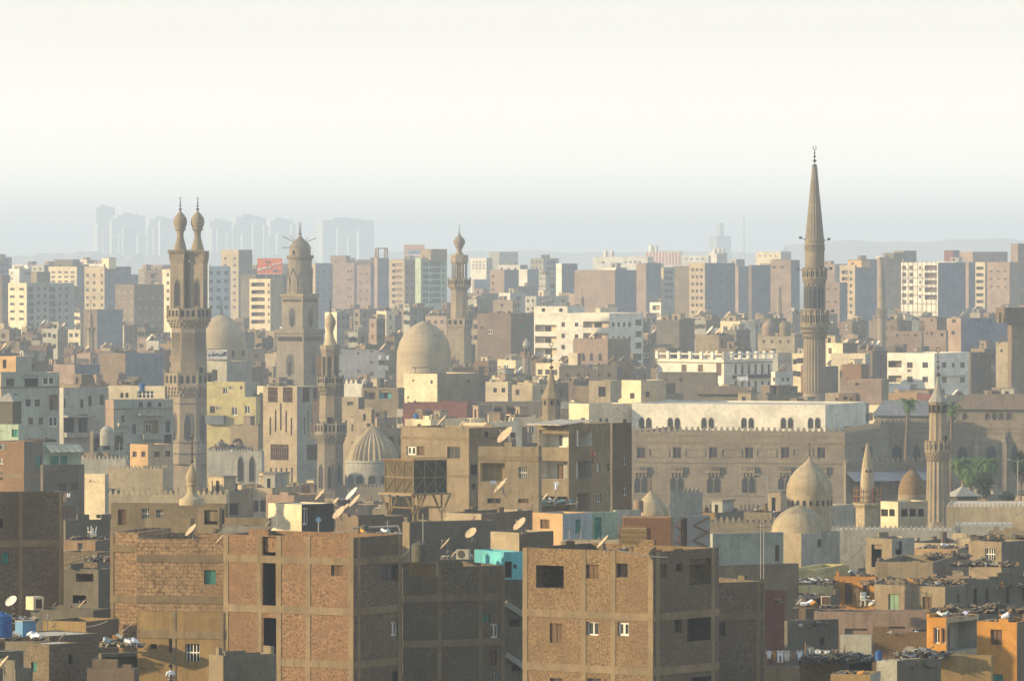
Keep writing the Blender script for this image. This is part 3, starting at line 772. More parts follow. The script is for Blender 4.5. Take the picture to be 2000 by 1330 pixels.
B('a8', 404, 408, 450, 520, 4.6, 'pale blue-grey block with a window grid right of the twin minaret', 'paleblue', 'paleblue', yb=610, th=62, wins=g1(412, 442, 3, 533, 600, 5, 8, 7))
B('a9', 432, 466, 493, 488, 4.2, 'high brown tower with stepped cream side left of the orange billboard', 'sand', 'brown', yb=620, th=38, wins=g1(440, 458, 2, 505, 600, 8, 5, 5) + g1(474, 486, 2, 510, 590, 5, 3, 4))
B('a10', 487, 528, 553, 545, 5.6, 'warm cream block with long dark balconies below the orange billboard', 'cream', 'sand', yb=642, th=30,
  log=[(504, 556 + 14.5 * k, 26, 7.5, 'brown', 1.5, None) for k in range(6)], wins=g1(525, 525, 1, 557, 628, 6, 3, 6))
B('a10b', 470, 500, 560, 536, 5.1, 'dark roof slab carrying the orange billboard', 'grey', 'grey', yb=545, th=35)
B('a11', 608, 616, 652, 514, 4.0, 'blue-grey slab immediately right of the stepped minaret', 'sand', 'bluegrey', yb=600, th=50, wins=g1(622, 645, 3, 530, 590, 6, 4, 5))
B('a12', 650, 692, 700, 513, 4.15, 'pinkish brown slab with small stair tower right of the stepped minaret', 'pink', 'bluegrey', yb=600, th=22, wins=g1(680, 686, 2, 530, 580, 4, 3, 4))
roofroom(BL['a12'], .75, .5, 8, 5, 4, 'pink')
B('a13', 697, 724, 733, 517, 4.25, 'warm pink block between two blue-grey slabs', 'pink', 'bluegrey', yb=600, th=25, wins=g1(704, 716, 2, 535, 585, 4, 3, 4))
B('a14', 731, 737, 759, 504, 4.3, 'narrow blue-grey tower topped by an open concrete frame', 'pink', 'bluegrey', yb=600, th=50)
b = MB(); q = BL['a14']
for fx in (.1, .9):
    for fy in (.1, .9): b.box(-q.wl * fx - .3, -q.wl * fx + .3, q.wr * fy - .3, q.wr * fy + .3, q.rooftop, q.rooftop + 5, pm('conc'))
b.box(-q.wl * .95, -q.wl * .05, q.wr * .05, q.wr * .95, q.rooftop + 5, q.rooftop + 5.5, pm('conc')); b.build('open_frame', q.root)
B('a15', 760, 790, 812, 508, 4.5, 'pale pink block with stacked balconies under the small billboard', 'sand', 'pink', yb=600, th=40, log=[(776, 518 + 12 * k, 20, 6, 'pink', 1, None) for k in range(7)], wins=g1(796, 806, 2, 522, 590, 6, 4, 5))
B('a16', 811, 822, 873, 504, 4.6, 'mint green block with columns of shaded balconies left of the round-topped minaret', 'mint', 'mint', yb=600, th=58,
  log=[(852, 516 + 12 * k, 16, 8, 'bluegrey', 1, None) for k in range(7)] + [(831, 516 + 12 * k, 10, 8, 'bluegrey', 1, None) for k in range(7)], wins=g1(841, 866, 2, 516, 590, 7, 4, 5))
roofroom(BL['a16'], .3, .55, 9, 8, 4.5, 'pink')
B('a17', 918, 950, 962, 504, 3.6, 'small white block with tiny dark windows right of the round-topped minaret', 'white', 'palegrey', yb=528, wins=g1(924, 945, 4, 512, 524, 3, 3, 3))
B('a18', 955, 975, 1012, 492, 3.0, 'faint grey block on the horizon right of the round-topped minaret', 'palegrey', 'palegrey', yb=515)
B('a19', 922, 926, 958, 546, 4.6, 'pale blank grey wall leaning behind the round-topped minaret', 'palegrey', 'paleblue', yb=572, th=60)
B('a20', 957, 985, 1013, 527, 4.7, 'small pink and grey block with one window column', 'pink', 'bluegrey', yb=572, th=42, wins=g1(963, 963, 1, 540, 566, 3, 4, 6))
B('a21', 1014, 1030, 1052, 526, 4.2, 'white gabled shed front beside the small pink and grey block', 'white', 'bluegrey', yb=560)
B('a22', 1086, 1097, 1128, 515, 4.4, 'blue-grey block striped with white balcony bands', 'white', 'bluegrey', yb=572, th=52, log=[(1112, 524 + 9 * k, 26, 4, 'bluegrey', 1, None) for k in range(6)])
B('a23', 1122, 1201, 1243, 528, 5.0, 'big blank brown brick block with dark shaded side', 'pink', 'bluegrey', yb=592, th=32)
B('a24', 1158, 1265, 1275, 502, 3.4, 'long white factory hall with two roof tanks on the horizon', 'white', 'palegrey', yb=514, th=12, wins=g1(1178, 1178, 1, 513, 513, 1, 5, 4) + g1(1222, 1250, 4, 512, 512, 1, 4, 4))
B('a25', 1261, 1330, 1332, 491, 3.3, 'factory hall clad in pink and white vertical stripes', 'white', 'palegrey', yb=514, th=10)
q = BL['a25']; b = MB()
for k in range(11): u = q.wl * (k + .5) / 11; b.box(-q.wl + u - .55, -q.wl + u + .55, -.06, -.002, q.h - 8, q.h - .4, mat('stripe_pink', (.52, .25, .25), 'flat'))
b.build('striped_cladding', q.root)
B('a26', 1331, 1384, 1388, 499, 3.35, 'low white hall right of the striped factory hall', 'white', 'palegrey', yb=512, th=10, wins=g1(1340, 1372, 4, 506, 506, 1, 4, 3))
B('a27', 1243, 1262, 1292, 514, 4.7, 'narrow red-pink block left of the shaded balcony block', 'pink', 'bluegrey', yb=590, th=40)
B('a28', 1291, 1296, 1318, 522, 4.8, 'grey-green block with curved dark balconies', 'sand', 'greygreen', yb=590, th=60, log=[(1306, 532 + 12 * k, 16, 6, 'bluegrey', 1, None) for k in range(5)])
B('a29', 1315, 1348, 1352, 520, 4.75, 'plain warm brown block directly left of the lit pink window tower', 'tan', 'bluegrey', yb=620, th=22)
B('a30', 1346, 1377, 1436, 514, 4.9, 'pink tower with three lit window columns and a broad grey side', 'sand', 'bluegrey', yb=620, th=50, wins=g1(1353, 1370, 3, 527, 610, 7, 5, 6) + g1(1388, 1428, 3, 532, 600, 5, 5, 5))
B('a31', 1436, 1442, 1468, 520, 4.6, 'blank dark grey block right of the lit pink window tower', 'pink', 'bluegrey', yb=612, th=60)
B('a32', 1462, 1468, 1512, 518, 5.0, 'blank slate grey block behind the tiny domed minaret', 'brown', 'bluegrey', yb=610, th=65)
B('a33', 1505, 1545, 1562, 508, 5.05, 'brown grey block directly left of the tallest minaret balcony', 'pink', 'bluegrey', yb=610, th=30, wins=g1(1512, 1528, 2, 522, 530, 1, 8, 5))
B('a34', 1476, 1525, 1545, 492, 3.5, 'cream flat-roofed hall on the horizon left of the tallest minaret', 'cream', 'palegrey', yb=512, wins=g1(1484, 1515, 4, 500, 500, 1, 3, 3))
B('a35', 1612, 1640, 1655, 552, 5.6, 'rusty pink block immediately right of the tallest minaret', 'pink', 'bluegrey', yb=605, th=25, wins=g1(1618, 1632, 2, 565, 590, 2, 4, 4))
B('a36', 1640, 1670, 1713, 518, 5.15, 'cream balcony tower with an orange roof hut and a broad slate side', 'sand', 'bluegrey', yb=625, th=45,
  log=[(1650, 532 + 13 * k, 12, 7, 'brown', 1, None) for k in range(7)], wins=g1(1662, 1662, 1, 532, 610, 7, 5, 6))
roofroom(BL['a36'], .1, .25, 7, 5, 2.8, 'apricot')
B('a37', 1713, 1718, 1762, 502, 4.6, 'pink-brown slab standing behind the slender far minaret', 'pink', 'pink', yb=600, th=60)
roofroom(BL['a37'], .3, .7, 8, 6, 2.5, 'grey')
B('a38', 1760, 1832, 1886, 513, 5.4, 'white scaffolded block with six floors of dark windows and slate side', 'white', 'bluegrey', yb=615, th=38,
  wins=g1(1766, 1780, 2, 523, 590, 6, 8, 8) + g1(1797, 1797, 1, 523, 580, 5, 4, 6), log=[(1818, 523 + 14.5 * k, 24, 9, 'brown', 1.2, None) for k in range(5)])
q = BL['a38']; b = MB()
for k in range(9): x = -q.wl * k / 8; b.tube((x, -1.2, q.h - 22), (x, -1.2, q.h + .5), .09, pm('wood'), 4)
for k in range(7): b.tube((-q.wl, -1.2, q.h - 21 + k * 3.1), (0, -1.2, q.h - 21 + k * 3.1), .09, pm('wood'), 4)
b.build('scaffolding', q.root)
B('a39', 1885, 1892, 1908, 513, 4.9, 'narrow blue-grey slab right of the white scaffolded block', 'pink', 'bluegrey', yb=610, th=55)
B('a40', 1905, 1924, 1930, 512, 5.0, 'slim cream stack of balconies between grey slabs at right', 'cream', 'pink', yb=610, th=20, log=[(1914, 524 + 13 * k, 14, 6, 'brown', 1, None) for k in range(7)])
B('a41', 1844, 1862, 1874, 489, 4.5, 'red-brown stair tower above the white scaffolded block', 'red', 'bluegrey', yb=512)
B('a42', 1872, 1900, 1968, 492, 4.4, 'long dull pink roofline block at upper right', 'pink', 'pink', yb=512, th=50)
B('a43', 1928, 1972, 1992, 512, 5.05, 'broad pink-brown block at the right edge with small windows', 'pink', 'tan', yb=570, th=35, wins=g1(1936, 1964, 3, 530, 560, 3, 4, 4))
B('a44', 1974, 1988, 2010, 476, 4.6, 'purple-brown tower cut by the right edge of the picture', 'pink', 'brown', yb=530)
B('a45', 1745, 1765, 1790, 490, 4.2, 'long low dark block on the horizon right of the slender far minaret', 'pink', 'grey', yb=503)
# ---- nearer white and brown blocks
B('m1', 1043, 1190, 1256, 612, 7.6, 'white five-storey apartment block with long balconies in the centre', 'white', 'white', th=26, yb=705, roof='roofd',
  log=[(1066, 641 + 22.5 * k, 42, 13, 'cream', 1.6, 'h', .3) for k in range(3)] + [(1164, 634 + 22.5 * k, 50, 12, 'cream', 1.6, 'h', .3) for k in range(3)] + [(1247, 630 + 22.5 * k, 12, 12, 'palegrey', 1.2, None) for k in range(4)],
  wins=g1(1100, 1100, 1, 634, 700, 4, 7, 9) + g1(1126, 1126, 1, 634, 657, 2, 7, 8) + g1(1198, 1230, 4, 634, 690, 3, 5, 9))
q = BL['m1']; b = MB(); W1, hh = 9.6, 1.75
wall(b, (-q.wl, .003), (1, 0), (0, -1), W1, q.h, q.h + hh, [(2.2, 3.2, q.h + .3, q.h + 1.2, .2, pm('hole')), (7.2, 8.2, q.h + .3, q.h + 1.2, .2, pm('hole'))], pm('white')); b.box(-q.wl, -q.wl + W1, .3, q.wr * .5, q.h + .003, q.h + hh, pm('white'), pm('roofd')); b.build('upper_storey', q.root)
B('m2', 1119, 1187, 1231, 662, 8.2, 'windowless tan stone block with three small arched niches before the white block', 'pink', 'tan', th=30, yb=708, wins=[(1139, 697, 6, 16, 'a'), (1155, 697, 6, 16, 'a'), (1172, 697, 6, 16, 'a'), (1203, 697, 5, 14, 'a'), (1215, 697, 5, 14, 'a')])
B('m3', 932, 998, 1046, 612, 7.0, 'shabby brown brick block with dishes on its roof left of the white block', 'brown', 'brown', th=32, yb=700, ragged=1, wins=[(957, 648, 10, 9, 'w'), (942, 640, 6, 6), (1018, 640, 6, 8, 'g'), (1030, 660, 6, 8)])
B('m4', 1284, 1414, 1509, 702, 8.7, 'cream palace with roof balustrade and tall shutters', 'white', 'white', th=40, yb=762, roof='rooflight', name='palace', cat='palace',
  wins=g1(1336, 1368, 2, 719, 719, 1, 10, 14, 's') + g1(1404, 1404, 1, 722, 722, 1, 10, 24, 's') + g1(1437, 1502, 6, 721, 721, 1, 5, 20, 's') + g1(1437, 1502, 6, 752, 752, 1, 5, 16, 's'), bal=[(1484, 734, 44, 6, 'dark', .8), (1440, 735, 20, 5, 'dark', .8)], band=[709])
q = BL['m4']; b = MB()
for k in range(7):
    for (x, y) in ((-q.wl * k / 6, 0), (0, q.wr * k / 6)): b.box(x - .35, x + .35, y - .35, y + .35, q.h, q.h + 1.7, pm('white'))
b.box(-q.wl, 0, -.1, .1, q.h + 1, q.h + 1.3, pm('white')); b.box(-.1, .1, .1, q.wr, q.h + 1, q.h + 1.3, pm('white')); b.build('balustrade', q.root)
B('m5', 1506, 1514, 1549, 726, 8.9, 'low white wing with small square windows right of the cream palace', 'white', 'white', th=55, yb=768, wins=g1(1529, 1539, 2, 741, 741, 1, 5, 8) + [(1512, 741, 4, 8)])
B('m6', 1622, 1690, 1700, 691, 8.4, 'cream flat shed wall right of the tallest minaret', 'cream', 'palegrey', th=14, yb=712)
B('m7', 1641, 1722, 1736, 741, 9.6, 'long orange-tan wall block right of the tallest minaret', 'pink', 'tan', th=15, yb=768, wins=[(1674, 750, 7, 5, 'h')])
B('m8', 1733, 1825, 1894, 690, 8.8, 'white block with dark square windows behind the fluted minaret', 'white', 'white', th=30, yb=760, roof='roofd',
  log=[(1748, 711, 26, 13, 'brown', 1.3, None), (1748, 740, 26, 13, 'sand', 1.3, None)], wins=g1(1777, 1807, 2, 713, 741, 2, 11, 11) + g1(1844, 1880, 2, 713, 742, 2, 9, 11) + [(1862, 713, 6, 9)], bal=[(1862, 729, 50, 6, 'white', .9)])
B('m9', 1892, 1896, 1936, 688, 9.0, 'blank slate wall right of the white block with square windows', 'brown', 'grey', th=60, yb=748)
B('m10', 1740, 1800, 1808, 648, 7.2, 'low pink block with four small windows at right', 'pink', 'tan', th=16, yb=676, wins=[(1752, 655, 4, 6), (1766, 654, 3, 4), (1773, 654, 3, 4), (1788, 655, 6, 5)])
B('m11', 1804, 1848, 1852, 645, 7.4, 'pink house stepping up in the middle of the right-hand roofs', 'pink', 'tan', th=18, yb=675, wins=[(1820, 651, 5, 6), (1840, 654, 5, 7), (1811, 651, 3, 4)])
B('m12', 1806, 1830, 1850, 620, 6.9, 'small pink roof storey with one dark window at right', 'pink', 'brown', th=30, yb=642, wins=[(1820, 626, 5, 4)])
B('m13', 1849, 1877, 1972, 622, 7.3, 'narrow pink house front with a long slate side at right', 'pink', 'bluegrey', th=62, yb=675, wins=[(1863, 627, 8, 7), (1862, 650, 7, 8), (1912, 626, 6, 4), (1934, 626, 6, 4), (1958, 626, 6, 4), (1930, 650, 4, 5)])
B('m14', 1945, 1971, 1975, 668, 9.0, 'tall cream strip house left of the brown tower at the right edge', 'sand', 'brown', th=20, yb=748, wins=[(1956, 685, 4, 6)])
B('m15', 1968, 1976, 2012, 622, 9.6, 'large brown brick tower filling the right edge', 'brown', 'tan', th=66, yb=768, band=[658])
roofroom(BL['m15'], .5, .5, 5, 8, 3.0, 'brown')
B('m16', 788, 854, 936, 730, 9.6, 'cream house front with rust streaks and a grey brick side', 'cream', 'tan', th=42, yb=787, log=[], wins=[(807, 743, 3, 5, 'h'), (843, 746, 4, 7, 'h'), (797, 776, 3, 5, 'h'), (915, 745, 6, 6)])
B('m17', 948, 992, 1000, 746, 10.2, 'small cream house with two square dark windows left of the pointed spire', 'cream', 'sand', th=14, yb=784, wins=[(967, 762, 7, 9), (983, 762, 7, 9)])
B('m18', 992, 1040, 1066, 752, 10.0, 'cream house with shuttered opening directly left of the pointed spire', 'sand', 'sand', th=25, yb=784, wins=[(1011, 766, 7, 11), (1058, 764, 5, 8)])
B('m19', 787, 912, 936, 788, 10.8, 'long low dark red wall block', 'red', 'red', th=12, yb=815, ragged=1, name='wall_block', cat='wall block')
B('m20', 934, 1058, 1064, 787, 10.6, 'dark shed under a long flat canopy left of the pointed spire', 'grey', 'grey', th=8, yb=815, log=[(962, 802, 40, 18, 'dark', 2, None), (1010, 802, 40, 18, 'dark', 2, None)], name='shed', cat='shed')
B('m21', 1092, 1205, 1214, 716, 9.0, 'long dark low building under a ragged grey roof right of the pointed spire', 'grey', 'grey', th=12, yb=745, ragged=1, wins=g1(1110, 1190, 5, 733, 733, 1, 6, 7), roof='roof')
B('m22', 1150, 1192, 1214, 744, 10.4, 'orange-cream house with shaded recess before the dark low building', 'sand', 'sand', th=18, yb=780, wins=[(1176, 765, 14, 20, 'h')])
B('m23', 1288, 1400, 1402, 727, 9.3, 'dark grey house below the cream palace', 'grey', 'brown', th=14, yb=760, wins=g1(1300, 1330, 2, 742, 742, 1, 5, 7))
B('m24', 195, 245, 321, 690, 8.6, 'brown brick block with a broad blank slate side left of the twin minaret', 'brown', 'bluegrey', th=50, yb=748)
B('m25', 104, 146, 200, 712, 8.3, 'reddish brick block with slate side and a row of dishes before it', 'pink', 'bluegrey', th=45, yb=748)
B('m26', 163, 190, 240, 605, 5.9, 'dark slate block with small rooftop minaret before it at left', 'brown', 'bluegrey', th=45, yb=680)
B('m27', 640, 752, 778, 684, 8.0, 'slate grey block with washing on its back balconies right of the slim minaret', 'bluegrey', 'tan', th=30, yb=748, wins=g1(665, 700, 2, 690, 725, 2, 5, 5) + [(726, 684, 8, 8), (726, 708, 7, 6), (726, 730, 8, 8), (748, 682, 14, 12, 'h'), (748, 708, 16, 10, 'h')])
B('m28', 706, 778, 790, 758, 10.0, 'low tan shops with a pale blue door bay', 'tan', 'grey', th=14, yb=800, log=[(722, 771, 22, 18, 'sand', 1, 's', .5), (752, 770, 24, 17, 'turq', .8, 'h', .3)])
B('m29', 672, 708, 716, 750, 9.7, 'tiny white shed with a zigzag parapet right of the slim minaret', 'white', 'tan', th=20, yb=766, cren=1.0, name='shed', cat='shed')
B('m30', 668, 700, 712, 776, 10.2, 'small sand house stub tucked behind the slim minaret', 'sand', 'grey', th=25, yb=815, wins=[(684, 788, 12, 7)])
B('m31', 690, 725, 732, 800, 10.7, 'tan stall with torn roof left of the ribbed dome', 'sand', 'tan', th=20, yb=835, ragged=1, wins=[(712, 815, 5, 14, 'h')], name='stall', cat='stall')
B('m32', 1480, 1552, 1570, 652, 7.4, 'low cream mosque hall carrying two small domes left of the tallest minaret', 'sand', 'tan', th=14, yb=690, band=[656], wins=g1(1492, 1540, 4, 667, 667, 1, 4, 6))
B('m33', 1110, 1128, 1135, 690, 8.4, 'small red-roofed cream hut right of the pointed spire', 'cream', 'red', th=20, yb=716, name='hut', cat='hut')
# ---- left middle cluster
B('l1', -20, 2, 116, 728, 13, 'grey-green four-storey house with glazed corner balcony at the left edge', 'sand', 'greygreen', th=66, yb=860, roof='roofd',
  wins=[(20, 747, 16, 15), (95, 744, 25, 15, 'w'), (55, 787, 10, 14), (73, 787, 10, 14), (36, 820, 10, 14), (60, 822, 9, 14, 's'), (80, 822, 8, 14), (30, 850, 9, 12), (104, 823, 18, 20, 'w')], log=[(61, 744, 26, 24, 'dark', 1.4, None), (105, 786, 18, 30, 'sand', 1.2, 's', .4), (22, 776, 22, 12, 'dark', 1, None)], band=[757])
B('l2', -8, 31, 62, 696, 12.6, 'orange and cream roof hut with a dark doorway at the left edge', 'apricot', 'palegrey', th=38, yb=728, wins=[(9, 711, 7, 17, 'h')], name='roof_hut', cat='roof hut')
B('l3', 116, 124, 212, 757, 12.2, 'pale grey-green house with pointed windows and an iron balcony', 'palegrey', 'palegrey', th=62, yb=890,
  wins=[(125, 788, 6, 18), (160, 788, 6, 17), (176, 783, 7, 20), (199, 781, 8, 20)], log=[(135, 830, 20, 34, 'dark', 1.2, None), (162, 827, 18, 36, 'bluegrey', 1.2, 'h', .4)], bal=[(150, 848, 56, 8, 'palegrey', 1.2), (150, 812, 60, 2.5, 'palegrey', 1.6)])
B('l4', 210, 322, 326, 754, 11.6, 'cream top storey with a barred pergola left of the twin minaret', 'cream', 'tan', th=10, yb=780, wins=[(238, 772, 6, 10), (248, 772, 6, 10), (285, 770, 34, 13, 'x')])
B('l5', 206, 222, 338, 781, 12.4, 'greenish house with a rounded bay balcony left of the twin minaret', 'pink', 'greygreen', th=64, yb=872,
  wins=[(275, 790, 8, 11), (292, 790, 8, 11), (328, 833, 9, 24), (240, 818, 7, 14, 's'), (262, 838, 8, 20), (240, 855, 9, 14), (312, 790, 6, 9)], log=[(295, 834, 30, 26, 'sand', 1.4, 'w', .4), (328, 858, 14, 20, 'dark', 1, None)], bal=[(295, 852, 40, 8, 'greygreen', 1.3), (292, 808, 50, 4, 'palegrey', 1.2), (240, 828, 22, 5, 'palegrey', .8)], band=[799, 868])
B('l6', 176, 182, 246, 842, 13.2, 'small grey-green porch house with dark pillared bays below the bay balcony', 'grey', 'greygreen', th=60, yb=892, log=[(188, 864, 14, 34, 'dark', 1.5, None), (208, 862, 14, 34, 'dark', 1.5, None), (232, 862, 16, 34, 'dark', 1.5, None)])
dome(209, 13.3, 'small grey rooftop dome above the pillared porch house', [(831, 1), (833, 6), (838, 12), (846, 14)], [(846, 14), (870, 14)], 'palegrey', yb=850)
B('l7', 254, 289, 336, 868, 14.4, 'small orange-lit house with two square windows and a shaded side', 'apricot', 'sand', th=50, yb=908, roof='roof', wins=[(263, 887, 8, 11), (280, 887, 8, 11), (307, 887, 11, 11), (328, 886, 10, 11)])
B('l8', -6, 47, 84, 862, 17.2, 'red brick house with a white window frame at the left edge', 'redbrick', 'grey', th=36, yb=965, wins=[(2, 901, 8, 11, 'W'), (3, 870, 7, 9, 'w'), (3, 930, 7, 14), (75, 900, 10, 20, 'g')], frame=([], [930], .25))
B('l9', 78, 84, 158, 868, 16.4, 'mint house with green shutters under a white awning', 'mint', 'mint', th=62, yb=915, wins=[(106, 901, 18, 20, 'g'), (125, 900, 14, 20, 'g')], log=[])
q = BL['l9']; b = MB()
for k in range(10):
    y = q.wr * (.05 + .09 * k); b.face([(.2, y, q.h - .1), (.2, y + q.wr * .09, q.h - .1), (1.9, y + q.wr * .09, q.h - .85 - .06 * (k % 2)), (1.9, y, q.h - .85 - .06 * ((k + 1) % 2))], pm('palegrey'))
b.build('awning', q.root)
B('l10', 79, 84, 165, 908, 18.4, 'grey rendered house with two dark windows beside the cream pier', 'grey', 'grey', th=64, yb=1012, wins=[(74, 943, 9, 11, 'w'), (122, 951, 15, 17), (146, 949, 13, 16), (130, 1000, 34, 22, 's')])
B('l11', 165, 205, 212, 926, 18.0, 'tall cream pier-like house with shaded upper half', 'cream', 'palegrey', th=22, yb=1014, wins=[(193, 1008, 10, 7, 'h')], name='pier_house', cat='pier house')
B('l12', -4, 36, 46, 829, 16.8, 'mint green rooftop room with a ladder beside the black tank', 'mint', 'mint', th=28, yb=862, wins=[(30, 846, 14, 15, 'g')])
B('l13', 150, 246, 252, 897, 14.8, 'grey-beige mosque side wall with small crenellations', 'palegrey', 'palegrey', th=9, yb=960, cren=.55, par=.4)
B('l14', 208, 318, 330, 916, 15.4, 'stepped beige mosque wall block with a tiled coping', 'sand', 'sand', th=10, yb=960, cren=.5, par=.4, name='mosque_wall', cat='mosque')
B('l15', 210, 442, 448, 967, 17.6, 'long mosque roof edge with a lit row of merlons', 'sand', 'sand', th=7, yb=985, cren=.62, par=.3, name='mosque_wall', cat='mosque', roof='rooflight')
B('l16', 405, 511, 516, 882, 12.0, 'grey arcaded mosque wall with two tall pointed windows', 'palegrey', 'palegrey', th=10, yb=948, cren=.5, par=.4, name='mosque_wall', cat='mosque', wins=[(470, 916, 11, 52, 'a'), (492, 916, 11, 52, 'a')])
B('l17', 404, 500, 508, 776, 10.6, 'yellow house with two white-framed windows right of the twin minaret', 'yellow', 'yellow', th=16, yb=830, wins=[(458, 803, 11, 17, 'w'), (483, 800, 10, 17, 'w'), (415, 800, 10, 14)], bal=[(421, 819, 38, 16, 'bluegrey', 1.0)])
B('l18', 404, 478, 482, 746, 10.3, 'yellow upper house with one window and an air conditioner', 'yellow', 'palegrey', th=14, yb=776, wins=[(440, 763, 9, 13, 'w'), (471, 757, 4, 6)])
B('l19', 402, 443, 492, 706, 9.9, 'pale grey house below the white sign board', 'palegrey', 'palegrey', th=40, yb=748, wins=[(419, 733, 11, 22, 'h')])
# ---- cream tower with slit windows
B('t1', 514, 580, 624, 755, 11.2, 'cream slit-windowed tower with wooden lattice bays', 'sand', 'palegrey', th=34, yb=950, roof='roofd', name='stair_tower', cat='tower',
  wins=[(533, 771, 19, 30, 'm'), (562, 771, 19, 30, 'm'), (598, 771, 14, 28, 'm'), (616, 771, 9, 26, 'm')] + [(528 + 10.3 * k, (832, 822, 814, 823, 833)[k], 3, (35, 43, 53, 43, 34)[k], 'h') for k in range(5)] +
  [(529 + 10.3 * k, 932, 3, 38, 'h') for k in range(5)] + [(595, 832, 2.5, 34, 'h'), (602, 822, 2.5, 44, 'h'), (610, 814, 2.5, 54, 'h'), (546, 883, 36, 31, 'm'), (610, 883, 22, 30, 'm')])
# ---- the administration building beside the mosque
sT = dict(th=14, name='office_building', cat='building')
B('o1', 1232, 1650, 1735, 846, 12.4, 'huge sandstone office building with arched windows and zigzag parapet', 'stone2', 'stone2', yb=1000, cren=.95, roof='roof', par=.6, band=[853, 868],
  wins=g1(1252, 1604, 6, 884, 884, 1, 16, 22) + [(px + d, 947, 12.5, 33, 'a') for px in (1252, 1322, 1394, 1462, 1533, 1602) for d in (-7, 7)] + [(1685, 884, 8, 22), (1700, 884, 8, 22)], **sT)
q = BL['o1']
for px in (1252, 1322, 1394, 1462, 1533, 1602):       # hood boxes with little pinnacles, and raised panels
    b = MB(); L, a, c, e, f = q.rect(px, 921, 27, 4); b.box(-q.wl + a, -q.wl + c, -.55, -.003, e, f, pm('stone'))
    for k in range(6): u = a + (c - a) * (k + .5) / 6; b.box(-q.wl + u - .1, -q.wl + u + .1, -.55, -.35, f, f + .75, pm('stone2'))
    for k in range(4): u = a + (c - a) * (k + .5) / 4; b.box(-q.wl + u - .14, -q.wl + u + .14, -.4, -.004, e - .6, e, pm('stone2'))
    b.build('window_hood', q.root)
    L, a, c, e, f = q.rect(px + 35, 884, 38, 15)
    if px < 1600:
        b = MB()
        for z in (e, f): b.box(-q.wl + a, -q.wl + c, -.12, -.003, z - .08, z + .08, pm('stone2'))
        for u in (a, c): b.box(-q.wl + u - .08, -q.wl + u + .08, -.12, -.003, e + .08, f - .08, pm('stone2'))
        b.build('raised_panel', q.root)
    b = MB(); L, a, c, e, f = q.rect(px - 2, 990, 40, 10); b.box(-q.wl + a, -q.wl + c, -.1, -.003, e - .15, e, pm('stone2'))
    for k in range(5): u = a + (c - a) * (k + .5) / 5; b.box(-q.wl + u - .22, -q.wl + u + .22, -.2, -.003, e, f, pm('stone2'))
    b.build('sill_panel', q.root)
for yy in (863, 903, 966):
    b = MB(); L, a, c, e, f = q.rect(1400, yy, 10, 2.2); b.box(-q.wl, .12, -.14, -.0035, e, f, pm('stone2')); b.box(.0035, .14, -.0, q.wr, e, f, pm('stone2')); b.build('string_course', q.root)
B('o2', 1234, 1612, 1691, 791, 12.05, 'cream attic storey with paired arched windows on the office building', 'white', 'white', yb=846, roof='rooflight', par=.25, depth=None,
  wins=[(px + d, 826, 10, 21, 'a') for px in (1260, 1316, 1382, 1460, 1537, 1590) for d in (-7, 7)], base=900, **{**sT, 'th': 20})
B('o3', 1111, 1150, 1235, 789, 11.95, 'lower cream corner wing with tiny arched openings left of the attic storey', 'cream', 'cream', yb=835, roof='rooflight', par=.25, th=60, wins=[(1137, 819, 4, 7, 'a'), (1141, 819, 4, 7, 'a'), (1173, 820, 5, 7, 'a'), (1185, 820, 5, 7, 'a')], name='office_building', cat='building')
B('o4', 1214, 1252, 1301, 743, 11.75, 'bright cream lift tower with small square windows', 'cream', 'sand', th=50, yb=790, wins=[(1235, 773, 9, 11), (1265, 770, 8, 11)], base=840, name='stair_tower', cat='tower')
B('o5', 1648, 1652, 1812, 905, 13.2, 'low canopied side wing with crenellated terrace right of the office building', 'stone2', 'stone2', th=72, yb=985, cren=.8, log=[(1690, 950, 60, 30, 'dark', 2, None), (1765, 948, 60, 30, 'dark', 2, None)], name='annex', cat='building')
q = BL['o5']; b = MB(); n_ = 12; z = q.h - 1.2
for k in range(n_): y0, y1 = q.wr * k / n_, q.wr * (k + .96) / n_; b.face([(0.02, y0, z), (0.02, y1, z), (3.6, y1, z - 1.3), (3.6, y0, z - 1.3)], pm('bluegrey')); b.face([(0.02, y0, z - .1), (3.6, y0, z - 1.4), (3.6, y1, z - 1.4), (0.02, y1, z - .1)], pm('metal'))
b.build('canopy', q.root)
# ---- arcaded mosque wall at right and roofs beyond
B('r1', 1706, 2030, 2040, 826, 11.3, 'long sand-coloured mosque wall with crenels and pointed gothic windows', 'stone', 'stone2', th=8, yb=965, cren=.75, par=1, name='mosque_wall', cat='mosque', depth=8, roof='roof',
  wins=[(1752, 890, 20, 46, 'a'), (1790, 895, 14, 56, 'a'), (1880, 895, 22, 50, 'a'), (1936, 893, 22, 50, 'a'), (1982, 893, 14, 50, 'a')], band=[837, 846])
q = BL['r1']; b = MB()
for px in (1768, 1908, 1962): 
    L, a, c, e, f = q.rect(px, 900, 9, 90); b.box(-q.wl + a, -q.wl + c, -.7, -.003, 0, f - 1, pm('stone')); b.lathe([(.45, f - 1), (.5, f - .6), (.28, f - .3), (.02, f + 1.6)], 6, pm('stone2'), -q.wl + (a + c) / 2, -.35)
b.build('buttress', q.root)
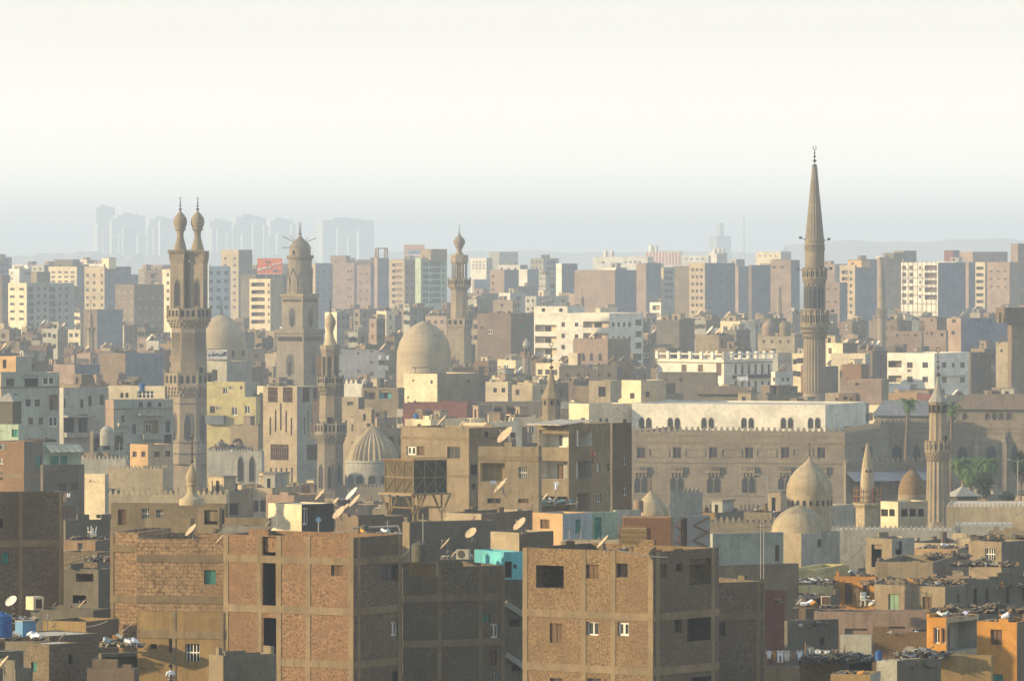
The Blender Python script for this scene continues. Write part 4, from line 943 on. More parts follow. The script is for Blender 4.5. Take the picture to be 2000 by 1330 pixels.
def hiproof(key, x0, x1, yt, ye, sc, label, m='tan', wins=(), wallm='stone2', wy=None, cat='building', yb=None):
    xm = x0 + (x1 - x0) * .98
    b = B(key, x0, xm, x1, ye, sc, label, wallm, wallm, th=9, par=.1, yb=yb or (ye + 30), wins=wins, depth=14, name='hall', cat=cat)
    r = MB(); w, d = b.wl, b.wr; z0, z1 = b.h + .01, b.h + (ye - yt) / sc; o = .8; k = min(w, d) * .48
    A_, B_, C_, D_ = (-w - o, -o, z0), (o, -o, z0), (o, d + o, z0), (-w - o, d + o, z0); E_, F_ = (-w + k, d / 2, z1), (-k, d / 2, z1)
    r.face([A_, B_, F_, E_], pm(m)); r.face([B_, C_, F_], pm(m)); r.face([C_, D_, E_, F_], pm(m)); r.face([D_, A_, E_], pm(m)); r.face([A_, D_, C_, B_], pm('framed')); r.build('hip_roof', b.root); return b
hiproof('r2', 1868, 2020, 770, 800, 10.8, 'long hall with a low brown hipped roof and arched windows at right', 'brown', [(1884, 813, 9, 16, 'a'), (1928, 813, 9, 16, 'a'), (1942, 813, 9, 16, 'a'), (1955, 813, 9, 16, 'a'), (1970, 813, 9, 16, 'a')], yb=826)
hiproof('r3', 1712, 1822, 782, 812, 10.7, 'grey hipped roof hall behind the tall palm', 'bluegrey', yb=824)
hiproof('r4', 1362, 1462, 754, 770, 10.5, 'dark low pyramid roof behind the attic storey', 'brown', yb=786)
B('r5', 1735, 1790, 1800, 768, 10.0, 'orange-red brick shed behind the tall palm', 'apricot', 'pink', th=15, yb=790, name='shed', cat='shed')
B('r6', 1790, 1825, 1833, 770, 10.1, 'small dark red shed left of the fluted minaret', 'red', 'red', th=20, yb=786, name='shed', cat='shed')
B('r7', 1612, 1660, 1672, 768, 10.3, 'low beige hut with a dark window at the foot of the tallest minaret', 'sand', 'palegrey', th=22, yb=790, wins=[(1634, 782, 7, 10), (1657, 782, 5, 9)], name='hut', cat='hut')
# ---- kiosk with pyramid roof beside the fluted minaret
t = Tower(1880, 14.5, 'small dark kiosk with a pale pyramid roof right of the fluted minaret', radians(22), 'kiosk', 'kiosk', yb=992, ytop=949, hw=30)
t.seg('walls', 'dark', 4, [(966, 31), (1000, 31)], rot=pi / 4); t.seg('roof', 'palegrey', 4, [(949, 1.5), (958, 17), (967, 41), (968.5, 41)], rot=pi / 4); t.seg('knob', 'palegrey', 8, [(944, .6), (950, 2)])
# ---- beige building with dishes, and the balcony building
B('b1', 783, 916, 992, 836, 20, 'beige two-storey house front with a grey side and dishes on top', 'tan', 'conc', th=38, yb=990, band=[857, 930], roof='roofd', ragged=.4,
  wins=[(803, 880, 18, 17, 'W'), (822, 880, 14, 17, 's'), (886, 884, 25, 24, 'd'), (926, 920, 13, 26, 'h'), (925, 950, 8, 12), (950, 850, 8, 14)])
B('b2', 934, 1052, 1058, 873, 21.5, 'weathered beige house with a cream recess and a shutter', 'tan', 'tan', th=16, yb=985, ragged=.6, roof='roof',
  log=[(962, 922, 48, 36, 'yellow', 1.3, 's', .36)], wins=[(1021, 923, 17, 22, 'x'), (1022, 978, 20, 8, 's'), (965, 978, 26, 10, 'd')], frame=([], [896], .3))
B('b3', 1050, 1111, 1196, 829, 21, 'balcony house with white recesses stacked over each other', 'tan', 'conc', th=36, yb=988, roof='roof',
  log=[(1081, 857, 58, 34, 'white', 1.6, 'w', .34), (1080, 918, 57, 36, 'white', 1.6, 's', .34), (1081, 980, 54, 22, 'cream', 1.6, 'h', .3), (1141, 855, 29, 32, 'white', 1.5, 'h', .4), (1141, 917, 30, 34, 'palegrey', 1.5, 'h', .35), (1140, 980, 28, 34, 'sand', 1.5, 'v', .5)],
  wins=[(1169, 913, 7, 16, 'W'), (1170, 972, 9, 17, 'w'), (1188, 912, 4, 14, 'd'), (1189, 969, 6, 18, 'w')])
q = BL['b3']; b = MB()
for k in range(8): x0, x1 = -q.wl * 1.04 * (k + 1) / 8, -q.wl * 1.04 * k / 8; b.rbox(((x0 + x1) / 2, 1.2, q.h + .12 + .04 * (k % 2)), (x1 - x0) * 1.05, 5.4, .07, 0, pm('rooflight'), 0, .06)
b.build('awning_roof', q.root)
B('b4', 1192, 1196, 1234, 826, 22.5, 'dark shaded tall house slice right of the balcony house', 'grey', 'brown', th=60, yb=990, wins=[(1222, 901, 8, 14, 'w'), (1222, 960, 9, 16, 'w')], ragged=1)
# ---- near left: grey brick, block-stone house, rendered house
B('n1', -30, -18, 124, 962, 31, 'big dark brick house with a green window at the left edge', 'grey', 'greybrick', th=70, yb=1115, wins=[(0, 1021, 12, 18, 'h'), (10, 1090, 14, 22, 'g')], frame=([40, 118], [1062], .25), seed=4)
B('n2a', 217, 440, 446, 984, 27, 'tan house with barred windows carrying the small bulb finial', 'tan', 'tan', th=10, yb=1040, roof='roofd', wins=[(238, 1010, 16, 30, 's'), (284, 1003, 15, 20, 'x'), (312, 1003, 15, 15, 'x')], depth=12)
B('n2b', 386, 428, 434, 992, 29, 'small open rooftop shed with dark shelves right of the barred windows', 'tan', 'tan', th=20, yb=1020, log=[(412, 1010, 26, 28, 'dark', 1.2, None)], depth=3, name='roof_shed', cat='roof shed')
B('n2c', 283, 372, 380, 1013, 29.8, 'plain ochre roof wall with an open end behind the block-stone house', 'tan', 'tan', th=10, yb=1045, depth=2.5, par=.5, name='roof_wall', cat='roof wall')
B('n2d', 215, 270, 272, 1040, 31.2, 'narrow left bay of the block-stone house', 'block', 'block', th=14, yb=1215, depth=7, frame=([219], [1071, 1170], .22))
B('n2', 267, 438, 440, 1053, 31.4, 'yellow block-stone house with one green shuttered window', 'block', 'block', th=10, yb=1200, depth=8, wins=[(410, 1127, 23, 28, 'g')], frame=([], [1092, 1172], .25), seed=8)
B('n3', 268, 437, 441, 1196, 36, 'low mustard house with a flat shaded roof terrace and a grille window', 'mustard', 'mustard', th=16, yb=1330, roof='roofd', par=1.5, depth=5, wins=[(376, 1274, 28, 34, 'x'), (334, 1258, 8, 34, 'd'), (300, 1262, 12, 10, 'h')], frame=([340, 434], [1240], .2))
# ---- brick towers in front
B('n4', 437, 691, 786, 1050, 33.2, 'red-brown brick apartment house with concrete frame grid, front centre left', 'redbrick', 'greybrick', th=31, yb=1330, roof='roofd', par=1.0, cat='house', name='brick_house',
  wins=[(658, 1114, 23, 20, 's'), (762, 1119, 34, 34, 'd'), (771, 1227, 15, 30, 'W'), (773, 1322, 15, 26, 'd')],
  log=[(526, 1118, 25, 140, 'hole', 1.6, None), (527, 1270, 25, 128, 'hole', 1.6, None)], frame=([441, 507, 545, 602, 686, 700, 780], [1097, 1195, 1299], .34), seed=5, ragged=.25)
B('n5', 784, 787, 986, 1109, 31.6, 'long shaded grey-brown brick house with framed panels', 'greybrick', 'greybrick', th=64, yb=1330, roof='roof', par=.8, wins=[(950, 1206, 15, 14, 'g'), (966, 1232, 15, 30, 'W'), (962, 1285, 16, 30, 's'), (968, 1323, 12, 16, 'w')], frame=([858, 938, 982], [1170, 1258], .3), seed=6, name='brick_house')
B('n6', 799, 852, 856, 1099, 32.4, 'short ochre parapet block carrying the black tank', 'mustard', 'tan', th=12, yb=1121, depth=2.2, par=.3, base=1126, name='parapet_wall', cat='parapet wall')
B('n7', 980, 984, 1022, 1078, 31.0, 'bright turquoise rooftop room with an open doorway', 'turq', 'turq', th=62, yb=1130, wins=[(993, 1112, 15, 32, 'h'), (1006, 1106, 6, 8, 'h')], depth=4, base=1132, name='roof_room', cat='roof room')
B('n8', 980, 983, 1032, 1131, 30.8, 'narrow grey stairwell house with slanting stair bands', 'grey', 'grey', th=66, yb=1330, wins=[(1005, 1216, 20, 14, 'h'), (1010, 1304, 20, 13, 'h')], name='stairwell', cat='stairwell')
q = BL['n8']; b = MB()
for py in (1180, 1280):
    L, a, c, e, f = q.rect(990, py, 10, 10); z = f
    b.rbox((.12, q.wr * .45, z - .5), .2, q.wr * .95, .35, 0, pm('palegrey'), 0, -.55)
b.build('stair_band', q.root)
B('n9', 1021, 1276, 1404, 1078, 34.5, 'ochre brick apartment house with broken roofline, front centre right', 'brick', 'greybrick', th=36, yb=1330, roof='roofd', par=.9, name='brick_house', ragged=.9,
  wins=[(1157, 1116, 24, 27, 's'), (1215, 1114, 22, 28, 'h'), (1086, 1236, 25, 38, 's'), (1157, 1227, 23, 27, 'w'), (1217, 1228, 22, 27, 'W'), (1296, 1114, 12, 26, 's'), (1327, 1108, 13, 15, 'h'), (1325, 1222, 14, 28, 'h'), (1086, 1332, 24, 16, 'd'), (1160, 1330, 26, 12, 'd')],
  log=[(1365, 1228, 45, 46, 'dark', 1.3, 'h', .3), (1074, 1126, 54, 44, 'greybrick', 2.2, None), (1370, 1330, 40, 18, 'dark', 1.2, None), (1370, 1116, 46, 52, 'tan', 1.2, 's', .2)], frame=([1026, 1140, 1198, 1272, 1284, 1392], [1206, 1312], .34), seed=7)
B('n10', 1395, 1398, 1492, 1138, 33.0, 'grey brick annex with a tall corner post right of the ochre brick house', 'greybrick', 'greybrick', th=62, yb=1330, roof='roofd', ragged=.4, frame=([1480], [1205], .3), wins=[(1409, 1228, 14, 30, 'd')])
B('n9b', 1276, 1278, 1318, 1010, 27, None, 'wood') if False else None
# ---- roofs between the brick towers
B('c1', 524, 589, 652, 985, 27.4, 'bright cream rooftop hut with a white roof and dark side panel', 'cream', 'dark', th=44, yb=1032, roof='rooflight', par=.06, depth=None, wins=[(597, 1008, 12, 34, 'w')], name='roof_hut', cat='roof hut')
B('c2', 437, 525, 530, 1012, 28.2, 'low shaded tan roof house left of the bright cream hut', 'tan', 'grey', th=12, yb=1045, roof='roof', ragged=.5)
B('c3', 655, 700, 796, 1010, 26.2, 'shaded brown low house with flat roof behind the big brick tower', 'brown', 'brown', th=50, yb=1050, roof='roofd', ragged=.6, par=.8)
B('c4', 786, 800, 968, 1020, 26.8, 'grey shaded roof compound with low parapets under the water tower', 'tan', 'grey', th=58, yb=1090, roof='roof', par=1.5, ragged=.4)
B('c5', 868, 940, 1040, 1003, 24.6, 'long low tan parapet house lit on its edge behind the water tower', 'sand', 'brown', th=30, yb=1024, roof='roof', ragged=.8, name='parapet_wall', cat='parapet wall')
B('c6', 958, 1014, 1081, 1040, 28.0, 'cream parapet corner with a grey brick side left of the orange wall', 'sand', 'greybrick', th=42, yb=1100, roof='rooflight', par=1.2, depth=None, name='parapet_wall', cat='parapet wall')
B('c7', 1040, 1099, 1156, 1003, 25.4, 'orange-lit house front with a pale green-grey side wall', 'apricot', 'paleblue', th=44, yb=1070, wins=[(1064, 1023, 18, 18, 's'), (1129, 1028, 11, 27, 'g')], roof='roof')
B('c8', 1150, 1155, 1206, 1000, 25.2, 'pale yellow-green room front with a tall green door and a strip lamp', 'mint', 'mint', th=66, yb=1066, wins=[(1168, 1034, 14, 48, 'g')], roof='roof')
B('c9', 1198, 1202, 1252, 996, 24.6, 'plain pale grey rendered house left of the corrugated hut', 'palegrey', 'palegrey', th=66, yb=1066, wins=[(1206, 1046, 10, 6, 'h')])
B('c10', 1095, 1240, 1250, 1058, 27.6, 'long low orange parapet in front of the pale green room', 'sand', 'sand', th=8, yb=1085, par=.5, depth=5, roof='roof', name='parapet_wall', cat='parapet wall')
B('c11', 1216, 1310, 1316, 1009, 27.8, 'rusty brown corrugated hut beside the caged tank', 'wood', 'wood', th=12, yb=1072, par=.1, depth=4, roof='metal', name='roof_hut', cat='hut')
B('c12', 1308, 1314, 1387, 1008, 27.2, 'grey sheet-metal hut with diagonal braces', 'bluegrey', 'metal', th=66, yb=1078, par=.1, depth=3, roof='metal', name='roof_hut', cat='hut', wins=[(1336, 1040, 12, 56, 's')])
q = BL['c12']; b = MB()
for y0, y1 in ((0.1, .28), (.55, .95)):
    for z0, z1 in ((q.h - 2.3, q.h - 1.2), (q.h - 1.2, q.h - .15)): b.tube((.06, q.wr * y0, (z0 + z1) / 2), (.06, q.wr * y1, z1), .05, pm('rust'), 4); b.tube((.06, q.wr * y0, (z0 + z1) / 2), (.06, q.wr * y1, z0), .05, pm('rust'), 4)
b.build('brace', q.root)
b = MB()
for k in range(24): x = -BL['c11'].wl * (k + .5) / 24; b.box(x - .035, x + .035, -.05, -.002, BL['c11'].h - 3.2, BL['c11'].h - .1, pm('rust'))
b.build('corrugation', BL['c11'].root)
B('c13', 1386, 1392, 1530, 1042, 25.6, 'long blank grey-green wall house with thin aerial poles', 'palegrey', 'greygreen', th=66, yb=1096, roof='rooflight', par=.3, wins=[(1518, 1080, 8, 32, 's')], name='yard_wall', cat='yard wall')
B('c14', 1384, 1390, 1560, 1104, 27.2, 'low dark roof terrace behind the grey brick annex', 'tan', 'tan', th=66, yb=1136, roof='roof', par=.3)
B('c15', 1540, 1594, 1658, 1112, 25.0, 'pale yellow low wall house with one tiny hole', 'yellow', 'yellow', th=20, yb=1130, par=.3, roof='rooflight', name='yard_wall', cat='yard wall')
B('c16', 1308, 1312, 1372, 962, 19.5, 'small grey-beige domed-yard wall with tiny crenellations before the office building', 'palegrey', 'palegrey', th=66, yb=1000, cren=.45, par=.3, name='yard_wall', cat='yard wall')
B('c17', 1380, 1535, 1545, 1020, 21, 'long low courtyard wall with dense pointed crenellations', 'stone2', 'stone2', th=8, yb=1032, cren=.55, par=.2, roof='rooflight', depth=16, name='mosque_wall', cat='mosque')
# ---- mosque with domes at right
B('d1', 1529, 1605, 1618, 1000, 19.0, None, 'sand') if False else None
B('d2', 1502, 1565, 1640, 1042, 21.9, 'cream dome base block with one small arched window', 'sand', 'palegrey', th=35, yb=1105, par=.2, wins=[(1600, 1060, 8, 16, 'a')], roof='rooflight', name='domed_hall', cat='mosque')
B('d3', 1558, 1622, 1668, 988, 18.6, 'grey-beige mosque block right of the two cream domes', 'palegrey', 'palegrey', th=30, yb=1025, par=.2, wins=[(1616, 1004, 6, 14, 'a'), (1612, 1022, 8, 14, 'a'), (1623, 1022, 8, 14, 'a')], name='mosque_hall', cat='mosque')
B('d4', 1720, 1754, 1812, 980, 18.8, 'low cream mosque room with a row of wide dark windows', 'cream', 'sand', th=48, yb=1024, roof='rooflight', par=.1, wins=[(1727, 1001, 15, 14, 'h'), (1742, 1001, 11, 14, 'h'), (1767, 1001, 13, 15, 'h'), (1783, 1001, 13, 15, 'h'), (1799, 1001, 12, 15, 'h')], name='mosque_hall', cat='mosque')
B('d5', 1622, 1870, 1876, 1036, 20.4, 'pale mosque roof terrace edged by dark merlons left of the fluted minaret', 'palegrey', 'palegrey', th=7, yb=1062, cren=.5, par=.05, roof='rooflight', depth=22, name='mosque_wall', cat='mosque')
B('d6', 1864, 1990, 1998, 1028, 19.6, 'pale mosque roof terrace with merlons right of the fluted minaret', 'palegrey', 'palegrey', th=7, yb=1050, cren=.5, par=.05, roof='rooflight', depth=34, name='mosque_wall', cat='mosque')
B('d7', 1848, 2010, 2016, 990, 16.6, 'farther orange-lit mosque parapet with pointed merlons at right', 'sand', 'sand', th=6, yb=1010, cren=.5, par=.1, roof='rooflight', depth=9, name='mosque_wall', cat='mosque')
B('d8', 1978, 2010, 2014, 1006, 20.2, 'lit cream corner pier at the right edge of the mosque roof', 'sand', 'brown', th=10, yb=1034, name='pier', cat='pier')
# ---- lower right slum roofs
kx = dict(ragged=.9)
B('e1', 1691, 1742, 1786, 1052, 23.6, 'ruined tan roof house with an open shelf bay and a dark doorway', 'tan', 'palegrey', th=40, yb=1112, log=[(1712, 1085, 20, 44, 'dark', 1.2, 's', .3), (1755, 1076, 12, 38, 'hole', 1.5, None)], **kx)
B('e2', 1710, 1822, 1870, 1098, 25.0, 'crumbling low orange-tan parapet below the ruined roof house', 'tan', 'brown', th=14, yb=1125, depth=6, **kx, name='parapet_wall', cat='parapet wall')
B('e3', 1784, 1870, 1892, 1072, 22.8, 'low orange-lit wall house under a pale lean-to roof', 'apricot', 'tan', th=14, yb=1098, roof='rooflight', par=.1, wins=[(1890, 1068, 7, 11)], name='yard_wall', cat='yard wall')
B('e4', 1892, 1956, 2012, 1058, 24.0, 'tan rooftop house with a barred square window at the right', 'tan', 'grey', th=42, yb=1110, wins=[(1934, 1082, 20, 22, 'x')], **kx)
B('e5', 1868, 1895, 1908, 1052, 22.2, 'small sand house with one dark window left of the barred-window house', 'sand', 'tan', th=25, yb=1078, wins=[(1888, 1068, 7, 12)])
B('e6', 1930, 2010, 2014, 1038, 21.6, 'long low tan wall with rubble on top at the right edge', 'tan', 'tan', th=10, yb=1062, **kx, name='yard_wall', cat='yard wall')
B('e7', 1629, 1709, 1716, 1126, 26.4, 'vivid orange rooftop room with two brown doors', 'orange', 'orange', th=14, yb=1184, wins=[(1657, 1158, 15, 40, 's'), (1692, 1154, 13, 26, 's')], roof='roof', par=.2, ragged=.6, name='roof_room', cat='roof room')
B('e8', 1708, 1846, 1884, 1146, 27.0, 'tan house with a green shutter and a brown window, lit front', 'tan', 'grey', th=36, yb=1196, wins=[(1745, 1177, 20, 34, 'p'), (1811, 1177, 18, 24, 's'), (1872, 1168, 4, 15, 'h')], roof='rubble', par=.2, ragged=1.4)
B('e9', 1880, 1884, 1932, 1132, 26.2, 'shaded grey house with a tall narrow window behind the tan house', 'brown', 'grey', th=62, yb=1196, wins=[(1905, 1166, 6, 36, 'h'), (1930, 1166, 10, 34, 'd')], ragged=1)
B('e10', 1928, 1932, 2014, 1126, 25.6, 'long shaded grey house at the right edge with narrow windows', 'brown', 'grey', th=64, yb=1196, wins=[(1968, 1162, 8, 36, 'd'), (1999, 1160, 6, 30, 'd')], ragged=1)
B('e11', 1590, 1852, 1858, 1196, 29.2, 'long stained terrace wall with low piers and dark openings', 'pink', 'pink', th=8, yb=1236, par=1.6, roof='roof', depth=5, log=[(1672, 1234, 44, 14, 'dark', 1.2, None), (1740, 1228, 56, 10, 'red', .6, None), (1798, 1236, 30, 14, 'turq', .5, None)], bal=[], name='terrace_wall', cat='terrace wall')
B('e12', 1494, 1532, 1536, 1152, 27.6, 'narrow dark red rendered house right of the annex post', 'red', 'red', th=24, yb=1270, depth=6)
B('e13', 1532, 1538, 1638, 1212, 30.0, 'dark grey rendered house behind the washing lines', 'grey', 'grey', th=62, yb=1290, par=.5, wins=[(1606, 1252, 9, 16, 'h')])
B('e14', 1492, 1590, 1640, 1168, 27.0, 'messy roof of boards and rags left of the vivid orange room', 'brown', 'grey', th=20, yb=1200, roof='rubbled', par=.2, depth=6, log=[(1590, 1176, 40, 14, 'dark', 1.5, None)], **kx)
B('e15', 1641, 1702, 1708, 1241, 31.0, 'blank pale grey rendered wall stub above the black shack', 'palegrey', 'palegrey', th=16, yb=1285, par=.3, depth=4, name='wall_stub', cat='wall stub')
B('e16', 1704, 1834, 1838, 1238, 31.4, 'brown rubble-brick wall with a pale arched patch', 'brick', 'brick', th=10, yb=1300, par=.3, depth=4, **kx, name='brick_wall', cat='brick wall')
q = BL['e16']; b = MB(); L, a, c, e, f = q.rect(1778, 1278, 36, 34); cx_ = -q.wl + (a + c) / 2; r_ = (c - a) / 2
b.face([(cx_ - r_, -.02, e - 1)] + [(cx_ - r_ * cos(pi * k / 10), -.02, f - r_ + r_ * sin(pi * k / 10)) for k in range(11)] + [(cx_ + r_, -.02, e - 1)], pm('palegrey')); b.build('plaster_patch', q.root)
B('e17', 1810, 1848, 1912, 1206, 32.0, 'bright orange house with a shaded porch, brown door and lit pier', 'orange', 'sand', th=30, yb=1290, roof='rubble', par=.2, wins=[(1829, 1241, 12, 32, 'w'), (1843, 1241, 9, 30, 'w')], log=[(1880, 1241, 58, 56, 'palegrey', 1.3, 'v', .34)], ragged=.6)
B('e18', 1908, 1986, 2020, 1215, 32.6, 'orange house with a brown shutter at the lower right corner', 'orange', 'brown', th=24, yb=1330, roof='rubble', par=.2, wins=[(1946, 1244, 23, 30, 's'), (1948, 1326, 22, 20, 'g')], ragged=.8)
B('e19', 1838, 1936, 1940, 1281, 34.6, 'blank mustard wall with an open lit roof yard', 'mustard', 'mustard', th=10, yb=1330, par=1.4, roof='roof', depth=5, name='yard_wall', cat='yard wall')
B('e20', 1560, 1640, 1704, 1296, 33.6, 'black wooden lean-to shack under torn boards', 'brick', 'rubbled', th=22, yb=1330, roof='rubbled', par=.1, log=[(1680, 1303, 44, 22, 'hole', 1.6, None)], ragged=1.2, name='shack', cat='shack')
B('e21', 1495, 1556, 1562, 1303, 34.0, 'low grey yard wall under the hanging washing', 'conc', 'conc', th=10, yb=1330, par=1, depth=5, name='yard_wall', cat='yard wall')
B('e22', 1622, 1700, 1720, 1317, 36.0, 'small ochre shed roof strewn with scraps at the bottom edge', 'mustard', 'palegrey', th=14, yb=1330, roof='rubble', par=.3, name='shed', cat='shed')
B('e23', 1712, 1752, 1770, 1290, 34.4, 'small rounded grey rendered shed beside the blue barrel', 'palegrey', 'grey', th=30, yb=1330, par=.2, depth=3, name='shed', cat='shed')
B('e24', 1764, 1770, 1838, 1288, 34.0, 'low grey brick yard with netting thrown on top', 'grey', 'grey', th=64, yb=1330, roof='rubbled', par=.6, ragged=1.2, name='brick_yard', cat='brick yard')
# ---- lower left hovels
B('f1', -20, 140, 146, 1113, 28.4, 'low grey house with a weathered white roof sheet behind the white dish', 'grey', 'grey', th=14, yb=1190, roof='rooflight', par=.05, wins=[(110, 1165, 11, 30, 'b'), (42, 1172, 14, 24, 'h')], depth=7)
B('f2', 123, 128, 216, 1016, 24.4, 'dark recess house behind the block-stone house with a red-brown rooftop shed', 'grey', 'grey', th=62, yb=1060, ragged=1)
B('f3', 122, 186, 222, 1056, 26.4, 'wooden rooftop shed strip with a pale door and junk on top', 'wood', 'grey', th=22, yb=1080, wins=[(157, 1067, 9, 14, 'w')], roof='rubble', par=.1, depth=4, name='roof_shed', cat='roof shed')
B('f4', 120, 190, 224, 1079, 27.4, 'plain shaded brick house below the wooden rooftop shed', 'greybrick', 'grey', th=30, yb=1130)
B('f5', 140, 192, 224, 1112, 28.8, 'ragged grey house with a sagging curved balcony', 'grey', 'grey', th=30, yb=1200, roof='rubble', par=.1, log=[(165, 1128, 34, 16, 'tan', 1.4, None), (155, 1170, 26, 16, 'hole', 1, None)], **kx)
B('f6', 60, 182, 216, 1192, 31.6, 'dark low roof edge with two small lit dishes on it', 'grey', 'grey', th=20, yb=1225, roof='rubbled', par=.2, **kx)
B('f7', 84, 168, 232, 1214, 33.0, 'low orange-lit parapet wall with a pole and dish', 'mustard', 'brown', th=26, yb=1245, roof='roof', par=.8, name='parapet_wall', cat='parapet wall')
B('f8', 10, 96, 196, 1242, 34.5, 'flat pale roof house with the blue tank on it', 'grey', 'greybrick', th=46, yb=1275, roof='rooflight', par=.04)
B('f9', 52, 96, 156, 1258, 35.5, 'dim brick hovel with a small dark window under a pale roof board', 'greybrick', 'greybrick', th=48, yb=1330, roof='rooflight', par=.04, wins=[(66, 1302, 11, 18, 'g'), (138, 1287, 8, 20, 'h')])
B('f10', -20, -2, 46, 1272, 36.5, 'grey shed with a white corrugated roof at the lower left edge', 'grey', 'grey', th=60, yb=1330, roof='rooflight', par=.03, name='shed', cat='shed')
B('f11', 6, 30, 64, 1306, 38, 'small dark shed in the bottom left corner behind the tilted dish', 'grey', 'grey', th=48, yb=1330, roof='roofd', par=.1, ragged=1, name='shed', cat='shed')
B('f12', 192, 198, 278, 1276, 35.6, 'black sheltered yard topped by a heap of rubbish', 'grey', 'grey', th=64, yb=1305, roof='rubble', par=.05, log=[(238, 1292, 66, 20, 'hole', 1.5, None)], name='shelter', cat='shelter')
B('f13', 170, 262, 272, 1306, 37.0, 'stained low wall in the bottom foreground left of the white-shirted person', 'brown', 'brown', th=12, yb=1330, ragged=1.5, roof='roofd', name='yard_wall', cat='yard wall')
B('f14', 408, 436, 540, 1280, 37.6, 'broken dark wall with a bitten-out top in front of the brick tower', 'tan', 'grey', th=60, yb=1330, ragged=1.6, par=1.5, depth=5, roof='roofd', name='broken_wall', cat='broken wall')
B('f15', 268, 392, 400, 1345, 38.5, 'low roof terrace the white-shirted person stands on', 'conc', 'conc', th=12, yb=1345, par=.05, roof='roofd', depth=10, base=1500, name='roof_terrace', cat='roof terrace')
# ================================================================ minarets
# twin-headed minaret
t = Tower(369, 10.0, 'tall octagonal minaret with two bulb heads side by side, at the left', yb=960, ytop=386, hw=50)
t.seg('base', 'stone', 4, [(870, 40), (905, 50), (960, 62), (1000, 62)], rot=pi / 4 - .45)
t.seg('lower_shaft', 'stone', 8, [(768, 38), (845, 39.5), (880, 42), (905, 44)])
for yy, hw_ in ((786, 39.5), (862, 42), (884, 43.5)): t.seg('string_course', 'stone2', 8, [(yy - 1.5, hw_ + 1), (yy, hw_ + 1.6), (yy + 1.5, hw_ + 1)])
niches(t.root, 4.28, t.z(880), t.z(805), 1.5, FR, 8, 'arched_niche'); niches(t.root, 4.33, t.z(867), t.z(838), .55, FR, 8, 'slit_window', st='h')
t.balc(728, 752, 774, 48.5, 38, cnt=32)
t.seg('middle_shaft', 'stone', 8, [(632, 33), (752, 36)])
b = MB(); m = pm('stone2'); R = random.Random(5); r8 = 3.62 * cos(pi / 8)     # interlaced strapwork on the middle shaft
for ang in FR:
    for i in range(5):
        for j in range(9):
            u = (i - 2) * .47; z = t.z(702) + j * .62
            for dx, dz in ((.24, .31), (-.24, .31)):
                pt = lambda uu, zz: ((r8 + .06) * cos(ang) - uu * sin(ang), (r8 + .06) * sin(ang) + uu * cos(ang), zz)
                b.tube(pt(u - dx, z - dz), pt(u + dx, z + dz), .065, m, 4)
b.build('strapwork', t.root)
niches(t.root, 3.88, t.z(750), t.z(716), .8, [FR[2]], 8, 'doorway', st='h')
t.balc(602, 622, 640, 43, 33, cnt=28)
t.seg('dark_slot_core', 'brown', 8, [(512, 6), (620, 6)])  # added behind the gap between the turrets, coloured dark for its shade
for dx in (-19.2, 19.2):
    t.seg('turret', 'stone', 4, [(506, 19.3), (624, 19.3)], rot=pi / 4 - .28, dx=dx)
    a0 = -pi / 2 - .28
    niches(t.root, 2.02, t.z(599), t.z(550), .7, [a0, a0 + pi / 2], 4, 'dark_slit', dx / 10, 'h'); niches(t.root, 2.0, t.z(602), t.z(544), 1.05, [a0, a0 + pi / 2], 4, 'tall_opening', dx / 10)
    o = t.seg('turret_cornice', 'stone', 4, [(490, 22.3), (500, 22.3), (501, 22), (507, 21.5), (514, 19.4)], rot=pi / 4 - .28, dx=dx)
    b = MB()
    for k in range(9):
        for s_ in (-1,):
            u = (k - 4) * .4; a = -pi / 2 - .28; q = 1.8
            b.rbox((dx / 10 + q * cos(a) - u * sin(a), q * sin(a) + u * cos(a), t.z(491)), .2, .22, .7, a, pm('stone'))
    b.build('merlons', o)
    cxp = dx * .88
    t.seg('neck', 'stone', 20, [(448, 10.5), (452, 7.5), (458, 6.3), (464, 6.6), (475, 9.5), (488, 12.5), (494, 13)], dx=cxp, smooth=.7)
    t.seg('bulb', 'stone', 24, [(411, 1), (415, 3.2), (420, 8), (426, 12), (433, 13.4), (440, 12.4), (446, 9.6), (447, 11), (449, 11), (450, 9)], dx=cxp, smooth=.7)
    finial(t.root, 0, 385, 412, 4.2, 10, t.g, dx=cxp / 10)
# square stepped minaret
t = Tower(586, 7.7, 'massive square stepped minaret with a domed round top and spikes', radians(-34.6), yb=755, ytop=437, hw=48)
q4 = dict(rot=pi / 4)
t.seg('lowest_tier', 'stone2', 4, [(668, 46), (760, 48), (900, 50)], **q4)
t.seg('lower_cornice', 'stone2', 4, [(643, 50), (650, 50), (653, 47), (668, 46)], **q4)
t.seg('middle_tier', 'stone2', 4, [(578, 36), (645, 36.5)], **q4)
t.seg('upper_cornice', 'stone', 4, [(574, 39), (579, 39), (582, 36)], **q4)
for z0, z1, w, hw in ((t.z(590), t.z(584), .34, 36.4), (t.z(666), t.z(657), .45, 47)):
    for sgn in (0, 1):
        for k in range(10 if hw < 40 else 14):
            n_ = 10 if hw < 40 else 14; q = hw / 7.7 * cos(pi / 4); u = (k - (n_ - 1) / 2) * (1.75 * q / n_)
            o = add_win(t.root, 'h', (u, -q - .013, (z0 + z1) / 2) if sgn == 0 else (q + .013, u, (z0 + z1) / 2), w, z1 - z0, 0 if sgn == 0 else pi / 2); o.name = 'blind_arch'
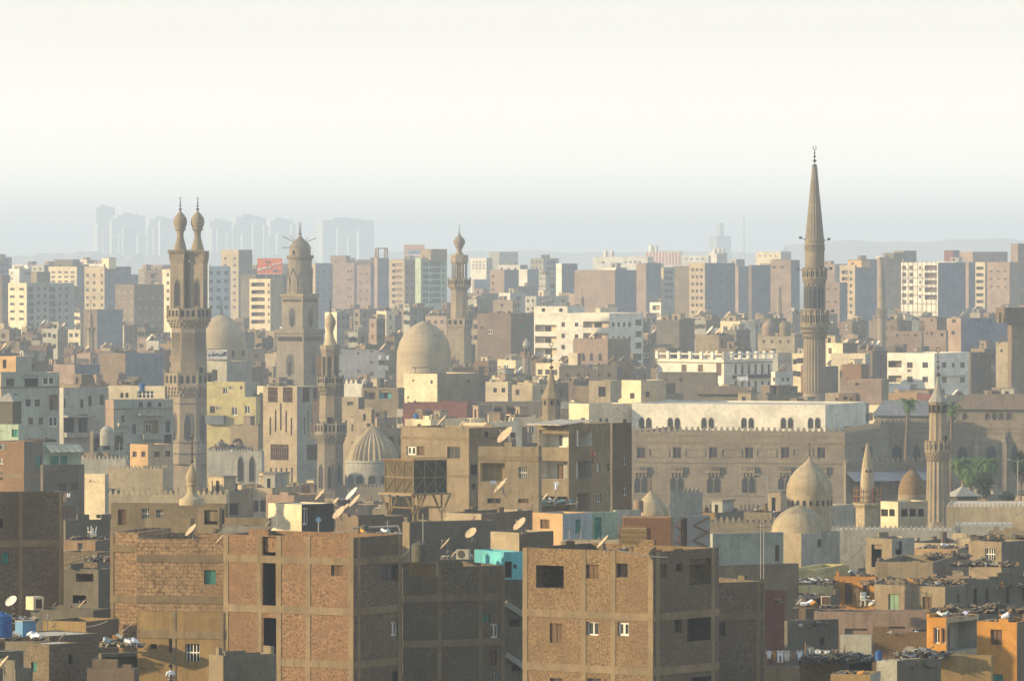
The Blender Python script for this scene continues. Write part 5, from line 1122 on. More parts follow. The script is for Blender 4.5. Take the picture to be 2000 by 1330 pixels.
for y0, y1, w, hw in ((600, 636, 2.0, 36.4), (690, 732, 2.2, 47.6)):
    niches(t.root, hw / 7.7, t.z(y1), t.z(y0), w, [-pi / 2, 0], 4, 'arched_niche'); niches(t.root, hw / 7.7 + .1, t.z(y1 + 3), t.z(y0 + 14), w * .4, [-pi / 2, 0], 4, 'opening', st='h')
b = MB(); rail(b, 34 / 7.7, t.z(576), t.z(563), pm('wood'), 4, pi / 4, True, True); b.build('wooden_railing', t.root)
t.seg('round_tier', 'stone2', 24, [(508, 23), (575, 24.5)], smooth=.5)
b = MB(); m = pm('stone')
for k in range(8):      # interlaced arches round the drum
    a = -pi / 2 + k * pi / 4
    for s_ in (-1, 1):
        pts = [(a + s_ * (.39 - .39 * sin(pi / 2 * j / 6)), t.z(548) + (t.z(524) - t.z(548)) * sin(pi / 2 * j / 6) ** .8) for j in range(7)]
        P_ = lambda ang, z: (3.18 * cos(ang), 3.18 * sin(ang), z)
        for p, q in zip(pts, pts[1:]): b.tube(P_(*p), P_(*q), .13, m, 4)
        b.tube(P_(a + s_ * .39, t.z(548)), P_(a + s_ * .39, t.z(574)), .15, m, 5)
b.build('interlaced_arches', t.root); niches(t.root, 3.1, t.z(570), t.z(545), .8, [-pi / 2 - .35], 60, 'opening', st='h')
t.seg('round_cornice', 'stone2', 24, [(499, 27), (503, 27), (508, 23.5), (512, 23)], smooth=.4)
t.seg('lantern', 'stone2', 24, [(485, 21), (500, 21)], smooth=.4); niches(t.root, 2.74, t.z(498), t.z(489), .65, [-pi / 2 - .0], 60, 'opening', st='h')
t.seg('dome_cap', 'stone2', 28, [(457, .8), (462, 3), (467, 7), (471, 12), (476, 17), (481, 20), (486, 21)], smooth=.7)
b = MB()
for a, l, up in ((-2.2, 3.6, .6), (3.0, 3, .9), (-.3, 2.6, .7), (.9, 3, .5), (-2.7, 2.0, 0.02), (-.2, 1.8, .02)):
    z = t.z(473) if up > .1 else t.z(484); q = 1.6 if up > .1 else 2.7; b.tube((q * cos(a), q * sin(a), z), ((q + l * cos(up)) * cos(a), (q + l * cos(up)) * sin(a), z + l * sin(up) * .7), .09, pm('wood'), 4)
b.build('wooden_pegs', t.root); finial(t.root, 0, 436, 459, 4, 7.7, t.g)
# slim minaret with three galleries
t = Tower(645, 11.6, 'slim ornate minaret with crenellated galleries and scaffold baskets, right of the slit-windowed tower', yb=965, ytop=585, hw=34)
t.seg('shaft', 'stone2', 8, [(850, 25), (1010, 26.5)]); t.seg('middle_shaft', 'stone', 8, [(752, 20), (856, 22.5)]); t.seg('pavilion_core', 'stone2', 8, [(684, 11), (740, 12)])
for k in range(8): a = pi / 8 + k * pi / 4; b = MB(); b.tube((1.35 * cos(a), 1.35 * sin(a), t.z(738)), (1.35 * cos(a), 1.35 * sin(a), t.z(684)), .22, pm('stone2'), 6); b.build('column', t.root)
t.seg('pavilion_head', 'stone2', 8, [(674, 20), (682, 20), (690, 17), (697, 16)])
t.balc(736, 750, 772, 26, 20, 'stone2', cnt=24); t.balc(826, 846, 866, 32, 24, 'stone2', cnt=28)
niches(t.root, 2.1, t.z(830), t.z(814), .9, [FR[1]], 8, 'doorway', st='h'); niches(t.root, 2.45, t.z(955), t.z(905), .8, FR, 8, 'arched_niche')
b = MB(); R = random.Random(2)
for z0, z1, q in ((t.z(732), t.z(697), 2.0), (t.z(820), t.z(780), 2.6), (t.z(856), t.z(826), 2.95)):
    for k in range(5): x = -q - .15 + .28 * k - .2; b.tube((x, -.5, z0), (x, -.5, z1), .05, pm('wood'), 4); b.tube((x, .5, z0), (x, .5, z1), .05, pm('wood'), 4)
    for k in range(5): z = z0 + (z1 - z0) * k / 4; b.tube((-q - .4, -.5, z), (-q + .8, -.5, z), .05, pm('wood'), 4)
    b.box(-q - .35, -q + .2, -.45, .45, z0 + (z1 - z0) * .45, z0 + (z1 - z0) * .7, pm('pink'))
b.build('scaffold', t.root)
t.seg('neck', 'sand', 20, [(640, 8.5), (645, 6.6), (652, 6), (660, 8), (668, 11.5), (676, 14)], smooth=.7)
t.seg('bulb', 'sand', 24, [(608, .8), (613, 2.8), (618, 6.5), (624, 10), (629, 11.2), (634, 10.4), (639, 8.4), (641, 8.6)], smooth=.7)
finial(t.root, 0, 585, 610, 4.2, 11.6, t.g)
# far round-topped minaret
t = Tower(897, 7.3, 'distant minaret with one round bulb and two galleries beside the big plain dome', yb=715, ytop=440, hw=28)
t.seg('lower_shaft', 'stone', 4, [(640, 25), (760, 27)], rot=pi / 4 - .4); t.seg('shaft', 'stone', 8, [(556, 15.5), (642, 18)]); t.seg('pavilion_core', 'stone2', 8, [(505, 9), (550, 10)])
for k in range(8): a = pi / 8 + k * pi / 4; b = MB(); b.tube((1.95 * cos(a), 1.95 * sin(a), t.z(548)), (1.95 * cos(a), 1.95 * sin(a), t.z(508)), .3, pm('stone'), 5); b.build('column', t.root)
t.seg('pavilion_head', 'stone', 8, [(498, 17), (512, 17.5), (516, 15)]); t.balc(545, 558, 566, 23, 16, cnt=16); t.balc(622, 636, 646, 28, 19, rot=pi / 4 - .4, n=4, cnt=16)
t.seg('neck', 'stone', 20, [(484, 7), (488, 5), (492, 5), (496, 8), (500, 9.5)], smooth=.7); t.seg('bulb', 'stone2', 20, [(456, .8), (461, 3.5), (466, 9), (471, 11.4), (476, 11), (482, 8), (485, 7)], smooth=.7); finial(t.root, 0, 440, 458, 2.5, 7.3, t.g)
# tallest pencil minaret
t = Tower(1591, 9.7, 'tallest pencil-shaped minaret with long tapering cone and two round galleries', yb=786, ytop=285, hw=30)
t.seg('foot', 'stone', 24, [(768, 22.5), (776, 24), (785, 25), (900, 25)], smooth=.5)
t.seg('fluted_shaft', 'stone', 96, [(660, 20.5), (668, 21.5), (770, 22.5)], flute=.065, nf=24)
t.balc(611, 634, 662, 28, 21, 'stone', 24, cnt=30); t.seg('arcaded_shaft', 'stone', 64, [(548, 19.5), (636, 20.5)], flute=.1, nf=16)
niches(t.root, 2.12, t.z(604), t.z(556), .9, [-pi / 2 + k * pi / 8 for k in range(-4, 5)], 60, 'blind_arch')
t.balc(527, 543, 556, 24.5, 19.5, 'stone', 24, cnt=30); t.seg('upper_shaft', 'stone', 24, [(467, 18.6), (482, 19), (545, 19.5)], smooth=.5)
niches(t.root, 2.02, t.z(632), t.z(617), .7, [-pi / 2 + .75], 60, 'doorway', st='h'); niches(t.root, 1.98, t.z(540), t.z(520), .8, [-pi / 2 + .75], 60, 'doorway', st='h')
b = MB(); R = random.Random(9)
for z in (t.z(489), t.z(480)): b.lathe([(1.95, z - .15), (2.1, z), (2.1, z + .15), (1.95, z + .3)], 24, pm('stone2'))
for k in range(20): a = 2 * pi * k / 20; b.rbox((1.98 * cos(a), 1.98 * sin(a), t.z(485)), .14, .25, .6, a, pm('stone2'))
b.build('frieze', t.root); t.seg('tapering_cone', 'stone2', 72, [(334, 5.4), (340, 6.2), (468, 18.5)], flute=.06, nf=18)
t.seg('cone_rim', 'stone', 24, [(466, 19), (470, 19.6), (474, 19.2)]); t.seg('cone_cap', 'stone2', 16, [(323, 1.5), (328, 5.6), (336, 5.8)])
b = MB()
for (a, z, q) in ((pi, 467, 2), (0, 470, 2), (pi + .2, 467, 2), (-.2, 470, 2), (0, 610, 2.8), (pi, 612, 2.8), (0.2, 527, 2.5), (pi, 528, 2.5), (-.3, 610, 2.8)):
    b.tube((q * cos(a), q * sin(a), t.z(z)), ((q + .8) * cos(a), (q + .8) * sin(a), t.z(z) + .1), .07, pm('metal'), 4); b.lathe([(.1, t.z(z)), (.28, t.z(z) + .1), (.3, t.z(z) + .45), (.1, t.z(z) + .55)], 8, pm('tank'), (q + .9) * cos(a), (q + .9) * sin(a))
b.build('loudspeakers', t.root); finial(t.root, 0, 285, 330, 6.5, 9.7, t.g)
# slender far minaret
t = Tower(1722, 6.6, 'slender distant needle minaret with a plain cone, right of the tallest one', yb=682, ytop=500, hw=11)
t.seg('shaft', 'stone', 16, [(613, 8), (760, 9.4)], smooth=.5); t.balc(604, 613, 622, 10.5, 8, n=16, cnt=12); t.seg('upper_shaft', 'stone', 16, [(562, 7), (615, 7.6)], smooth=.5)
t.seg('cone', 'stone2', 16, [(506, .9), (520, 2.6), (561, 7.6), (563, 8)], smooth=.5); finial(t.root, 0, 494, 508, 1.5, 6.6, t.g)
# fluted minaret right
t = Tower(1832, 14.6, 'fluted stone minaret with a pointed cap and one gallery at the right', yb=1046, ytop=676, hw=30)
t.seg('flared_base', 'stone', 8, [(1018, 25), (1024, 26), (1036, 31), (1050, 34), (1110, 34)]); t.seg('fluted_shaft', 'stone', 96, [(896, 21.5), (1020, 24)], flute=.1, nf=16)
t.balc(864, 880, 900, 26, 21, 'stone', 16, cnt=24); t.seg('upper_shaft', 'stone', 80, [(782, 16.5), (884, 18)], flute=.09, nf=10)
niches(t.root, 1.2, t.z(806), t.z(790), .42, [-pi / 2 + k * .63 for k in (-2, -1, 0, 1, 2)], 60, 'window', st='h'); niches(t.root, 1.24, t.z(872), t.z(850), .6, [-pi / 2 + .9], 60, 'doorway', st='h')
t.seg('cone', 'palegrey', 10, [(735, 1.3), (752, 5), (770, 11), (784, 19), (785, 19.5)]); finial(t.root, 0, 678, 738, 6.5, 14.6, t.g)
# small bullet minaret
t = Tower(1694, 18.2, 'small bullet-shaped cream minaret with an iron-railed gallery', radians(8), yb=1110, ytop=862, hw=50)
t.seg('bullet_top', 'sand', 28, [(864, .6), (872, 3), (890, 7), (908, 10), (930, 12.5), (955, 14), (988, 14.5)], smooth=.8)
niches(t.root, .62, t.z(922), t.z(917), .2, [-pi / 2 - .35, -pi / 2 + .35], 60, 'window', st='h'); niches(t.root, .78, t.z(982), t.z(952), .38, [-pi / 2 + .75], 60, 'doorway', st='h')
t.seg('gallery_slab', 'sand', 8, [(982, 28), (985, 28), (990, 24)]); b = MB(); rail(b, 26.5 / 18.2, t.z(983), t.z(957), pm('rust'), 14, 0, True, True); b.build('iron_railing', t.root)
t.seg('hexagonal_shaft', 'sand', 6, [(988, 24), (1040, 23.5), (1042, 24.5), (1045, 24.5), (1047, 23), (1082, 22)], rot=.1); niches(t.root, 1.24, t.z(1034), t.z(1006), .5, [.1 + pi / 6 - pi / 3 * k for k in (1, 2, 3)], 6, 'niche'); niches(t.root, 1.26, t.z(1033), t.z(1020), .25, [.1 + pi / 6 - pi / 3 * k for k in (1, 2, 3)], 6, 'slit_window', st='h')
t.seg('skirt_roof', 'pink', 10, [(1066, 16), (1076, 21), (1088, 34), (1096, 50), (1098, 50)]); t.seg('octagonal_base', 'palegrey', 8, [(1096, 42), (1180, 42)])
# pointed spire before the dark shed
t = Tower(1077, 14.0, 'short octagonal turret with a plain pointed spire and ring finial', yb=826, ytop=670, hw=20)
t.seg('turret', 'tan', 8, [(776, 18), (900, 19)]); t.seg('spire', 'tan', 8, [(722, 2), (740, 6), (760, 12.5), (776, 19.5), (778, 20)]); niches(t.root, 1.42, t.z(791), t.z(781), .35, FR, 8, 'window', st='h'); finial(t.root, 0, 668, 724, 5.6, 14, t.g)
# small stocky far minaret
t = Tower(1028, 8.0, 'little stocky minaret with a domed cap left of the pointed spire', yb=728, ytop=645, hw=13)
t.seg('shaft', 'stone2', 8, [(694, 8), (800, 9)]); t.balc(688, 694, 700, 12, 8, 'pink', cnt=10); t.seg('lantern', 'stone2', 8, [(674, 7), (694, 7)]); niches(t.root, .94, t.z(690), t.z(679), .45, FR, 8, 'opening', st='h'); t.seg('dome_cap', 'palegrey', 16, [(660, .6), (664, 3), (669, 6), (675, 7.6)], smooth=.7); finial(t.root, 0, 645, 662, 1.6, 8, t.g)
t = Tower(1522, 5.7, 'tiny sunlit minaret with a ball top left of the tallest minaret', yb=615, ytop=560, hw=7)
t.seg('shaft', 'stone', 8, [(572, 4.2), (612, 5.4), (700, 6)]); t.seg('ball_top', 'stone2', 12, [(559, .5), (562, 3), (566, 3.6), (570, 2.4), (574, 4)], smooth=.7)
t = Tower(177, 7.0, 'short stub minaret in the haze left of the twin minaret', yb=690, ytop=590, hw=9)
t.seg('shaft', 'stone', 8, [(650, 7), (760, 8)]); t.seg('upper_shaft', 'pink', 8, [(622, 4.5), (650, 5)]); t.seg('cap', 'pink', 10, [(608, .6), (614, 3), (623, 5)]); t.balc(640, 645, 652, 9, 6, cnt=8); finial(t.root, 0, 586, 610, 2, 7, t.g)
t = Tower(1137, 6.9, 'tiny dark spire rising behind the white five-storey block', yb=600, ytop=565, hw=5)
t.seg('shaft', 'stone2', 8, [(588, 3.5), (700, 4)]); t.seg('cap', 'stone2', 8, [(578, .6), (582, 3), (588, 4.5)]); finial(t.root, 0, 564, 580, 1.2, 6.9, t.g)
# bulb finial on the tan house
t = Tower(375, 27.4, 'large beaded bulb finial of a lost minaret on the tan roof in front', yb=985, ytop=848, hw=26, name='bulb_finial', cat='finial', base=986)
t.seg('plinth', 'sand', 24, [(966, 12), (970, 15), (974, 24), (977, 25.5), (986, 25.5)], smooth=.5); t.seg('neck', 'sand', 24, [(942, 10.5), (944, 11), (947, 11), (949, 9.3), (962, 9.3), (966, 12)], smooth=.5)
t.seg('bulb', 'sand', 28, [(906, .9), (911, 3), (917, 6.5), (924, 10.5), (931, 12.4), (937, 11.8), (943, 9.8)], smooth=.8); finial(t.root, 0, 849, 908, 4.8, 27.4, t.g)
# ================================================================ domes
dome(432, 8.4, 'big plain grey dome half hidden by the twin minaret', [(614, .8), (617, 9), (623, 22), (633, 35), (647, 44), (662, 48.5), (684, 50)], [(684, 50), (760, 51)], 'sand', (586, 617, 5), yb=745, win=5, winy=(683, 696, 7))
dome(828, 8.8, 'big plain pink-beige dome in the centre beside the distant minaret', [(626, .8), (630, 10), (639, 26), (652, 39), (668, 48), (686, 52.5), (712, 53.5)], [(712, 53.5), (800, 53.5)], 'sand', (606, 628, 4), yb=735)
t = dome(728, 11.9, 'ribbed dome with dark grooves right of the slim minaret', [(825, .6), (832, 5), (841, 14), (852, 27), (866, 40), (881, 48), (900, 52)], None, 'sand', (800, 828, 4), yb=945, ribs=30, flute=.12)
t.seg('drum', 'palegrey', 40, [(898, 54), (902, 54), (904, 52), (914, 53), (960, 54), (1010, 54)], smooth=.4)
niches(t.root, 4.5, t.z(944), t.z(926), 1.3, [-pi / 2 + k * .46 for k in (-3, -2, -1, 0, 1, 2, 3)], 200, 'drum_window')
t = Tower(728, 11.9, 'carved parapet terrace around the ribbed dome', radians(-12), 'terrace_wall', 'wall', yb=985, ytop=945, hw=60); t.seg('wall', 'stone2', 4, [(948, 84), (1000, 84)], rot=pi / 4)
b = MB()
for k in range(16): u = (k - 7.5) * .6; b.box(u - .18, u + .18, -5.0, -4.85, t.z(948), t.z(942), pm('stone2'))
b.build('merlons', t.root)
dome(1581, 19.6, 'onion-shaped cream dome with a window ring and spiral finial', [(890, .7), (896, 3), (902, 8), (910, 18), (920, 29), (932, 38), (945, 43.5), (958, 45.5), (966, 44.8)], [(966, 45.2), (992, 45.2), (1040, 45.2)], 'sand', (866, 892, 3.4), yb=990, win=9, winy=(975, 986, 5))
dome(1560, 21.7, 'low round cream dome in front of the onion-shaped dome', [(986, .6), (989, 10), (994, 22), (1002, 35), (1013, 45), (1026, 51.5), (1040, 54), (1046, 54.5)], [(1045, 55), (1060, 55)], 'sand', yb=1045)
dome(1781, 18.0, 'small stone dome covered with carved pattern left of the fluted minaret', [(916, .6), (919, 6), (926, 14), (935, 20), (946, 24.5), (958, 26.5), (966, 27)], [(965, 27), (990, 27.5), (1000, 27.5)], 'brick', (899, 918, 2), yb=980, dm='stone')
dome(1271, 22.5, 'pale pointed tent-like dome rising behind the rooftops beside a clay jar', [(957, .6), (962, 5), (970, 13), (980, 23), (990, 31), (998, 35), (1004, 36.5)], [(1004, 36.5), (1060, 36.5)], 'sand', (926, 958, 3), yb=1003)
tank_at(W(1247, 1000, 23.2), .42, 1.0, 'pink', 'clay-coloured round jar tank at the foot of the pale tent-like dome')
dome(1501, 7.5, 'left one of the two small domes beside the tallest minaret', [(625, .6), (627, 5), (632, 10), (639, 12.5)], [(638, 12.5), (656, 12.5)], 'pink', yb=640)
dome(1532, 7.5, 'right one of the two small domes beside the tallest minaret', [(626, .6), (628, 5), (633, 10), (640, 12.5)], [(639, 12.5), (656, 12.5)], 'tan', yb=640)
# ================================================================ plants
palm(1769, 787, 12.6, 925, 'tall palm with a bare trunk standing left of the fluted minaret', 40, 2.4, .5, 1)
palm(1857, 797, 12.9, 965, 'tall palm half hidden by the fluted minaret cap', 36, 2.2, .2, 2)
palm(1882, 905, 13.6, 968, 'stout leafy palm directly right of the fluted minaret', 60, 3.1, .0, 3, .4)
palm(1911, 908, 13.4, 975, 'middle palm of the group by the gothic windows', 56, 2.9, .1, 4, .3)
palm(1930, 906, 13.5, 975, 'rightmost palm of the group by the gothic windows', 56, 2.9, -.1, 5, .3)
palm(1896, 926, 13.7, 980, 'low palm between the stout palm and the middle palm', 50, 2.4, .0, 6, .3)
tree(1926, 922, 14.1, 992, 24, 'dense dark green tree below the palm group', 3)
tree(1993, 880, 14.2, 992, 20, 'tall dark tree cut by the right edge', 4)
tree(1965, 966, 14.6, 996, 20, 'low dark green shrubby tree right of the kiosk', 5, 1500)
tree(1778, 960, 14.4, 1000, 10, 'small green tree behind the carved stone dome', 6, 700)
tree(2, 1250, 40, 1420, 0.1, 'x', 7, 5) if False else None
# ================================================================ street lamps, poles
def lamp(px, yt, yb, sc, label):
    x, y, z = W(px, yb, sc); h = (yb - yt) / sc; t = thing('street_lamp', label, 'street lamp', (x, y, z - 6))
    b = MB(); b.tube((0, 0, 0), (0, 0, h + 6), .08, pm('metal'), 6); b.build('pole', t)
    for s_ in (-1, 1): b = MB(); b.tube((0, 0, h + 5.9), (s_ * 1.1, 0, h + 6.2), .05, pm('metal'), 5); b.rbox((s_ * 1.4, 0, h + 6.2), .7, .25, .14, 0, pm('palegrey')); b.build('lamp_head', t)
lamp(1499, 929, 1015, 15, 'double-armed street lamp before the office building'); lamp(1635, 1066, 1100, 20, 'small street lamp beside the skirt roof'); lamp(1988, 900, 1000, 15, 'slim street lamp pole near the dark tree at the right edge')
# ================================================================ billboards and signs
def board(px, py, w, h, sc, m, label, name='billboard', legs=14, rz=0):
    x, y, z = W(px, py, sc); t = thing(name, label, 'billboard' if name == 'billboard' else 'sign', (x, y, z - h / sc / 2 - legs / sc), rz); W2, H2, l = w / sc / 2, h / sc, legs / sc
    b = MB(); b.box(-W2, W2, 0, .3, l, l + H2, m); b.build('board', t)
    b = MB()
    for k in range(4): x = -W2 * .9 + k * W2 * .6; b.tube((x, .35, 0), (x, .35, l + H2), .12, pm('metal'), 4)
    for z0, z1 in ((l - .02, l - .2), (l + H2, l + H2 + .18)): b.box(-W2, W2, -.06, .36, min(z0, z1), max(z0, z1), pm('frame' if name == 'billboard' else 'tan'))
    b.build('support_frame', t); return t, W2, H2, l
def stroke(b, pts, w, m, y=-.03):
    for p, q in zip(pts, pts[1:]): b.tube((p[0], y, p[1]), (q[0], y, q[1]), w, m, 4)
t, W2, H2, l = board(527, 520, 49, 30, 5.1, mat('poster_orange', (.80, .20, .07), 'flat', .6), 'orange advertising billboard with white scribbled lettering left of the stepped minaret')
b = MB(); wm = pm('frame'); S_ = lambda pts: [(x * W2, l + H2 * (z * .5 + .5)) for x, z in pts]
stroke(b, S_([(-.35, .75), (-.3, .45), (-.15, .55), (-.1, .4), (.0, .6), (.05, .35)]), .16, pm('bronze')); stroke(b, S_([(-.25, .15), (-.1, .05), (-.22, -.1), (-.05, -.15)]), .16, pm('bronze'))
for k in range(3): stroke(b, S_([(-.9 + .34 * k, -.6 + .14 * k), (-.8 + .34 * k, -.3 + .1 * k), (-.72 + .34 * k, -.55 + .14 * k), (-.62 + .34 * k, -.3 + .14 * k)]), .26, wm)
stroke(b, S_([(.2, .05), (.45, .3), (.6, .2), (.9, .5)]), .2, wm); stroke(b, S_([(.25, -.6), (.4, -.55), (.62, -.6)]), .5, pm('bluegrey'), -.01); b.build('lettering', t)
t, W2, H2, l = board(809, 488, 40, 19, 3.6, mat('poster_pink', (.62, .34, .28), 'flat', .6), 'pale pink billboard with a blue picture on the roofline left of the distant minaret')
b = MB(); b.box(-W2 * .7, W2 * .7, -.06, -.005, l + H2 * .1, l + H2 * .5, pm('paleblue')); b.box(-W2 * .5, W2 * .55, -.1, -.065, l + H2 * .12, l + H2 * .36, pm('blue')); b.build('picture', t)
t, W2, H2, l = board(424, 692, 39, 19, 9.6, pm('frame'), 'white sign board with dark Arabic lettering right of the twin minaret', 'sign_board', 14)
b = MB(); ink = mat('ink_blue', (.05, .06, .12), 'flat'); S_ = lambda pts: [(x * W2, l + H2 * (z * .5 + .5)) for x, z in pts]
# joined script read right to left: strokes on a common baseline with dots
for pts in ([(.88, .55), (.86, -.2)], [(.78, .5), (.75, -.25), (.6, -.3), (.55, .0), (.45, .05), (.42, -.25), (.3, -.3), (.27, .05), (.18, -.25), (.05, -.3)], [(.05, -.3), (.02, .15), (-.1, .2), (-.12, -.2)], [(-.2, .0), (-.3, -.35), (-.45, -.4)],
            [(-.5, .1), (-.4, .25), (-.32, .1), (-.42, -.1), (-.6, -.2), (-.72, -.05)], [(-.72, -.25), (-.85, -.3), (-.88, .1)], [(.68, .5), (.66, -.3)]): stroke(b, S_(pts), .1, ink)
for x, z in ((.5, .45), (.36, -.6), (.22, .4), (-.3, .55), (-.45, .5), (-.75, .4), (-.8, -.65)): p = S_([(x, z)])[0]; b.rbox((p[0], -.05, p[1]), .17, .05, .15, .3, ink)
b.build('lettering', t)
# ================================================================ steel water tower
x, y, z = W(812, 1048, 23.0); t = thing('water_tower', 'rusty steel water tower with a big square tank on splayed legs', 'water tower', (x, y, z), radians(-49)); g = z; BLOCK.append((x, y, 4)); KEEP.append((755, 885, 885, 1000, 23.0))
Z = lambda py: H - (py - HZ) / 23.0 - g
b = MB(); w = 1.83; b.box(-w, w, -w, w, Z(962), Z(900), mat('tank_brown', (.125, .10, .06), 'plaster'), pm('rust')); b.face([(w + .012, -w, Z(962)), (w + .012, w, Z(962)), (w + .012, w, Z(900)), (w + .012, -w, Z(900))], mat('tank_shaded_green', (.075, .085, .06), 'plaster')); b.build('tank', t)  # right side overlaid with a darker green for its shade
b = MB(); wt = w + .05
for (ax, s_) in ((0, -1), (1, 1)):
    P_ = (lambda u, zz: (u, -wt, zz)) if ax == 0 else (lambda u, zz: (wt, u, zz))
    for u in (-w, -w / 3, w / 3, w): b.tube(P_(u, Z(962)), P_(u, Z(896)), .06, pm('steel'), 4)
    for zz in (Z(962), Z(931), Z(898)): b.tube(P_(-w, zz), P_(w, zz), .06, pm('steel'), 4)
    for k in range(3): u = -w + k * w * 2 / 3; v = u + w * 2 / 3; b.tube(P_(u, Z(962)), P_(v, Z(931)), .045, pm('steel'), 4); b.tube(P_(v, Z(931)), P_(u, Z(898)), .045, pm('steel'), 4)
b.build('tank_bracing', t)
b = MB(); b.box(-w - .45, w + .3, -w - .45, w + .3, Z(965), Z(962.1), pm('steel')); b.build('platform', t)
b = MB(); b.rbox((0, 0, Z(895)), 4.3, 4.1, .06, 0, pm('rust'), .04); b.build('tank_cover', t)
for ax, ay in ((-w * .85, -w * .85), (w * .85, -w * .85), (w * .85, w * .85), (-w * .85, w * .85)):
    b = MB(); b.tube((ax, ay, 0), (ax, ay, Z(965)), .09, pm('steel'), 5)
    for dx, dy in ((-1, 0), (1, 0), (0, -1), (0, 1)): b.tube((ax, ay, Z(1005)), (ax + dx * 1.0, ay + dy * 1.0, Z(966)), .065, pm('steel'), 4); b.tube((ax, ay, Z(1020)), (ax + dx * .7, ay + dy * .7, 0), .05, pm('steel'), 4)
    b.build('leg', t)
b = MB()
for zz in (Z(1018), Z(990)):
    for (p, q) in (((-1, -1), (1, -1)), ((1, -1), (1, 1)), ((1, 1), (-1, 1)), ((-1, 1), (-1, -1))): b.tube((p[0] * w * .85, p[1] * w * .85, zz), (q[0] * w * .85, q[1] * w * .85, zz), .06, pm('steel'), 4)
b.build('cross_beam', t)
# ================================================================ tanks, jars, cage
tank_at((*W(820, 1098, 32.2)[:2], W(820, 1098, 32.2)[2]), .52, 1.15, 'tank', 'black ribbed plastic tank on the ochre parapet')
tank_at(W(712, 1049, 31.0), .28, .75, 'tank', 'small dark round tank at the back of the red brick roof')
tank_at(W(4, 1244, 36.6), .55, 1.2, 'tankblue', 'blue plastic drum cut by the left edge'); tank_at(W(1716, 1289, 34.8), .2, .5, 'tankblue', 'small blue barrel in the yard at lower right')
x, y, z = W(18, 828, 17.4); t = thing('water_tank', 'big dark square tank under a pale cone cover at the left edge', 'water tank', (x, y, z), radians(-25)); b = MB(); b.box(-1.0, 1.0, -1.0, 1.0, 0, 2.5, pm('tank')); b.build('tank_body', t); b = MB(); b.lathe([(1.75, 2.52), (1.7, 2.58), (.9, 3.1), (.04, 3.5)], 4, pm('palegrey'), rot=pi / 4); b.build('cover', t)
x, y, z = W(50, 1245, 35.0); t = thing('water_tank', 'light blue box tank with white rim on the flat pale roof', 'water tank', (x, y, z), radians(-58)); b = MB(); b.box(-.45, .45, -.42, .42, 0, .92, pm('blue')); b.build('tank_body', t); b = MB(); b.box(-.48, .48, -.45, .45, .92, .97, pm('palegrey')); b.build('lid', t)
x, y, z = W(68, 1190, 32.0); t = thing('cooler_box', 'whitish metal cooler box with a dark grille beside the white dish', 'cooler', (x, y, z), radians(-52)); b = MB(); b.box(-.42, .42, -.38, .38, 0, .8, pm('cream')); b.build('case', t); add_win(t, 'd', (.43, 0, .38), .42, .56, pi / 2, 'grille')
x, y, z = W(1240, 1076, 33.4); t = thing('caged_tank', 'square yellowish tank inside a wire cage on the ochre brick roof', 'water tank', (x, y, z), radians(-14)); b = MB(); b.box(-.76, .76, -.5, .5, .12, 1.35, pm('yellow')); b.build('tank_body', t)
b = MB()
for k in range(10): u = -.82 + k * .182; b.tube((u, -.55, 0), (u, -.55, 1.45), .025, pm('rust'), 4)
for k in range(7): v = -.55 + k * .183; b.tube((.82, v, 0), (.82, v, 1.45), .025, pm('rust'), 4)
for k in range(6): zz = .05 + k * .28; b.tube((-.82, -.56, zz), (.82, -.56, zz), .025, pm('rust'), 4); b.tube((.83, -.55, zz), (.83, .55, zz), .025, pm('rust'), 4)
b.build('wire_cage', t)
for px, py, sc, r_, lb in ((1183, 502, 3.5, 2.6, 'left silver tank of the pair on the long white hall'), (1195, 502, 3.5, 2.6, 'right silver tank of the pair on the long white hall'), (1272, 492, 3.4, 3, 'silver tank on the striped hall, the taller left one'), (1282, 492, 3.4, 2.6, 'silver tank on the striped hall, the right one'),
                       (1396, 496, 3.4, 2.4, 'left pale tank of the trio below the hazy block'), (1404, 496, 3.4, 2.4, 'middle pale tank of the trio below the hazy block'), (1412, 496, 3.4, 2.4, 'right pale tank of the trio below the hazy block')):
    tank_at(W(px, py, sc), r_ * .45, r_ * 1.25, 'white', lb)
B('a46', 1384, 1400, 1420, 494, 3.3, 'small building stub carrying three pale tanks on the horizon', 'white', 'palegrey', th=30, yb=515)
x, y, z = W(1590, 1182, 29.3)
for px, py, w_, h_, m, lb in ((1613, 1181, 18, 17, 'cream', 'cream and brown upright cooler on the terrace beside the orange room'), (1676, 1183, 8, 32, 'tan', 'loose wooden board leaning against the orange room')):
    x, y, z = W(px, py, 29.3 if w_ > 10 else 27.4); b = MB()
    if w_ > 10: b.box(-w_ / 58, w_ / 58, -.25, .25, 0, h_ / 29, pm('cream')); b.box(-w_ / 62, w_ / 62, -.28, -.252, .06, h_ / 31, pm('shutter'))
    else: b.rbox((0, 0, .6), .25, .06, 1.3, 0, pm('wood'), 0.16); b.rbox((0, -.04, .35), .27, .03, .06, 0, pm('framed'), .16)
    tag(b.build('cooler' if w_ > 10 else 'leaning_board', None, None, (x, y, z)), lb, 'cooler' if w_ > 10 else 'board')
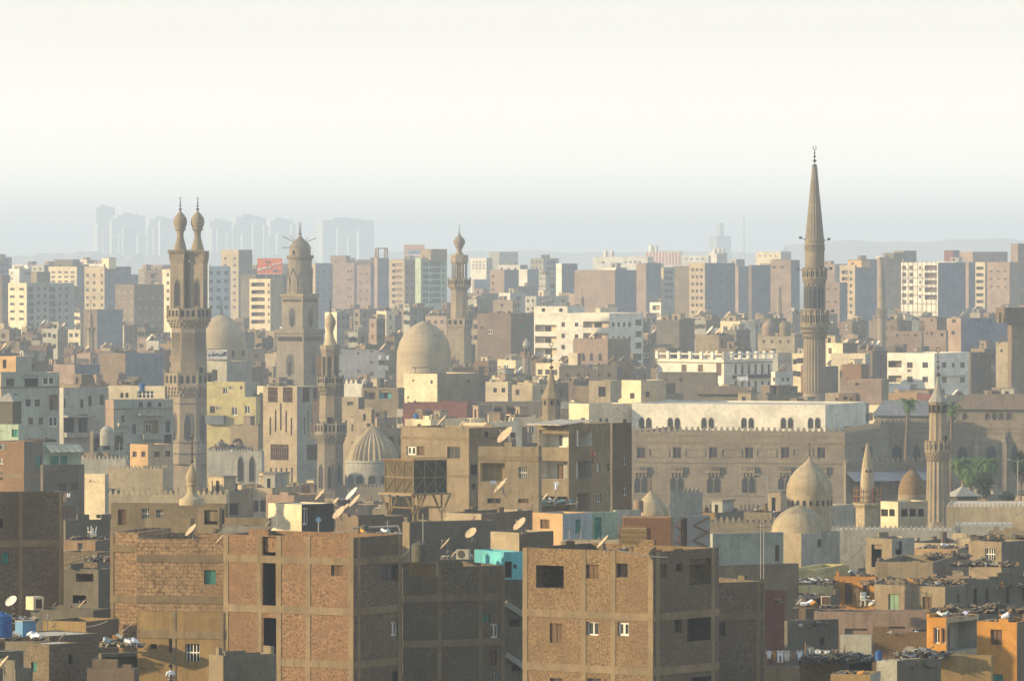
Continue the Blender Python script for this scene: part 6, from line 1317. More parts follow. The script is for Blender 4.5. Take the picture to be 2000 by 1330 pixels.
def chair(px, py, sc, label, m='frame', flip=False):
    x, y, z = W(px, py, sc); t = thing('plastic_chair', label, 'chair', (x, y, z), .6); mm = pm(m); s_ = 1
    b = MB(); b.box(-.24, .24, -.24, .24, .42, .46, mm); b.build('seat', t); b = MB(); b.rbox((0, .25, .72), .46, .05, .5, 0, mm, 0, .12); b.build('backrest', t)
    for u in (-.2, .2):
        for v in (-.2, .2): b = MB(); b.tube((u * 1.15, v * 1.15, 0), (u, v, .42), .035, mm, 4); b.build('leg', t)
        b = MB(); b.box(u * 1.2 - .03, u * 1.2 + .03, -.2, .22, .64, .68, mm); b.build('armrest', t)
    if flip: t.rotation_euler = (pi * .92, .2, .6); t.location.z += .7
chair(180, 1047, 26.2, 'white plastic chair lying legs up on the wooden rooftop shed', flip=True)
chair(1690, 1183, 27.6, 'small white chair by the door of the vivid orange room')
# ================================================================ dishes traced one by one
for (px, py, sc, hw, rz, k, lb) in [
    (23, 1175, 31.5, 13, .9, 'white', 'white satellite dish facing left on the low roof beside the cooler box'), (107, 1181, 32.0, 6, .2, 'warm', 'small orange-lit dish between the cooler box and the larger dish'),
    (162, 1180, 32.0, 11, .1, 'warm', 'orange-lit dish seen nearly edge-on at the end of the dark roof'), (6, 1300, 40, 22, .15, 'warm', 'big orange dish cut by the lower left corner'),
    (106, 1222, 33.6, 9, .0, 'warm', 'narrow edge-on dish above the flat pale roof, nearer the blue tank'), (123, 1245, 35.2, 10, -.15, 'warm', 'upright sliver of a dish at the front rim of the pale roof'),
    (375, 1037, 31.8, 15, .35, 'warm', 'large tilted dish on the block-stone house roof'), (431, 1054, 32.6, 11, .1, 'warm', 'dish peeking over the parapet left of the red brick tower'),
    (664, 1003, 28.6, 16, .5, 'warm', 'large dish at the right end of the bright cream hut'), (676, 992, 27.2, 10, .3, 'warm', 'dish tucked behind the large dish by the cream hut'), (695, 980, 25.4, 16, .25, 'warm', 'edge-on orange dish highest at the right of the cream hut'),
    (689, 966, 22.0, 16, .3, 'white', 'pale grey dish behind the orange dish group'), (627, 968, 24.5, 14, .2, 'warm', 'narrow tall dish rising behind the cream hut roof'), (657, 979, 25.0, 9, .3, 'warm', 'small half-hidden dish above the cream hut roof'),
    (524, 1024, 29.2, 9, .05, 'warm', 'sliver of a dish left of the bright cream hut'), (605, 969, 20, 5, -.1, 'warm', 'tiny upright dish behind the cream hut'),
    (795, 1082, 33.0, 13, .05, 'warm', 'dish left of the black ribbed tank'), (872, 1063, 31.9, 14, .05, 'warm', 'dish right of the black ribbed tank'), (921, 1042, 27.4, 13, .8, 'warm', 'round-looking dish on a cross stand in the roof compound'),
    (868, 998, 25.0, 9, -.05, 'warm', 'thin upright dish left of the long tan parapet'), (926, 1012, 26.0, 9, .0, 'warm', 'thin upright dish on the long tan parapet'), (888, 1082, 31.0, 8, .1, 'warm', 'small dish beside the air conditioner on the shaded roof'),
    (1017, 1025, 28.6, 16, .5, 'warm', 'large dish on the cream parapet corner'), (1180, 1060, 34.6, 17, .1, 'warm', 'tall orange dish on the ochre brick roof edge'), (989, 852, 20.6, 20, .45, 'warm', 'very large pale dish on the weathered beige house'),
    (981, 951, 22.8, 19, .2, 'warm', 'large tilted dish in front of the cream recess'), (865, 823, 20.4, 14, .1, 'warm', 'left dish on top of the beige two-storey house'), (903, 829, 20.3, 9, .1, 'warm', 'right dish on top of the beige two-storey house'),
    (1562, 1176, 28.4, 9, -.05, 'white', 'white upright dish on the messy roof left of the orange room'), (1703, 1178, 27.6, 8, .5, 'white', 'small white dish right of the chair at the orange room'),
    (1066, 970, 22.2, 8, .2, 'warm', 'tiny dish right of the rubble roof before the balcony house'), (1088, 972, 22.4, 9, .0, 'warm', 'thin dish below the balcony house'), (1040, 985, 22.4, 8, .0, 'warm', 'thin dish amid the rubble roof')]:
    dish(px, py, sc, hw, rz, k, lb)
# ================================================================ washing
line('clothes_line', W(1495, 1268, 33.6), W(1570, 1271, 33.6), 'long clothes line right of the annex post', 'clothes line', .12)
for px, w_, h_, m, sh, lb in ((1502, 11, 16, 'cloth', 'shirt', 'white shirt at the left end of the long clothes line'), (1512, 9, 18, 'orange', 'shirt', 'orange shirt on the long clothes line'), (1524, 13, 24, 'cloth', 'trousers', 'white trousers on the long clothes line'), (1537, 11, 20, 'white', 'sheet', 'pale towel in the middle of the long clothes line'),
                        (1549, 12, 20, 'pink', 'sheet', 'salmon towel on the long clothes line'), (1562, 12, 19, 'cloth', 'shirt', 'white shirt at the right end of the long clothes line'), (1507, 9, 26, 'dark', 'trousers', 'black trousers behind the shirts on the long clothes line')):
    garment(px, 1270, 33.5 if m != 'dark' else 33.3, w_, h_, m, lb, sh)
line('clothes_line', W(1573, 1258, 33.0), W(1650, 1264, 33.0), 'shorter slanting clothes line above the black shack', 'clothes line', .25)
for px, py, w_, h_, m, sh, lb in ((1582, 1263, 13, 14, 'paleblue', 'sheet', 'blue-grey cloth on the slanting clothes line'), (1597, 1268, 14, 13, 'cloth', 'shirt', 'white and blue shirt in the middle of the slanting line'), (1614, 1269, 14, 10, 'cloth', 'shirt', 'white shirt on the right part of the slanting line'), (1630, 1267, 14, 8, 'pink', 'shirt', 'pink shirt near the right end of the slanting line')): garment(px, py, 32.9, w_, h_, m, lb, sh)
line('clothes_line', W(121, 962, 19.4), W(139, 961, 19.4), 'tiny clothes line at the window of the grey rendered house', 'clothes line', .03, posts=False)
garment(126, 963, 19.5, 6, 17, 'pink', 'pinkish towel on the tiny clothes line', 'sheet'); garment(134, 963, 19.5, 7, 8, 'cloth', 'small white cloth on the tiny clothes line', 'sheet')
garment(1086, 940, 22.6, 10, 16, 'cloth', 'white and blue cloth hanging below the white recess'); garment(963, 938, 22.9, 11, 8, 'cloth', 'small white rag below the cream recess', 'sheet'); garment(1158, 879, 22.3, 11, 12, 'red', 'red shirt hanging from the balcony corner'); garment(1157, 890, 22.2, 12, 14, 'dark', 'black shirt hanging under the red one')
garment(1450, 735, 9.1, 22, 9, 'cloth', 'white washing on the cream palace balcony', 'sheet'); garment(1765, 752, 9.2, 26, 10, 'cloth', 'white washing below the white block with square windows', 'sheet')
for k, (px, py, w_, m) in enumerate(((741, 694, 5, 'cloth'), (757, 694, 6, 'cloth'), (748, 714, 22, 'paleblue'), (764, 732, 7, 'pink'), (745, 742, 20, 'cloth'))): garment(px, py, 8.4, w_, 9, m, ['white sheet at the upper left of the slate block', 'white sheet at the upper right of the slate block', 'long row of pale clothes on the slate block', 'pink cloth at the lower right of the slate block', 'white clothes along the foot of the slate block'][k], 'sheet')
# ================================================================ person
person(333, 1363, 37.0, 'person with black hair in a white T-shirt, hands before the chest, at the bottom edge')
# ================================================================ small furniture of the roofs
x, y, z = W(622, 1018, 31.4); b = MB(); b.tube((0, 0, -1.0), (0, 0, .0), .05, pm('palegrey'), 5); b.rbox((0, 0, .1), .3, .08, .3, 0, pm('blue'), .7); tag(b.build('lamp_post', None, None, (x, y, z)), 'short pole with a tilted blue box on the red brick roof', 'lamp')
b = MB(); b.tube((0, 0, 0), (0, 0, 2.1), .04, pm('palegrey'), 5); tag(b.build('pipe', None, None, W(826, 1066, 30)), 'thin white vent pipe behind the black ribbed tank', 'pipe')
b = MB(); b.tube((0, 0, 0), (2.9, .5, .1), .07, pm('palegrey'), 5); b.tube((2.9, .5, .1), (3.1, .5, -.4), .07, pm('palegrey'), 5); tag(b.build('pipe', None, None, W(688, 1031, 30.8)), 'bent pale pipe along the back of the red brick roof', 'pipe')
def ac(px, py, sc, label):
    x, y, z = W(px, py, sc); t = thing('air_conditioner', label, 'air conditioner', (x, y, z), -.4); b = MB(); b.box(-.42, .42, -.16, .16, -.3, .3, pm('palegrey')); b.build('case', t)
    b = MB(); b.lathe([(.24, 0), (.24, .02)], 16, pm('dark'), 0, 0); b.v = [(v[0] - .08, -.165 - v[2], v[1]) for v in b.v]; b.build('fan_grille', t)
ac(905, 1082, 31.8, 'air conditioner unit with round dark fan on the shaded roof'); ac(661, 1048, 32.4, 'pale box unit on the red brick roof'); ac(1163, 719, 10, 'white unit on the dark low roof'); ac(3, 873, 18, 'white air conditioner on the red brick house at the left edge'); ac(451, 757, 10.6, 'air conditioner on the yellow upper house'); ac(426, 797, 11, 'air conditioner on the yellow house'); ac(1776, 724, 9.2, 'air conditioner on the white block with square windows')
for k, (px, py, sc, h, lb) in enumerate([(93, 1222, 34, 1.8, 'aerial mast beside the sliver dish on the pale roof'), (1580, 1160, 27, 1.9, 'dark mast on the messy roof'), (1486, 1060, 32.4, 3.4, 'left thin steel rod of the tall group over the annex'), (1492, 1060, 32.4, 3.4, 'right thin steel rod of the tall group over the annex'), (140, 745, 12, 2.6, 'aerial on the pale grey-green house'), (690, 1050, 32, 1.1, 'aerial on the red brick roof front'), (757, 1034, 30, 1.5, 'dark aerial at the back of the red brick roof'), (541, 1012, 29, 1.4, 'aerial before the bright cream hut'), (1710, 1150, 27, 1.9, 'pole at the corner of the vivid orange room'), (1135, 1052, 27.4, 1.7, 'dark pole before the pale green room'), (1112, 1052, 27.4, 1.5, 'dark pole at the orange parapet'), (210, 1020, 24, 2.0, 'dark pole at the cream pier-like house')]):
    x, y, z = W(px, py, sc); antenna_at((x, y, z - h * .6), h, lb)
for i, (a, c, lb) in enumerate((((265, 1212, 35), (195, 1260, 35), 'slack pale cable running down to the rubbish heap'), ((210, 1212, 34.5), (160, 1224, 34.5), 'thin cable over the low lit parapet'), ((1200, 1072, 34.8), (1304, 1088, 34.8), 'thin cable over the ochre brick roof'))): line('cable', W(*a), W(*c), lb, 'cable', .1, .02, 'palegrey', False)
# ================================================================ rubbish and loose stuff on the roofs
RB = lambda px, py, sc, sx, sy, n, lb, **k: rubble(W(px, py, sc), sx, sy, n, lb, **k)
RB(238, 1262, 36.0, 2.4, 1.6, 130, 'heap of mixed rubbish with an orange bag on the black sheltered yard', seed=3, hmax=.45, cloth=9, big=.6, mix=('rubble', 'palegrey', 'dark', 'conc', 'cream'))
RB(28, 1215, 34.0, 2.6, 1.8, 90, 'pile of broken bricks and frames behind the light blue box tank', seed=4, hmax=.8, big=.8, mix=('rubbled', 'pink', 'dark', 'palegrey'))
RB(40, 1250, 36.0, 3.0, 1.2, 60, 'white bags and scraps along the front of the pale roof', seed=5, hmax=.15, cloth=7, big=.5)
RB(200, 1096, 29.4, 2.4, 1.5, 80, 'pale scraps on the ragged house beside the block-stone house', seed=6, hmax=.3, mix=('rubble', 'palegrey', 'dark'))
RB(1040, 985, 21.0, 8, 3.4, 230, 'grey heap of scrap covering the roof below the beige houses', seed=7, hmax=.9, mix=('rubble', 'palegrey', 'dark', 'bluegrey', 'turq'), cloth=6)
RB(1215, 1082, 33.8, 2.8, 1.4, 70, 'loose wood and basins on the ochre brick roof', seed=8, hmax=.2, big=.7, mix=('rubbled', 'wood', 'dark', 'palegrey'))
RB(1095, 1092, 33.8, 2.6, 1.6, 60, 'planks laid over the open corner of the ochre brick house', seed=9, hmax=.12, mix=('rubbled', 'wood', 'dark'))
RB(1560, 1140, 26.4, 5.5, 3, 150, 'grey tangled scrap on the messy roof', seed=10, hmax=.5, mix=('rubble', 'palegrey', 'dark', 'bluegrey', 'cloth'))
RB(1780, 1140, 26.6, 7.5, 3.2, 240, 'sunlit firewood and boards heaped on the tan house', seed=11, hmax=.45, mix=('wood', 'wood', 'tan', 'dark', 'rubbled'))
RB(1918, 1196, 30.6, 6.8, 3, 240, 'dark brushwood and rubble over the orange houses at lower right', seed=12, hmax=.55, mix=('rubbled', 'wood', 'dark', 'palegrey', 'conc'))
RB(1640, 1288, 33.6, 4.2, 2.4, 190, 'torn black boards over the wooden shack', seed=13, hmax=.3, mix=('rubbled', 'dark', 'wood', 'palegrey'))
RB(1800, 1282, 34.6, 3.0, 1.4, 90, 'crumpled netting on the low brick yard', seed=14, hmax=.35, mix=('rubbled', 'dark', 'palegrey', 'bluegrey'))
RB(1925, 1105, 24.8, 5.4, 2.4, 170, 'scrap timber under the barred window at right', seed=15, hmax=.6, mix=('rubbled', 'wood', 'dark', 'palegrey', 'conc'))
RB(1955, 1052, 22.8, 4.4, 1.8, 90, 'twigs and junk on the tan wall at the right edge', seed=16, hmax=.4, mix=('rubbled', 'wood', 'dark'))
RB(1850, 1090, 24.4, 3.6, 2, 90, 'junk around a broken frame in front of the lean-to roof', seed=17, hmax=.5, mix=('rubbled', 'wood', 'dark', 'palegrey'))
RB(740, 1046, 31.2, 2.8, 2.0, 60, 'odds and ends on the red brick roof', seed=18, hmax=.15, big=.7, mix=('dark', 'palegrey', 'bluegrey'), cloth=3)
RB(470, 1040, 30.6, 3.0, 2.0, 50, 'boards piled behind the left brick bay', seed=19, hmax=.3, mix=('wood', 'rubbled', 'dark'))
RB(175, 1052, 26.6, 2.6, 1.2, 50, 'junk on the wooden rooftop shed', seed=20, hmax=.2, big=.6, mix=('rubbled', 'dark', 'palegrey'))
RB(930, 1090, 30.6, 4.6, 2.0, 90, 'gravelly scrap along the shaded grey-brown brick roof', seed=21, hmax=.15, big=.6, mix=('rubble', 'palegrey', 'conc'))
RB(1600, 1186, 29.0, 3.6, 1.2, 60, 'bottles and scraps along the terrace before the orange room', seed=22, hmax=.15, big=.5, cloth=4)
RB(78, 862, 15.4, 4, 2, 60, 'brown scrap on the roof right of the mint rooftop room', seed=23, hmax=.5, mix=('rubbled', 'wood', 'dark'))
RB(450, 880, 11.75, 7.5, 3, 150, 'brown debris strewn behind the arcaded mosque wall', seed=24, hmax=2.6, big=1.4, mix=('rubble', 'brown', 'dark', 'palegrey'))
b = MB(); m = pm('wood'); b.rbox((0, 0, 0), 3.0, 2.3, .08, -.25, pm('tan'), 0, .16); b.rbox((0, .9, -.5), 2.8, .3, .9, -.25, m); tag(b.build('lean_to_roof', None, None, W(478, 1036, 31.5)), 'sloping tan roof board on the left brick bay', 'roof board')
# canopies over the middle distance
for px, py, sc, w_, d_, lb in ((892, 717, 9.2, 19, 5, 'long flat dark canopy above the streaked cream house'), (996, 785, 11.0, 12, 4, 'long thin canopy over the dark shed left of the spire'), (252, 674, 7.3, 7.6, 4, 'thin white sheet roof in the left middle distance'), (1134, 714, 9.4, 8, 4, 'left ragged awning over the dark low building')):
    b = MB(); b.rbox((0, 0, 0), w_, d_, .14, .02, pm('grey'), .01); 
    for k in range(6): b.tube((-w_ * .46 + k * w_ * .18, -d_ * .4, 0), (-w_ * .46 + k * w_ * .18, -d_ * .4, -2.6), .08, pm('framed'), 4)
    tag(b.build('canopy', None, None, W(px, py, sc)), lb, 'canopy')
# cast railing with posts on the mosque roof
x0, y0, z0 = W(232, 958, 15.8); x1, y1, z1 = W(520, 962, 15.8); b = MB(); n_ = 10
for k in range(n_ + 1): f = k / n_; p = (x0 + (x1 - x0) * f, y0, z0 - .3); b.box(p[0] - .09, p[0] + .09, p[1] - .09, p[1] + .09, p[2] - 1.3, p[2] + .35, pm('pink')); b.lathe([(.04, p[2] + .35), (.15, p[2] + .5), (.04, p[2] + .7)], 8, pm('pink'), p[0], p[1])
b.box(x0, x1, y0 - .03, y0 + .03, z0 - 1.4, z0 - .55, pm('stone')); t = b; o = t.build('balustrade_fence'); tag(o, 'brownish balustrade fence with ball-topped posts across the mosque roof', 'fence')

for i, (a, c) in enumerate((((640, 1046, 31.5), (800, 1010, 27)), ((1100, 1000, 25), (1216, 1010, 27)), ((1846, 1120, 27), (1960, 1070, 24.5)), ((60, 1110, 28), (216, 1062, 27)), ((1600, 1120, 26), (1692, 1060, 24)), ((900, 1090, 31), (1010, 1082, 30.8)), ((560, 1046, 32.6), (690, 1046, 32.6)))):
    line('cable', W(*a), W(*c), ['cable sagging over the red brick roof to the water tower', 'cable between the green-shutter wall and the corrugated hut', 'cable from the sunlit firewood roof to the barred-window house', 'cable from the big dark brick house to the wooden shed', 'cable running up to the ruined shelf-bay house', 'cable along the shaded roof to the turquoise room', 'cable lying along the front of the red brick roof'][i], 'cable', .5, .018, 'dark', False)
# ================================================================ the mass of low houses between the traced ones
def aabb(C, t, wl, wr):
    c, e = cos(-t), sin(-t); P = [(C[0] + x * c - y * e, C[1] + x * e + y * c) for x in (0, -wl) for y in (0, wr)]
    return (min(p[0] for p in P), max(p[0] for p in P), min(p[1] for p in P), max(p[1] for p in P))
BOXES += [(-45, 18, 930, 985), (-80, -32, 985, 1012)]        # kept empty so no filler shadow falls on office building or ribbed dome
def hits(bx, m=.15):
    for a in BOXES:
        if bx[0] < a[1] + m and bx[1] > a[0] - m and bx[2] < a[3] + m and bx[3] > a[2] - m: return True
    for x, y, r in BLOCK:
        if bx[0] - r < x < bx[1] + r and bx[2] - r < y < bx[3] + r: return True
    return False
FILL = []
R = random.Random(42)
CW = ['brown', 'brown', 'tan', 'tan', 'pink', 'grey', 'sand', 'brick', 'greybrick', 'palegrey', 'redbrick', 'conc', 'cream']
WORD = {'brown': 'brown', 'tan': 'tan', 'pink': 'pinkish', 'grey': 'grey', 'sand': 'sandy', 'brick': 'ochre brick', 'greybrick': 'grey brick', 'palegrey': 'pale grey', 'redbrick': 'red brick', 'conc': 'dusty', 'cream': 'cream', 'bluegrey': 'slate', 'mint': 'mint', 'orange': 'orange', 'white': 'white', 'paleblue': 'pale blue'}
CAND = []
sc = 3.3
while sc < 31:
    px = -40 + R.uniform(-30, 30)
    while px < 2040:
        wm = R.uniform(5, 11.5) if sc < 12 else R.uniform(5.5, 11); far = sc < 4.9
        if far: wm = R.uniform(9, 21)
        w = wm * sc * .92; s2 = sc * R.uniform(.965, 1.035); th = R.choice((R.uniform(18, 40), R.uniform(40, 62)))
        x0, x1 = px, px + w; f = R.uniform(.35, .75) if th < 42 else R.uniform(.15, .5); xc = x0 + w * f
        zt = R.uniform(18.5, 27) if not far else R.uniform(26, 44)
        if 5 < sc < 7: zt = R.uniform(20, 30)
        yt = HZ + (H - zt) * s2
        need = max([k[3] for k in KEEP if k[4] < s2 * 1.0 and k[0] < x1 - 1 and k[1] > x0 + 1] + [0])
        yt = max(yt, need + R.uniform(-1, 5)) if need else yt
        zt = H - (yt - HZ) / s2; D = F / s2
        if zt > gz(D) + 4 and yt < 1345:
            t = radians(th); uc, u0, u1 = (xc - 1000) / F, (x0 - 1000) / F, (x1 - 1000) / F; C = (uc * D, D)
            wl = (C[0] - u0 * D) / (cos(t) + u0 * sin(t)); wr = (u1 * D - C[0]) / (sin(t) - u1 * cos(t))
            bx = aabb(C, t, wl, wr)
            if not hits(bx) and wl > 2 and 2 < wr < 45: CAND.append([x0, xc, x1, yt, s2, th, far, bx, 0]); BOXES.append(bx)
        px += w * R.uniform(.9, 1.12)
    sc *= 1.075 if sc < 5 else 1.058 if sc < 12 else 1.06
# keep only what can be seen: walk from near to far along every column
sky_row = [1330.0] * 2000
for c in sorted(CAND + [[k[0], 0, k[1], k[2], k[4], 0, 0, 0, None] for k in KEEP if k[2] > 0 and k[1] - k[0] > 30], key=lambda q: -q[4]):
    area = 0
    for x in range(max(0, int(c[0])), min(2000, int(c[2]))):
        if c[3] < sky_row[x]:
            area += sky_row[x] - c[3]; sky_row[x] = c[3]
    if c[8] is not None: c[8] = area
nearc = sorted([c for c in CAND if not c[6] and c[8] > 60], key=lambda q: -q[8])[:350]; farc = sorted([c for c in CAND if c[6] and c[8] > 60], key=lambda q: -q[8])[:150]
print('candidates', len(CAND), len(nearc), len(farc))
for x0, xc, x1, yt, s2, th, far, bx, ar in nearc + farc:
    cl = R.choice(CW) if not far else R.choice(('pink', 'sand', 'cream', 'brown', 'palegrey', 'white', 'tan', 'brown')); cr = cl if R.random() < .5 else R.choice(('grey', 'brown', 'tan', 'greybrick') if not far else ('bluegrey', 'brown', 'palegrey'))
    wins = []; n = R.randint(0, 3) if s2 < 14 else R.randint(1, 3)
    ww, hh = R.uniform(.9, 1.3) * s2, R.uniform(1.2, 1.5) * s2; st = R.choice('ddhsw')
    mfix = R.randint(0, 3) if not far else R.randint(1, 4)
    if far: n = R.randint(1, 4)
    lg = []
    if far and R.random() < .6:
        q_ = R.random() < .5; lx = x0 + (xc - x0) * .5 if q_ else xc + (x1 - xc) * .5; lw = ((xc - x0) if q_ else (x1 - xc)) * R.uniform(.3, .6)
        lg = [(lx, yt + (2.2 + k * 3.1) * s2, lw, 1.9 * s2, R.choice(('brown', 'bluegrey', 'sand')), 1.2, None) for k in range(6)]
    for rr in range(2 if not far else 6):
        yy = yt + (2.0 + rr * 3.1) * s2
        if lg and q_: pass
        elif n: wins += [(x0 + (xc - x0) * (i + .6) / (n + .3), yy + R.uniform(-1, 1) * .2 * s2, ww * (.8 if th > 40 else 1), hh, st) for i in range(n)]
        m_ = 0 if lg and not q_ else mfix
        if m_: wins += [(xc + (x1 - xc) * (i + .5) / m_, yy, ww * (.6 if th < 40 else .9), hh, st) for i in range(m_)]
    b = Bld(x0, xc, x1, yt, s2, th, cols=cl, right=cr, roof=R.choice(('roof', 'roof', 'roofd', 'rubble', 'rooflight')), name='house' if not far else 'apartment_block', cat='house' if not far else 'apartment block', wins=wins, log=lg,
            par=R.uniform(.3, 1.1), ragged=R.choice((0, .5, 1, 1)) if s2 > 5 else 0, seed=R.randint(0, 9999), group='crowded low houses of the old town' if not far else 'tall blocks of the newer town')
    b.look = (WORD[cl], 'with a %s side' % WORD[cr] if cr != cl else '')
    ft = []
    if R.random() < (.45 if s2 > 4.9 else .8) and s2 < 22:
        cm = R.choice(('tan', 'sand', 'pink', 'brown', 'palegrey', 'cream')); roofroom(b, R.uniform(.3, .7), R.uniform(.35, .7), min(b.wl * .45, R.uniform(2.5, 4.5)), min(b.wr * .4, 3.5), R.uniform(1.8, 2.7), cm); ft.append('a %s hut' % WORD[cm])
    if s2 > 4.9:
        for k in range(R.randint(0, 2)): roofroom(b, R.uniform(.15, .85), R.uniform(.2, .8), R.uniform(1.2, 3), R.uniform(1, 2.5), R.uniform(.8, 2.2), R.choice(('tan', 'brown', 'pink', 'palegrey', 'grey', 'sand')), door=R.random() < .5)
        wb = MB()
        for k in range(R.randint(1, 4)):
            x, y = -b.wl * R.uniform(.1, .9), b.wr * R.uniform(.1, .9); L_ = R.uniform(1, b.wl * .5); h_ = R.uniform(.4, 1.6); mm = pm(R.choice((cl, cr, 'brown', 'brick')))
            if R.random() < .5: wb.box(max(-b.wl + .3, x - L_), x, y, y + .18, b.rooftop, b.rooftop + h_, mm)
            else: wb.box(x, x + .18, max(.3, y - L_ * .6), y, b.rooftop, b.rooftop + h_, mm)
        wb.build('roof_walls', b.root)
    if R.random() < .4 and s2 > 5: sticks(b, R.randint(3, 7)); ft.append('rusty rebar')
    if not far and (b.wl * b.wr < 62):  # filler houses of small footprint, named apart as shack
        b.root.name = 'shack'; b.root['category'] = 'small house'; b.root['group'] = 'small houses squeezed between larger ones'; b.shack = 1
    b.feat = ft; FILL.append(b)
# shabby clutter on every roof: dishes, aerials, small tanks, scraps
R = random.Random(7); ALLB = FILL + [b for k, b in BL.items() if k[0] in 'mle' or k in ('a6', 'a30', 'a31', 'a32', 'a36', 'a33')]
nd = 0
R.shuffle(ALLB); ALLB.sort(key=lambda b: 0 if 5 < b.sc < 9.5 else 1)
for b in ALLB:
    s2 = b.sc
    if s2 < 4.7: continue
    prob = 4.2 if 5 < s2 < 9.5 else (1.2 if s2 < 20 else .6)
    for k in range(int(prob * R.random() * 1.6 + .5)):
        if nd >= 262: break
        p = b.P(R.uniform(.1, .9), R.uniform(.12, .8), .05); px_ = 1000 + F * p[0] / p[1]
        if -10 < px_ < 2010:
            dish_at(p, R.uniform(.75, 1.25) * (1.2 if s2 < 9 else .8 if s2 < 16 else .5), R.uniform(-.5, .4), R.choice(('warm', 'warm', 'warm', 'white')), far=s2 < 13); nd += 1
    if s2 > 5.5 and R.random() < .8:
        n = int(14 + 26 * R.random()); o = roof_rubble(b, n, None, .5, .5, .75, .75, seed=R.randint(0, 999), hmax=.25 if s2 > 9 else .6, big=1.0 if s2 > 9 else 2.0, mix=('rubble', 'dark', 'wood', 'palegrey', 'brown', 'dark'), cloth=R.randint(0, 4)); AUTO.append((o, 'scattered junk', tuple(o.location)))
    if R.random() < .3 and 5 < s2 < 18: p = b.P(R.uniform(.1, .9), R.uniform(.1, .8), 0); antenna_at(p, R.uniform(1.8, 3.2))
    if R.random() < .12 and 5 < s2 < 16: p = b.P(R.uniform(.2, .8), R.uniform(.2, .7), 0); o = tank_at(p, .6, 1.3, R.choice(('tank', 'tankblue', 'palegrey', 'tank')), None); AUTO.append((o, 'round roof tank', p))
# ================================================================ ground, hills
b = MB(); ys = [-60, 200, 480, 740, 1000, 1600, 3000, 6000, 12000, 24000, 37000]
for y0, y1 in zip(ys, ys[1:]):
    w0, w1 = 400 + y0 * .25, 400 + y1 * .25
    b.face([(-w0, y0, gz(y0) - .3), (w0, y0, gz(y0) - .3), (w1, y1, gz(y1) - .3), (-w1, y1, gz(y1) - .3)], pm('roof'))
o = b.build('ground'); tag(o, 'dusty ground between the houses', 'ground', None, 'structure')
b = MB(); R = random.Random(3); N = 70
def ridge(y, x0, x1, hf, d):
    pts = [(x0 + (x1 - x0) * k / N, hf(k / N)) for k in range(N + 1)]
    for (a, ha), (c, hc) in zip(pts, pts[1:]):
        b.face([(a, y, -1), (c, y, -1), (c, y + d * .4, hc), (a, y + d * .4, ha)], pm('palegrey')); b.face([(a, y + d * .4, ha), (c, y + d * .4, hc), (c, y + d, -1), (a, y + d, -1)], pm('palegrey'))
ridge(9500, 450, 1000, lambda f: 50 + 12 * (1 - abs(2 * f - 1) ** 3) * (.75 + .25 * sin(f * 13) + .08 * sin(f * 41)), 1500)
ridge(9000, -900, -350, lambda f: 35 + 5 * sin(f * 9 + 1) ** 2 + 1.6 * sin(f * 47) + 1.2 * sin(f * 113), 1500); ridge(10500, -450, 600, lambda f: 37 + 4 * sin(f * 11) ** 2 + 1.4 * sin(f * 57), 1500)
o = b.build('hills'); tag(o, 'low hazy hills behind the city', 'hills', None, 'structure')
# ================================================================ labels for everything not named by hand
LM = [(368, 600, 'the twin-bulb minaret'), (586, 560, 'the square stepped minaret'), (645, 800, 'the slim ornate minaret'), (897, 560, 'the distant round-bulb minaret'), (1590, 560, 'the tallest minaret'), (1722, 590, 'the slender needle minaret'),
      (1832, 860, 'the fluted minaret'), (1694, 990, 'the bullet-shaped minaret'), (1077, 740, 'the pointed spire'), (828, 680, 'the plain pink dome'), (728, 860, 'the ribbed dome'), (432, 660, 'the half-hidden grey dome'), (1581, 930, 'the onion dome'),
      (1150, 640, 'the white five-storey block'), (1415, 720, 'the cream palace'), (1812, 715, 'the white square-windowed block'), (1440, 900, 'the office building'), (550, 860, 'the slit-windowed tower'), (80, 600, 'the pale balcony block'), (210, 560, 'the cream left high-rise'),
      (272, 590, 'the low brown block'), (520, 590, 'the orange billboard block'), (270, 720, 'the slate-sided brown block'), (60, 780, 'the grey-green corner house'), (150, 800, 'the pointed-window house'), (240, 940, 'the grey mosque wall'), (40, 910, 'the red brick house'), (325, 1130, 'the block-stone house'),
      (610, 1180, 'the red brick tower'), (1150, 1200, 'the ochre brick house'), (820, 950, 'the steel water tower'), (1100, 900, 'the balcony house'), (850, 900, 'the beige two-storey house'), (1390, 570, 'the lit pink tower'), (1800, 560, 'the scaffolded white block'), (1690, 570, 'the orange-hut tower'), (1180, 560, 'the blank brown block'),
      (840, 550, 'the mint block'), (690, 560, 'the pinkish slabs'), (980, 550, 'the pink and grey block'), (985, 660, 'the shabby brown block'), (1175, 685, 'the stone niche block'), (860, 760, 'the streaked cream house'), (1670, 1155, 'the vivid orange room'), (1780, 1175, 'the green-shutter house'), (1930, 1240, 'the lower orange houses'),
      (1300, 1040, 'the corrugated hut'), (590, 1005, 'the bright cream hut'), (375, 920, 'the bulb finial'), (1990, 700, 'the brown edge tower'), (1520, 640, 'the two small domes'), (30, 1250, 'the blue box tank'), (1780, 650, 'the pink stepped houses'), (1930, 920, 'the palm group'), (1300, 530, 'the striped hall'), (1000, 1000, 'the scrap-covered roof'), (1560, 1270, 'the clothes lines'), (455, 790, 'the yellow house'), (740, 780, 'the pale blue door bay'), (180, 1060, 'the wooden shed strip')]
NUM = ['first', 'second', 'third', 'fourth', 'fifth', 'sixth', 'seventh', 'eighth', 'ninth', 'tenth', 'eleventh', 'twelfth', 'thirteenth', 'fourteenth', 'fifteenth']
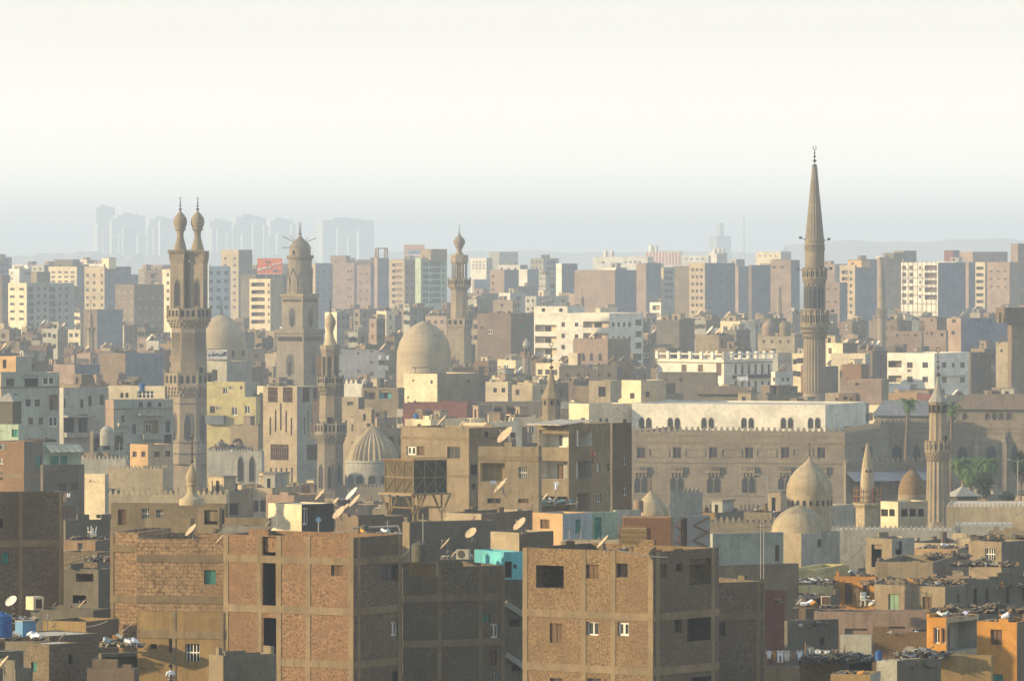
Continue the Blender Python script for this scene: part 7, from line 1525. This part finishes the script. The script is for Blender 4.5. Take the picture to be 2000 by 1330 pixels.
def rel(px, py):
    l = min(LM, key=lambda q: (q[0] - px) ** 2 + ((q[1] - py) * 1.6) ** 2); dx, dy = px - l[0], py - l[1]
    r = ('right of' if dx > 0 else 'left of') if abs(dx) > abs(dy) * 1.2 else ('below' if dy > 0 else 'above')
    if min(abs(dx), 999) > 12 and r in ('below', 'above') and abs(dx) > 25: r += (' and right of' if dx > 0 else ' and left of')
    return r + ' ' + l[2]
items = []
for b in FILL:
    ft = (' under ' + b.feat[0]) if b.feat else ''
    px = min(1995, max(5, b.px[0])); items.append((b.root, '%s %s%s' % (b.look[0], ('shack' if hasattr(b, 'shack') else 'house') if b.sc > 4.9 else 'apartment block', ft), px, b.px[1], b.look[1]))
for o, px, py, r, k in DISHES:
    if 'label' not in o or not o.get('label'): items.append((o, '%s satellite dish' % ('white' if k == 'white' else 'tan'), px, py, 'large' if r > 1.25 else 'small' if r < .8 else ''))
for o, nm, loc in AUTO:
    if not o.get('label'): items.append((o, nm, 1000 + F * loc[0] / loc[1], HZ + (H - loc[2]) * F / loc[1], ''))
grp = {}
for it in items: grp.setdefault((it[1], rel(it[2], it[3])), []).append(it)
for (nm, rl), L in grp.items():
    L.sort(key=lambda q: q[2])
    for i, it in enumerate(L):
        if len(L) == 1: s = '%s%s, %s' % (nm, '', rl)
        else:
            n_ = NUM[i] if i < len(NUM) else 'number %d' % (i + 1)
            s = '%s %s from the left, %s' % (n_, nm, rl)
        w = s.split()
        if len(w) > 16: s = s.replace(' from the left', '')
        if len(s.split()) > 16: s = s.replace(' and left of', '').replace(' and right of', '')
        it[0]['label'] = s
for k_ in DP:
    if k_ not in USED: bpy.data.objects.remove(DP[k_][0])
# ================================================================ air, light, camera
m = bpy.data.materials.new('haze_air'); m.use_nodes = True; nt = m.node_tree; nt.nodes.clear()
out = nt.nodes.new('ShaderNodeOutputMaterial'); pv = nt.nodes.new('ShaderNodeVolumePrincipled'); nt.links.new(pv.outputs[0], out.inputs['Volume'])
pv.inputs['Color'].default_value = HAZE_COL; pv.inputs['Density'].default_value = HAZE_D; pv.inputs['Anisotropy'].default_value = HAZE_G
me = bpy.data.meshes.new('haze'); X, Y0, Y1, Z0, Z1 = 11000, -120, 38500, -3, 142
me.from_pydata([(x, y, z) for z in (Z0, Z1) for y in (Y0, Y1) for x in (-X, X)], [], [(0, 2, 3, 1), (4, 5, 7, 6), (0, 1, 5, 4), (1, 3, 7, 5), (3, 2, 6, 7), (2, 0, 4, 6)])
o = bpy.data.objects.new('haze', me); me.materials.append(m); COL.objects.link(o); tag(o, 'pale smog hanging over the whole city', 'haze', None, 'stuff')
w = bpy.data.worlds.new('World'); S.world = w; w.use_nodes = True; nt = w.node_tree; bg = nt.nodes['Background']
sky = nt.nodes.new('ShaderNodeTexSky'); sky.sky_type = 'NISHITA'; sky.sun_disc = False
AZ, EL = radians(SUN_AZ), radians(SUN_EL)          # direction towards the sun: azimuth clockwise from +y
sky.sun_elevation = EL; sky.sun_rotation = AZ; sky.air_density = SKY_AIR; sky.dust_density = SKY_DUST; sky.ozone_density = 1.0
nt.links.new(sky.outputs[0], bg.inputs['Color']); bg.inputs['Strength'].default_value = SKY_S
tc = nt.nodes.new('ShaderNodeTexCoord'); sx = nt.nodes.new('ShaderNodeSeparateXYZ'); nt.links.new(tc.outputs['Generated'], sx.inputs[0])
m0 = nt.nodes.new('ShaderNodeMapRange'); nt.links.new(sx.outputs['Z'], m0.inputs[0]); m0.inputs[1].default_value = 0; m0.inputs[2].default_value = .035
lo = nt.nodes.new('ShaderNodeMix'); lo.data_type = 'RGBA'; nt.links.new(m0.outputs[0], lo.inputs[0]); lo.inputs[6].default_value = SKY_H; lo.inputs[7].default_value = SKY_C
mr = nt.nodes.new('ShaderNodeMapRange'); nt.links.new(sx.outputs['Z'], mr.inputs[0]); mr.inputs[1].default_value = .03; mr.inputs[2].default_value = .5
hz = nt.nodes.new('ShaderNodeMix'); hz.data_type = 'RGBA'; nt.links.new(mr.outputs[0], hz.inputs[0]); nt.links.new(lo.outputs[2], hz.inputs[6]); hz.inputs[7].default_value = SKY_TOP      # smog-white low sky, paler blue overhead
mx = nt.nodes.new('ShaderNodeMix'); mx.data_type = 'RGBA'; mx.inputs[0].default_value = SKY_MIX; nt.links.new(sky.outputs[0], mx.inputs[6]); nt.links.new(hz.outputs[2], mx.inputs[7]); nt.links.new(mx.outputs[2], bg.inputs['Color'])
sl = bpy.data.lights.new('sun', 'SUN'); sl.energy = SUN_E; sl.angle = radians(1.0); sl.color = SUN_C
so = bpy.data.objects.new('sun', sl); COL.objects.link(so)
from mathutils import Vector
dv = Vector((sin(AZ) * cos(EL), cos(AZ) * cos(EL), sin(EL))); so.rotation_euler = dv.to_track_quat('Z', 'Y').to_euler(); so.location = (-200, -100, 300)
cam = bpy.data.cameras.new('camera'); co = bpy.data.objects.new('camera', cam); COL.objects.link(co); S.camera = co
co.location = (0, 0, H); co.rotation_euler = (pi / 2, 0, 0); cam.sensor_width = 36; cam.sensor_fit = 'HORIZONTAL'; cam.lens = 36 * F / 2000; cam.shift_y = -(665 - HZ) / 2000
cam.clip_start = 5; cam.clip_end = 60000
v = S.view_settings; v.view_transform = 'Standard'; v.look = 'None'; v.gamma = 1; v.exposure = EXPO
S.cycles.max_bounces = 8; S.cycles.diffuse_bounces = 3; S.cycles.volume_bounces = 4; S.cycles.use_denoising = True; S.cycles.caustics_reflective = False; S.cycles.caustics_refractive = False
print('objects', len(bpy.data.objects), 'fill', len(FILL), 'dishes', len(DISHES))
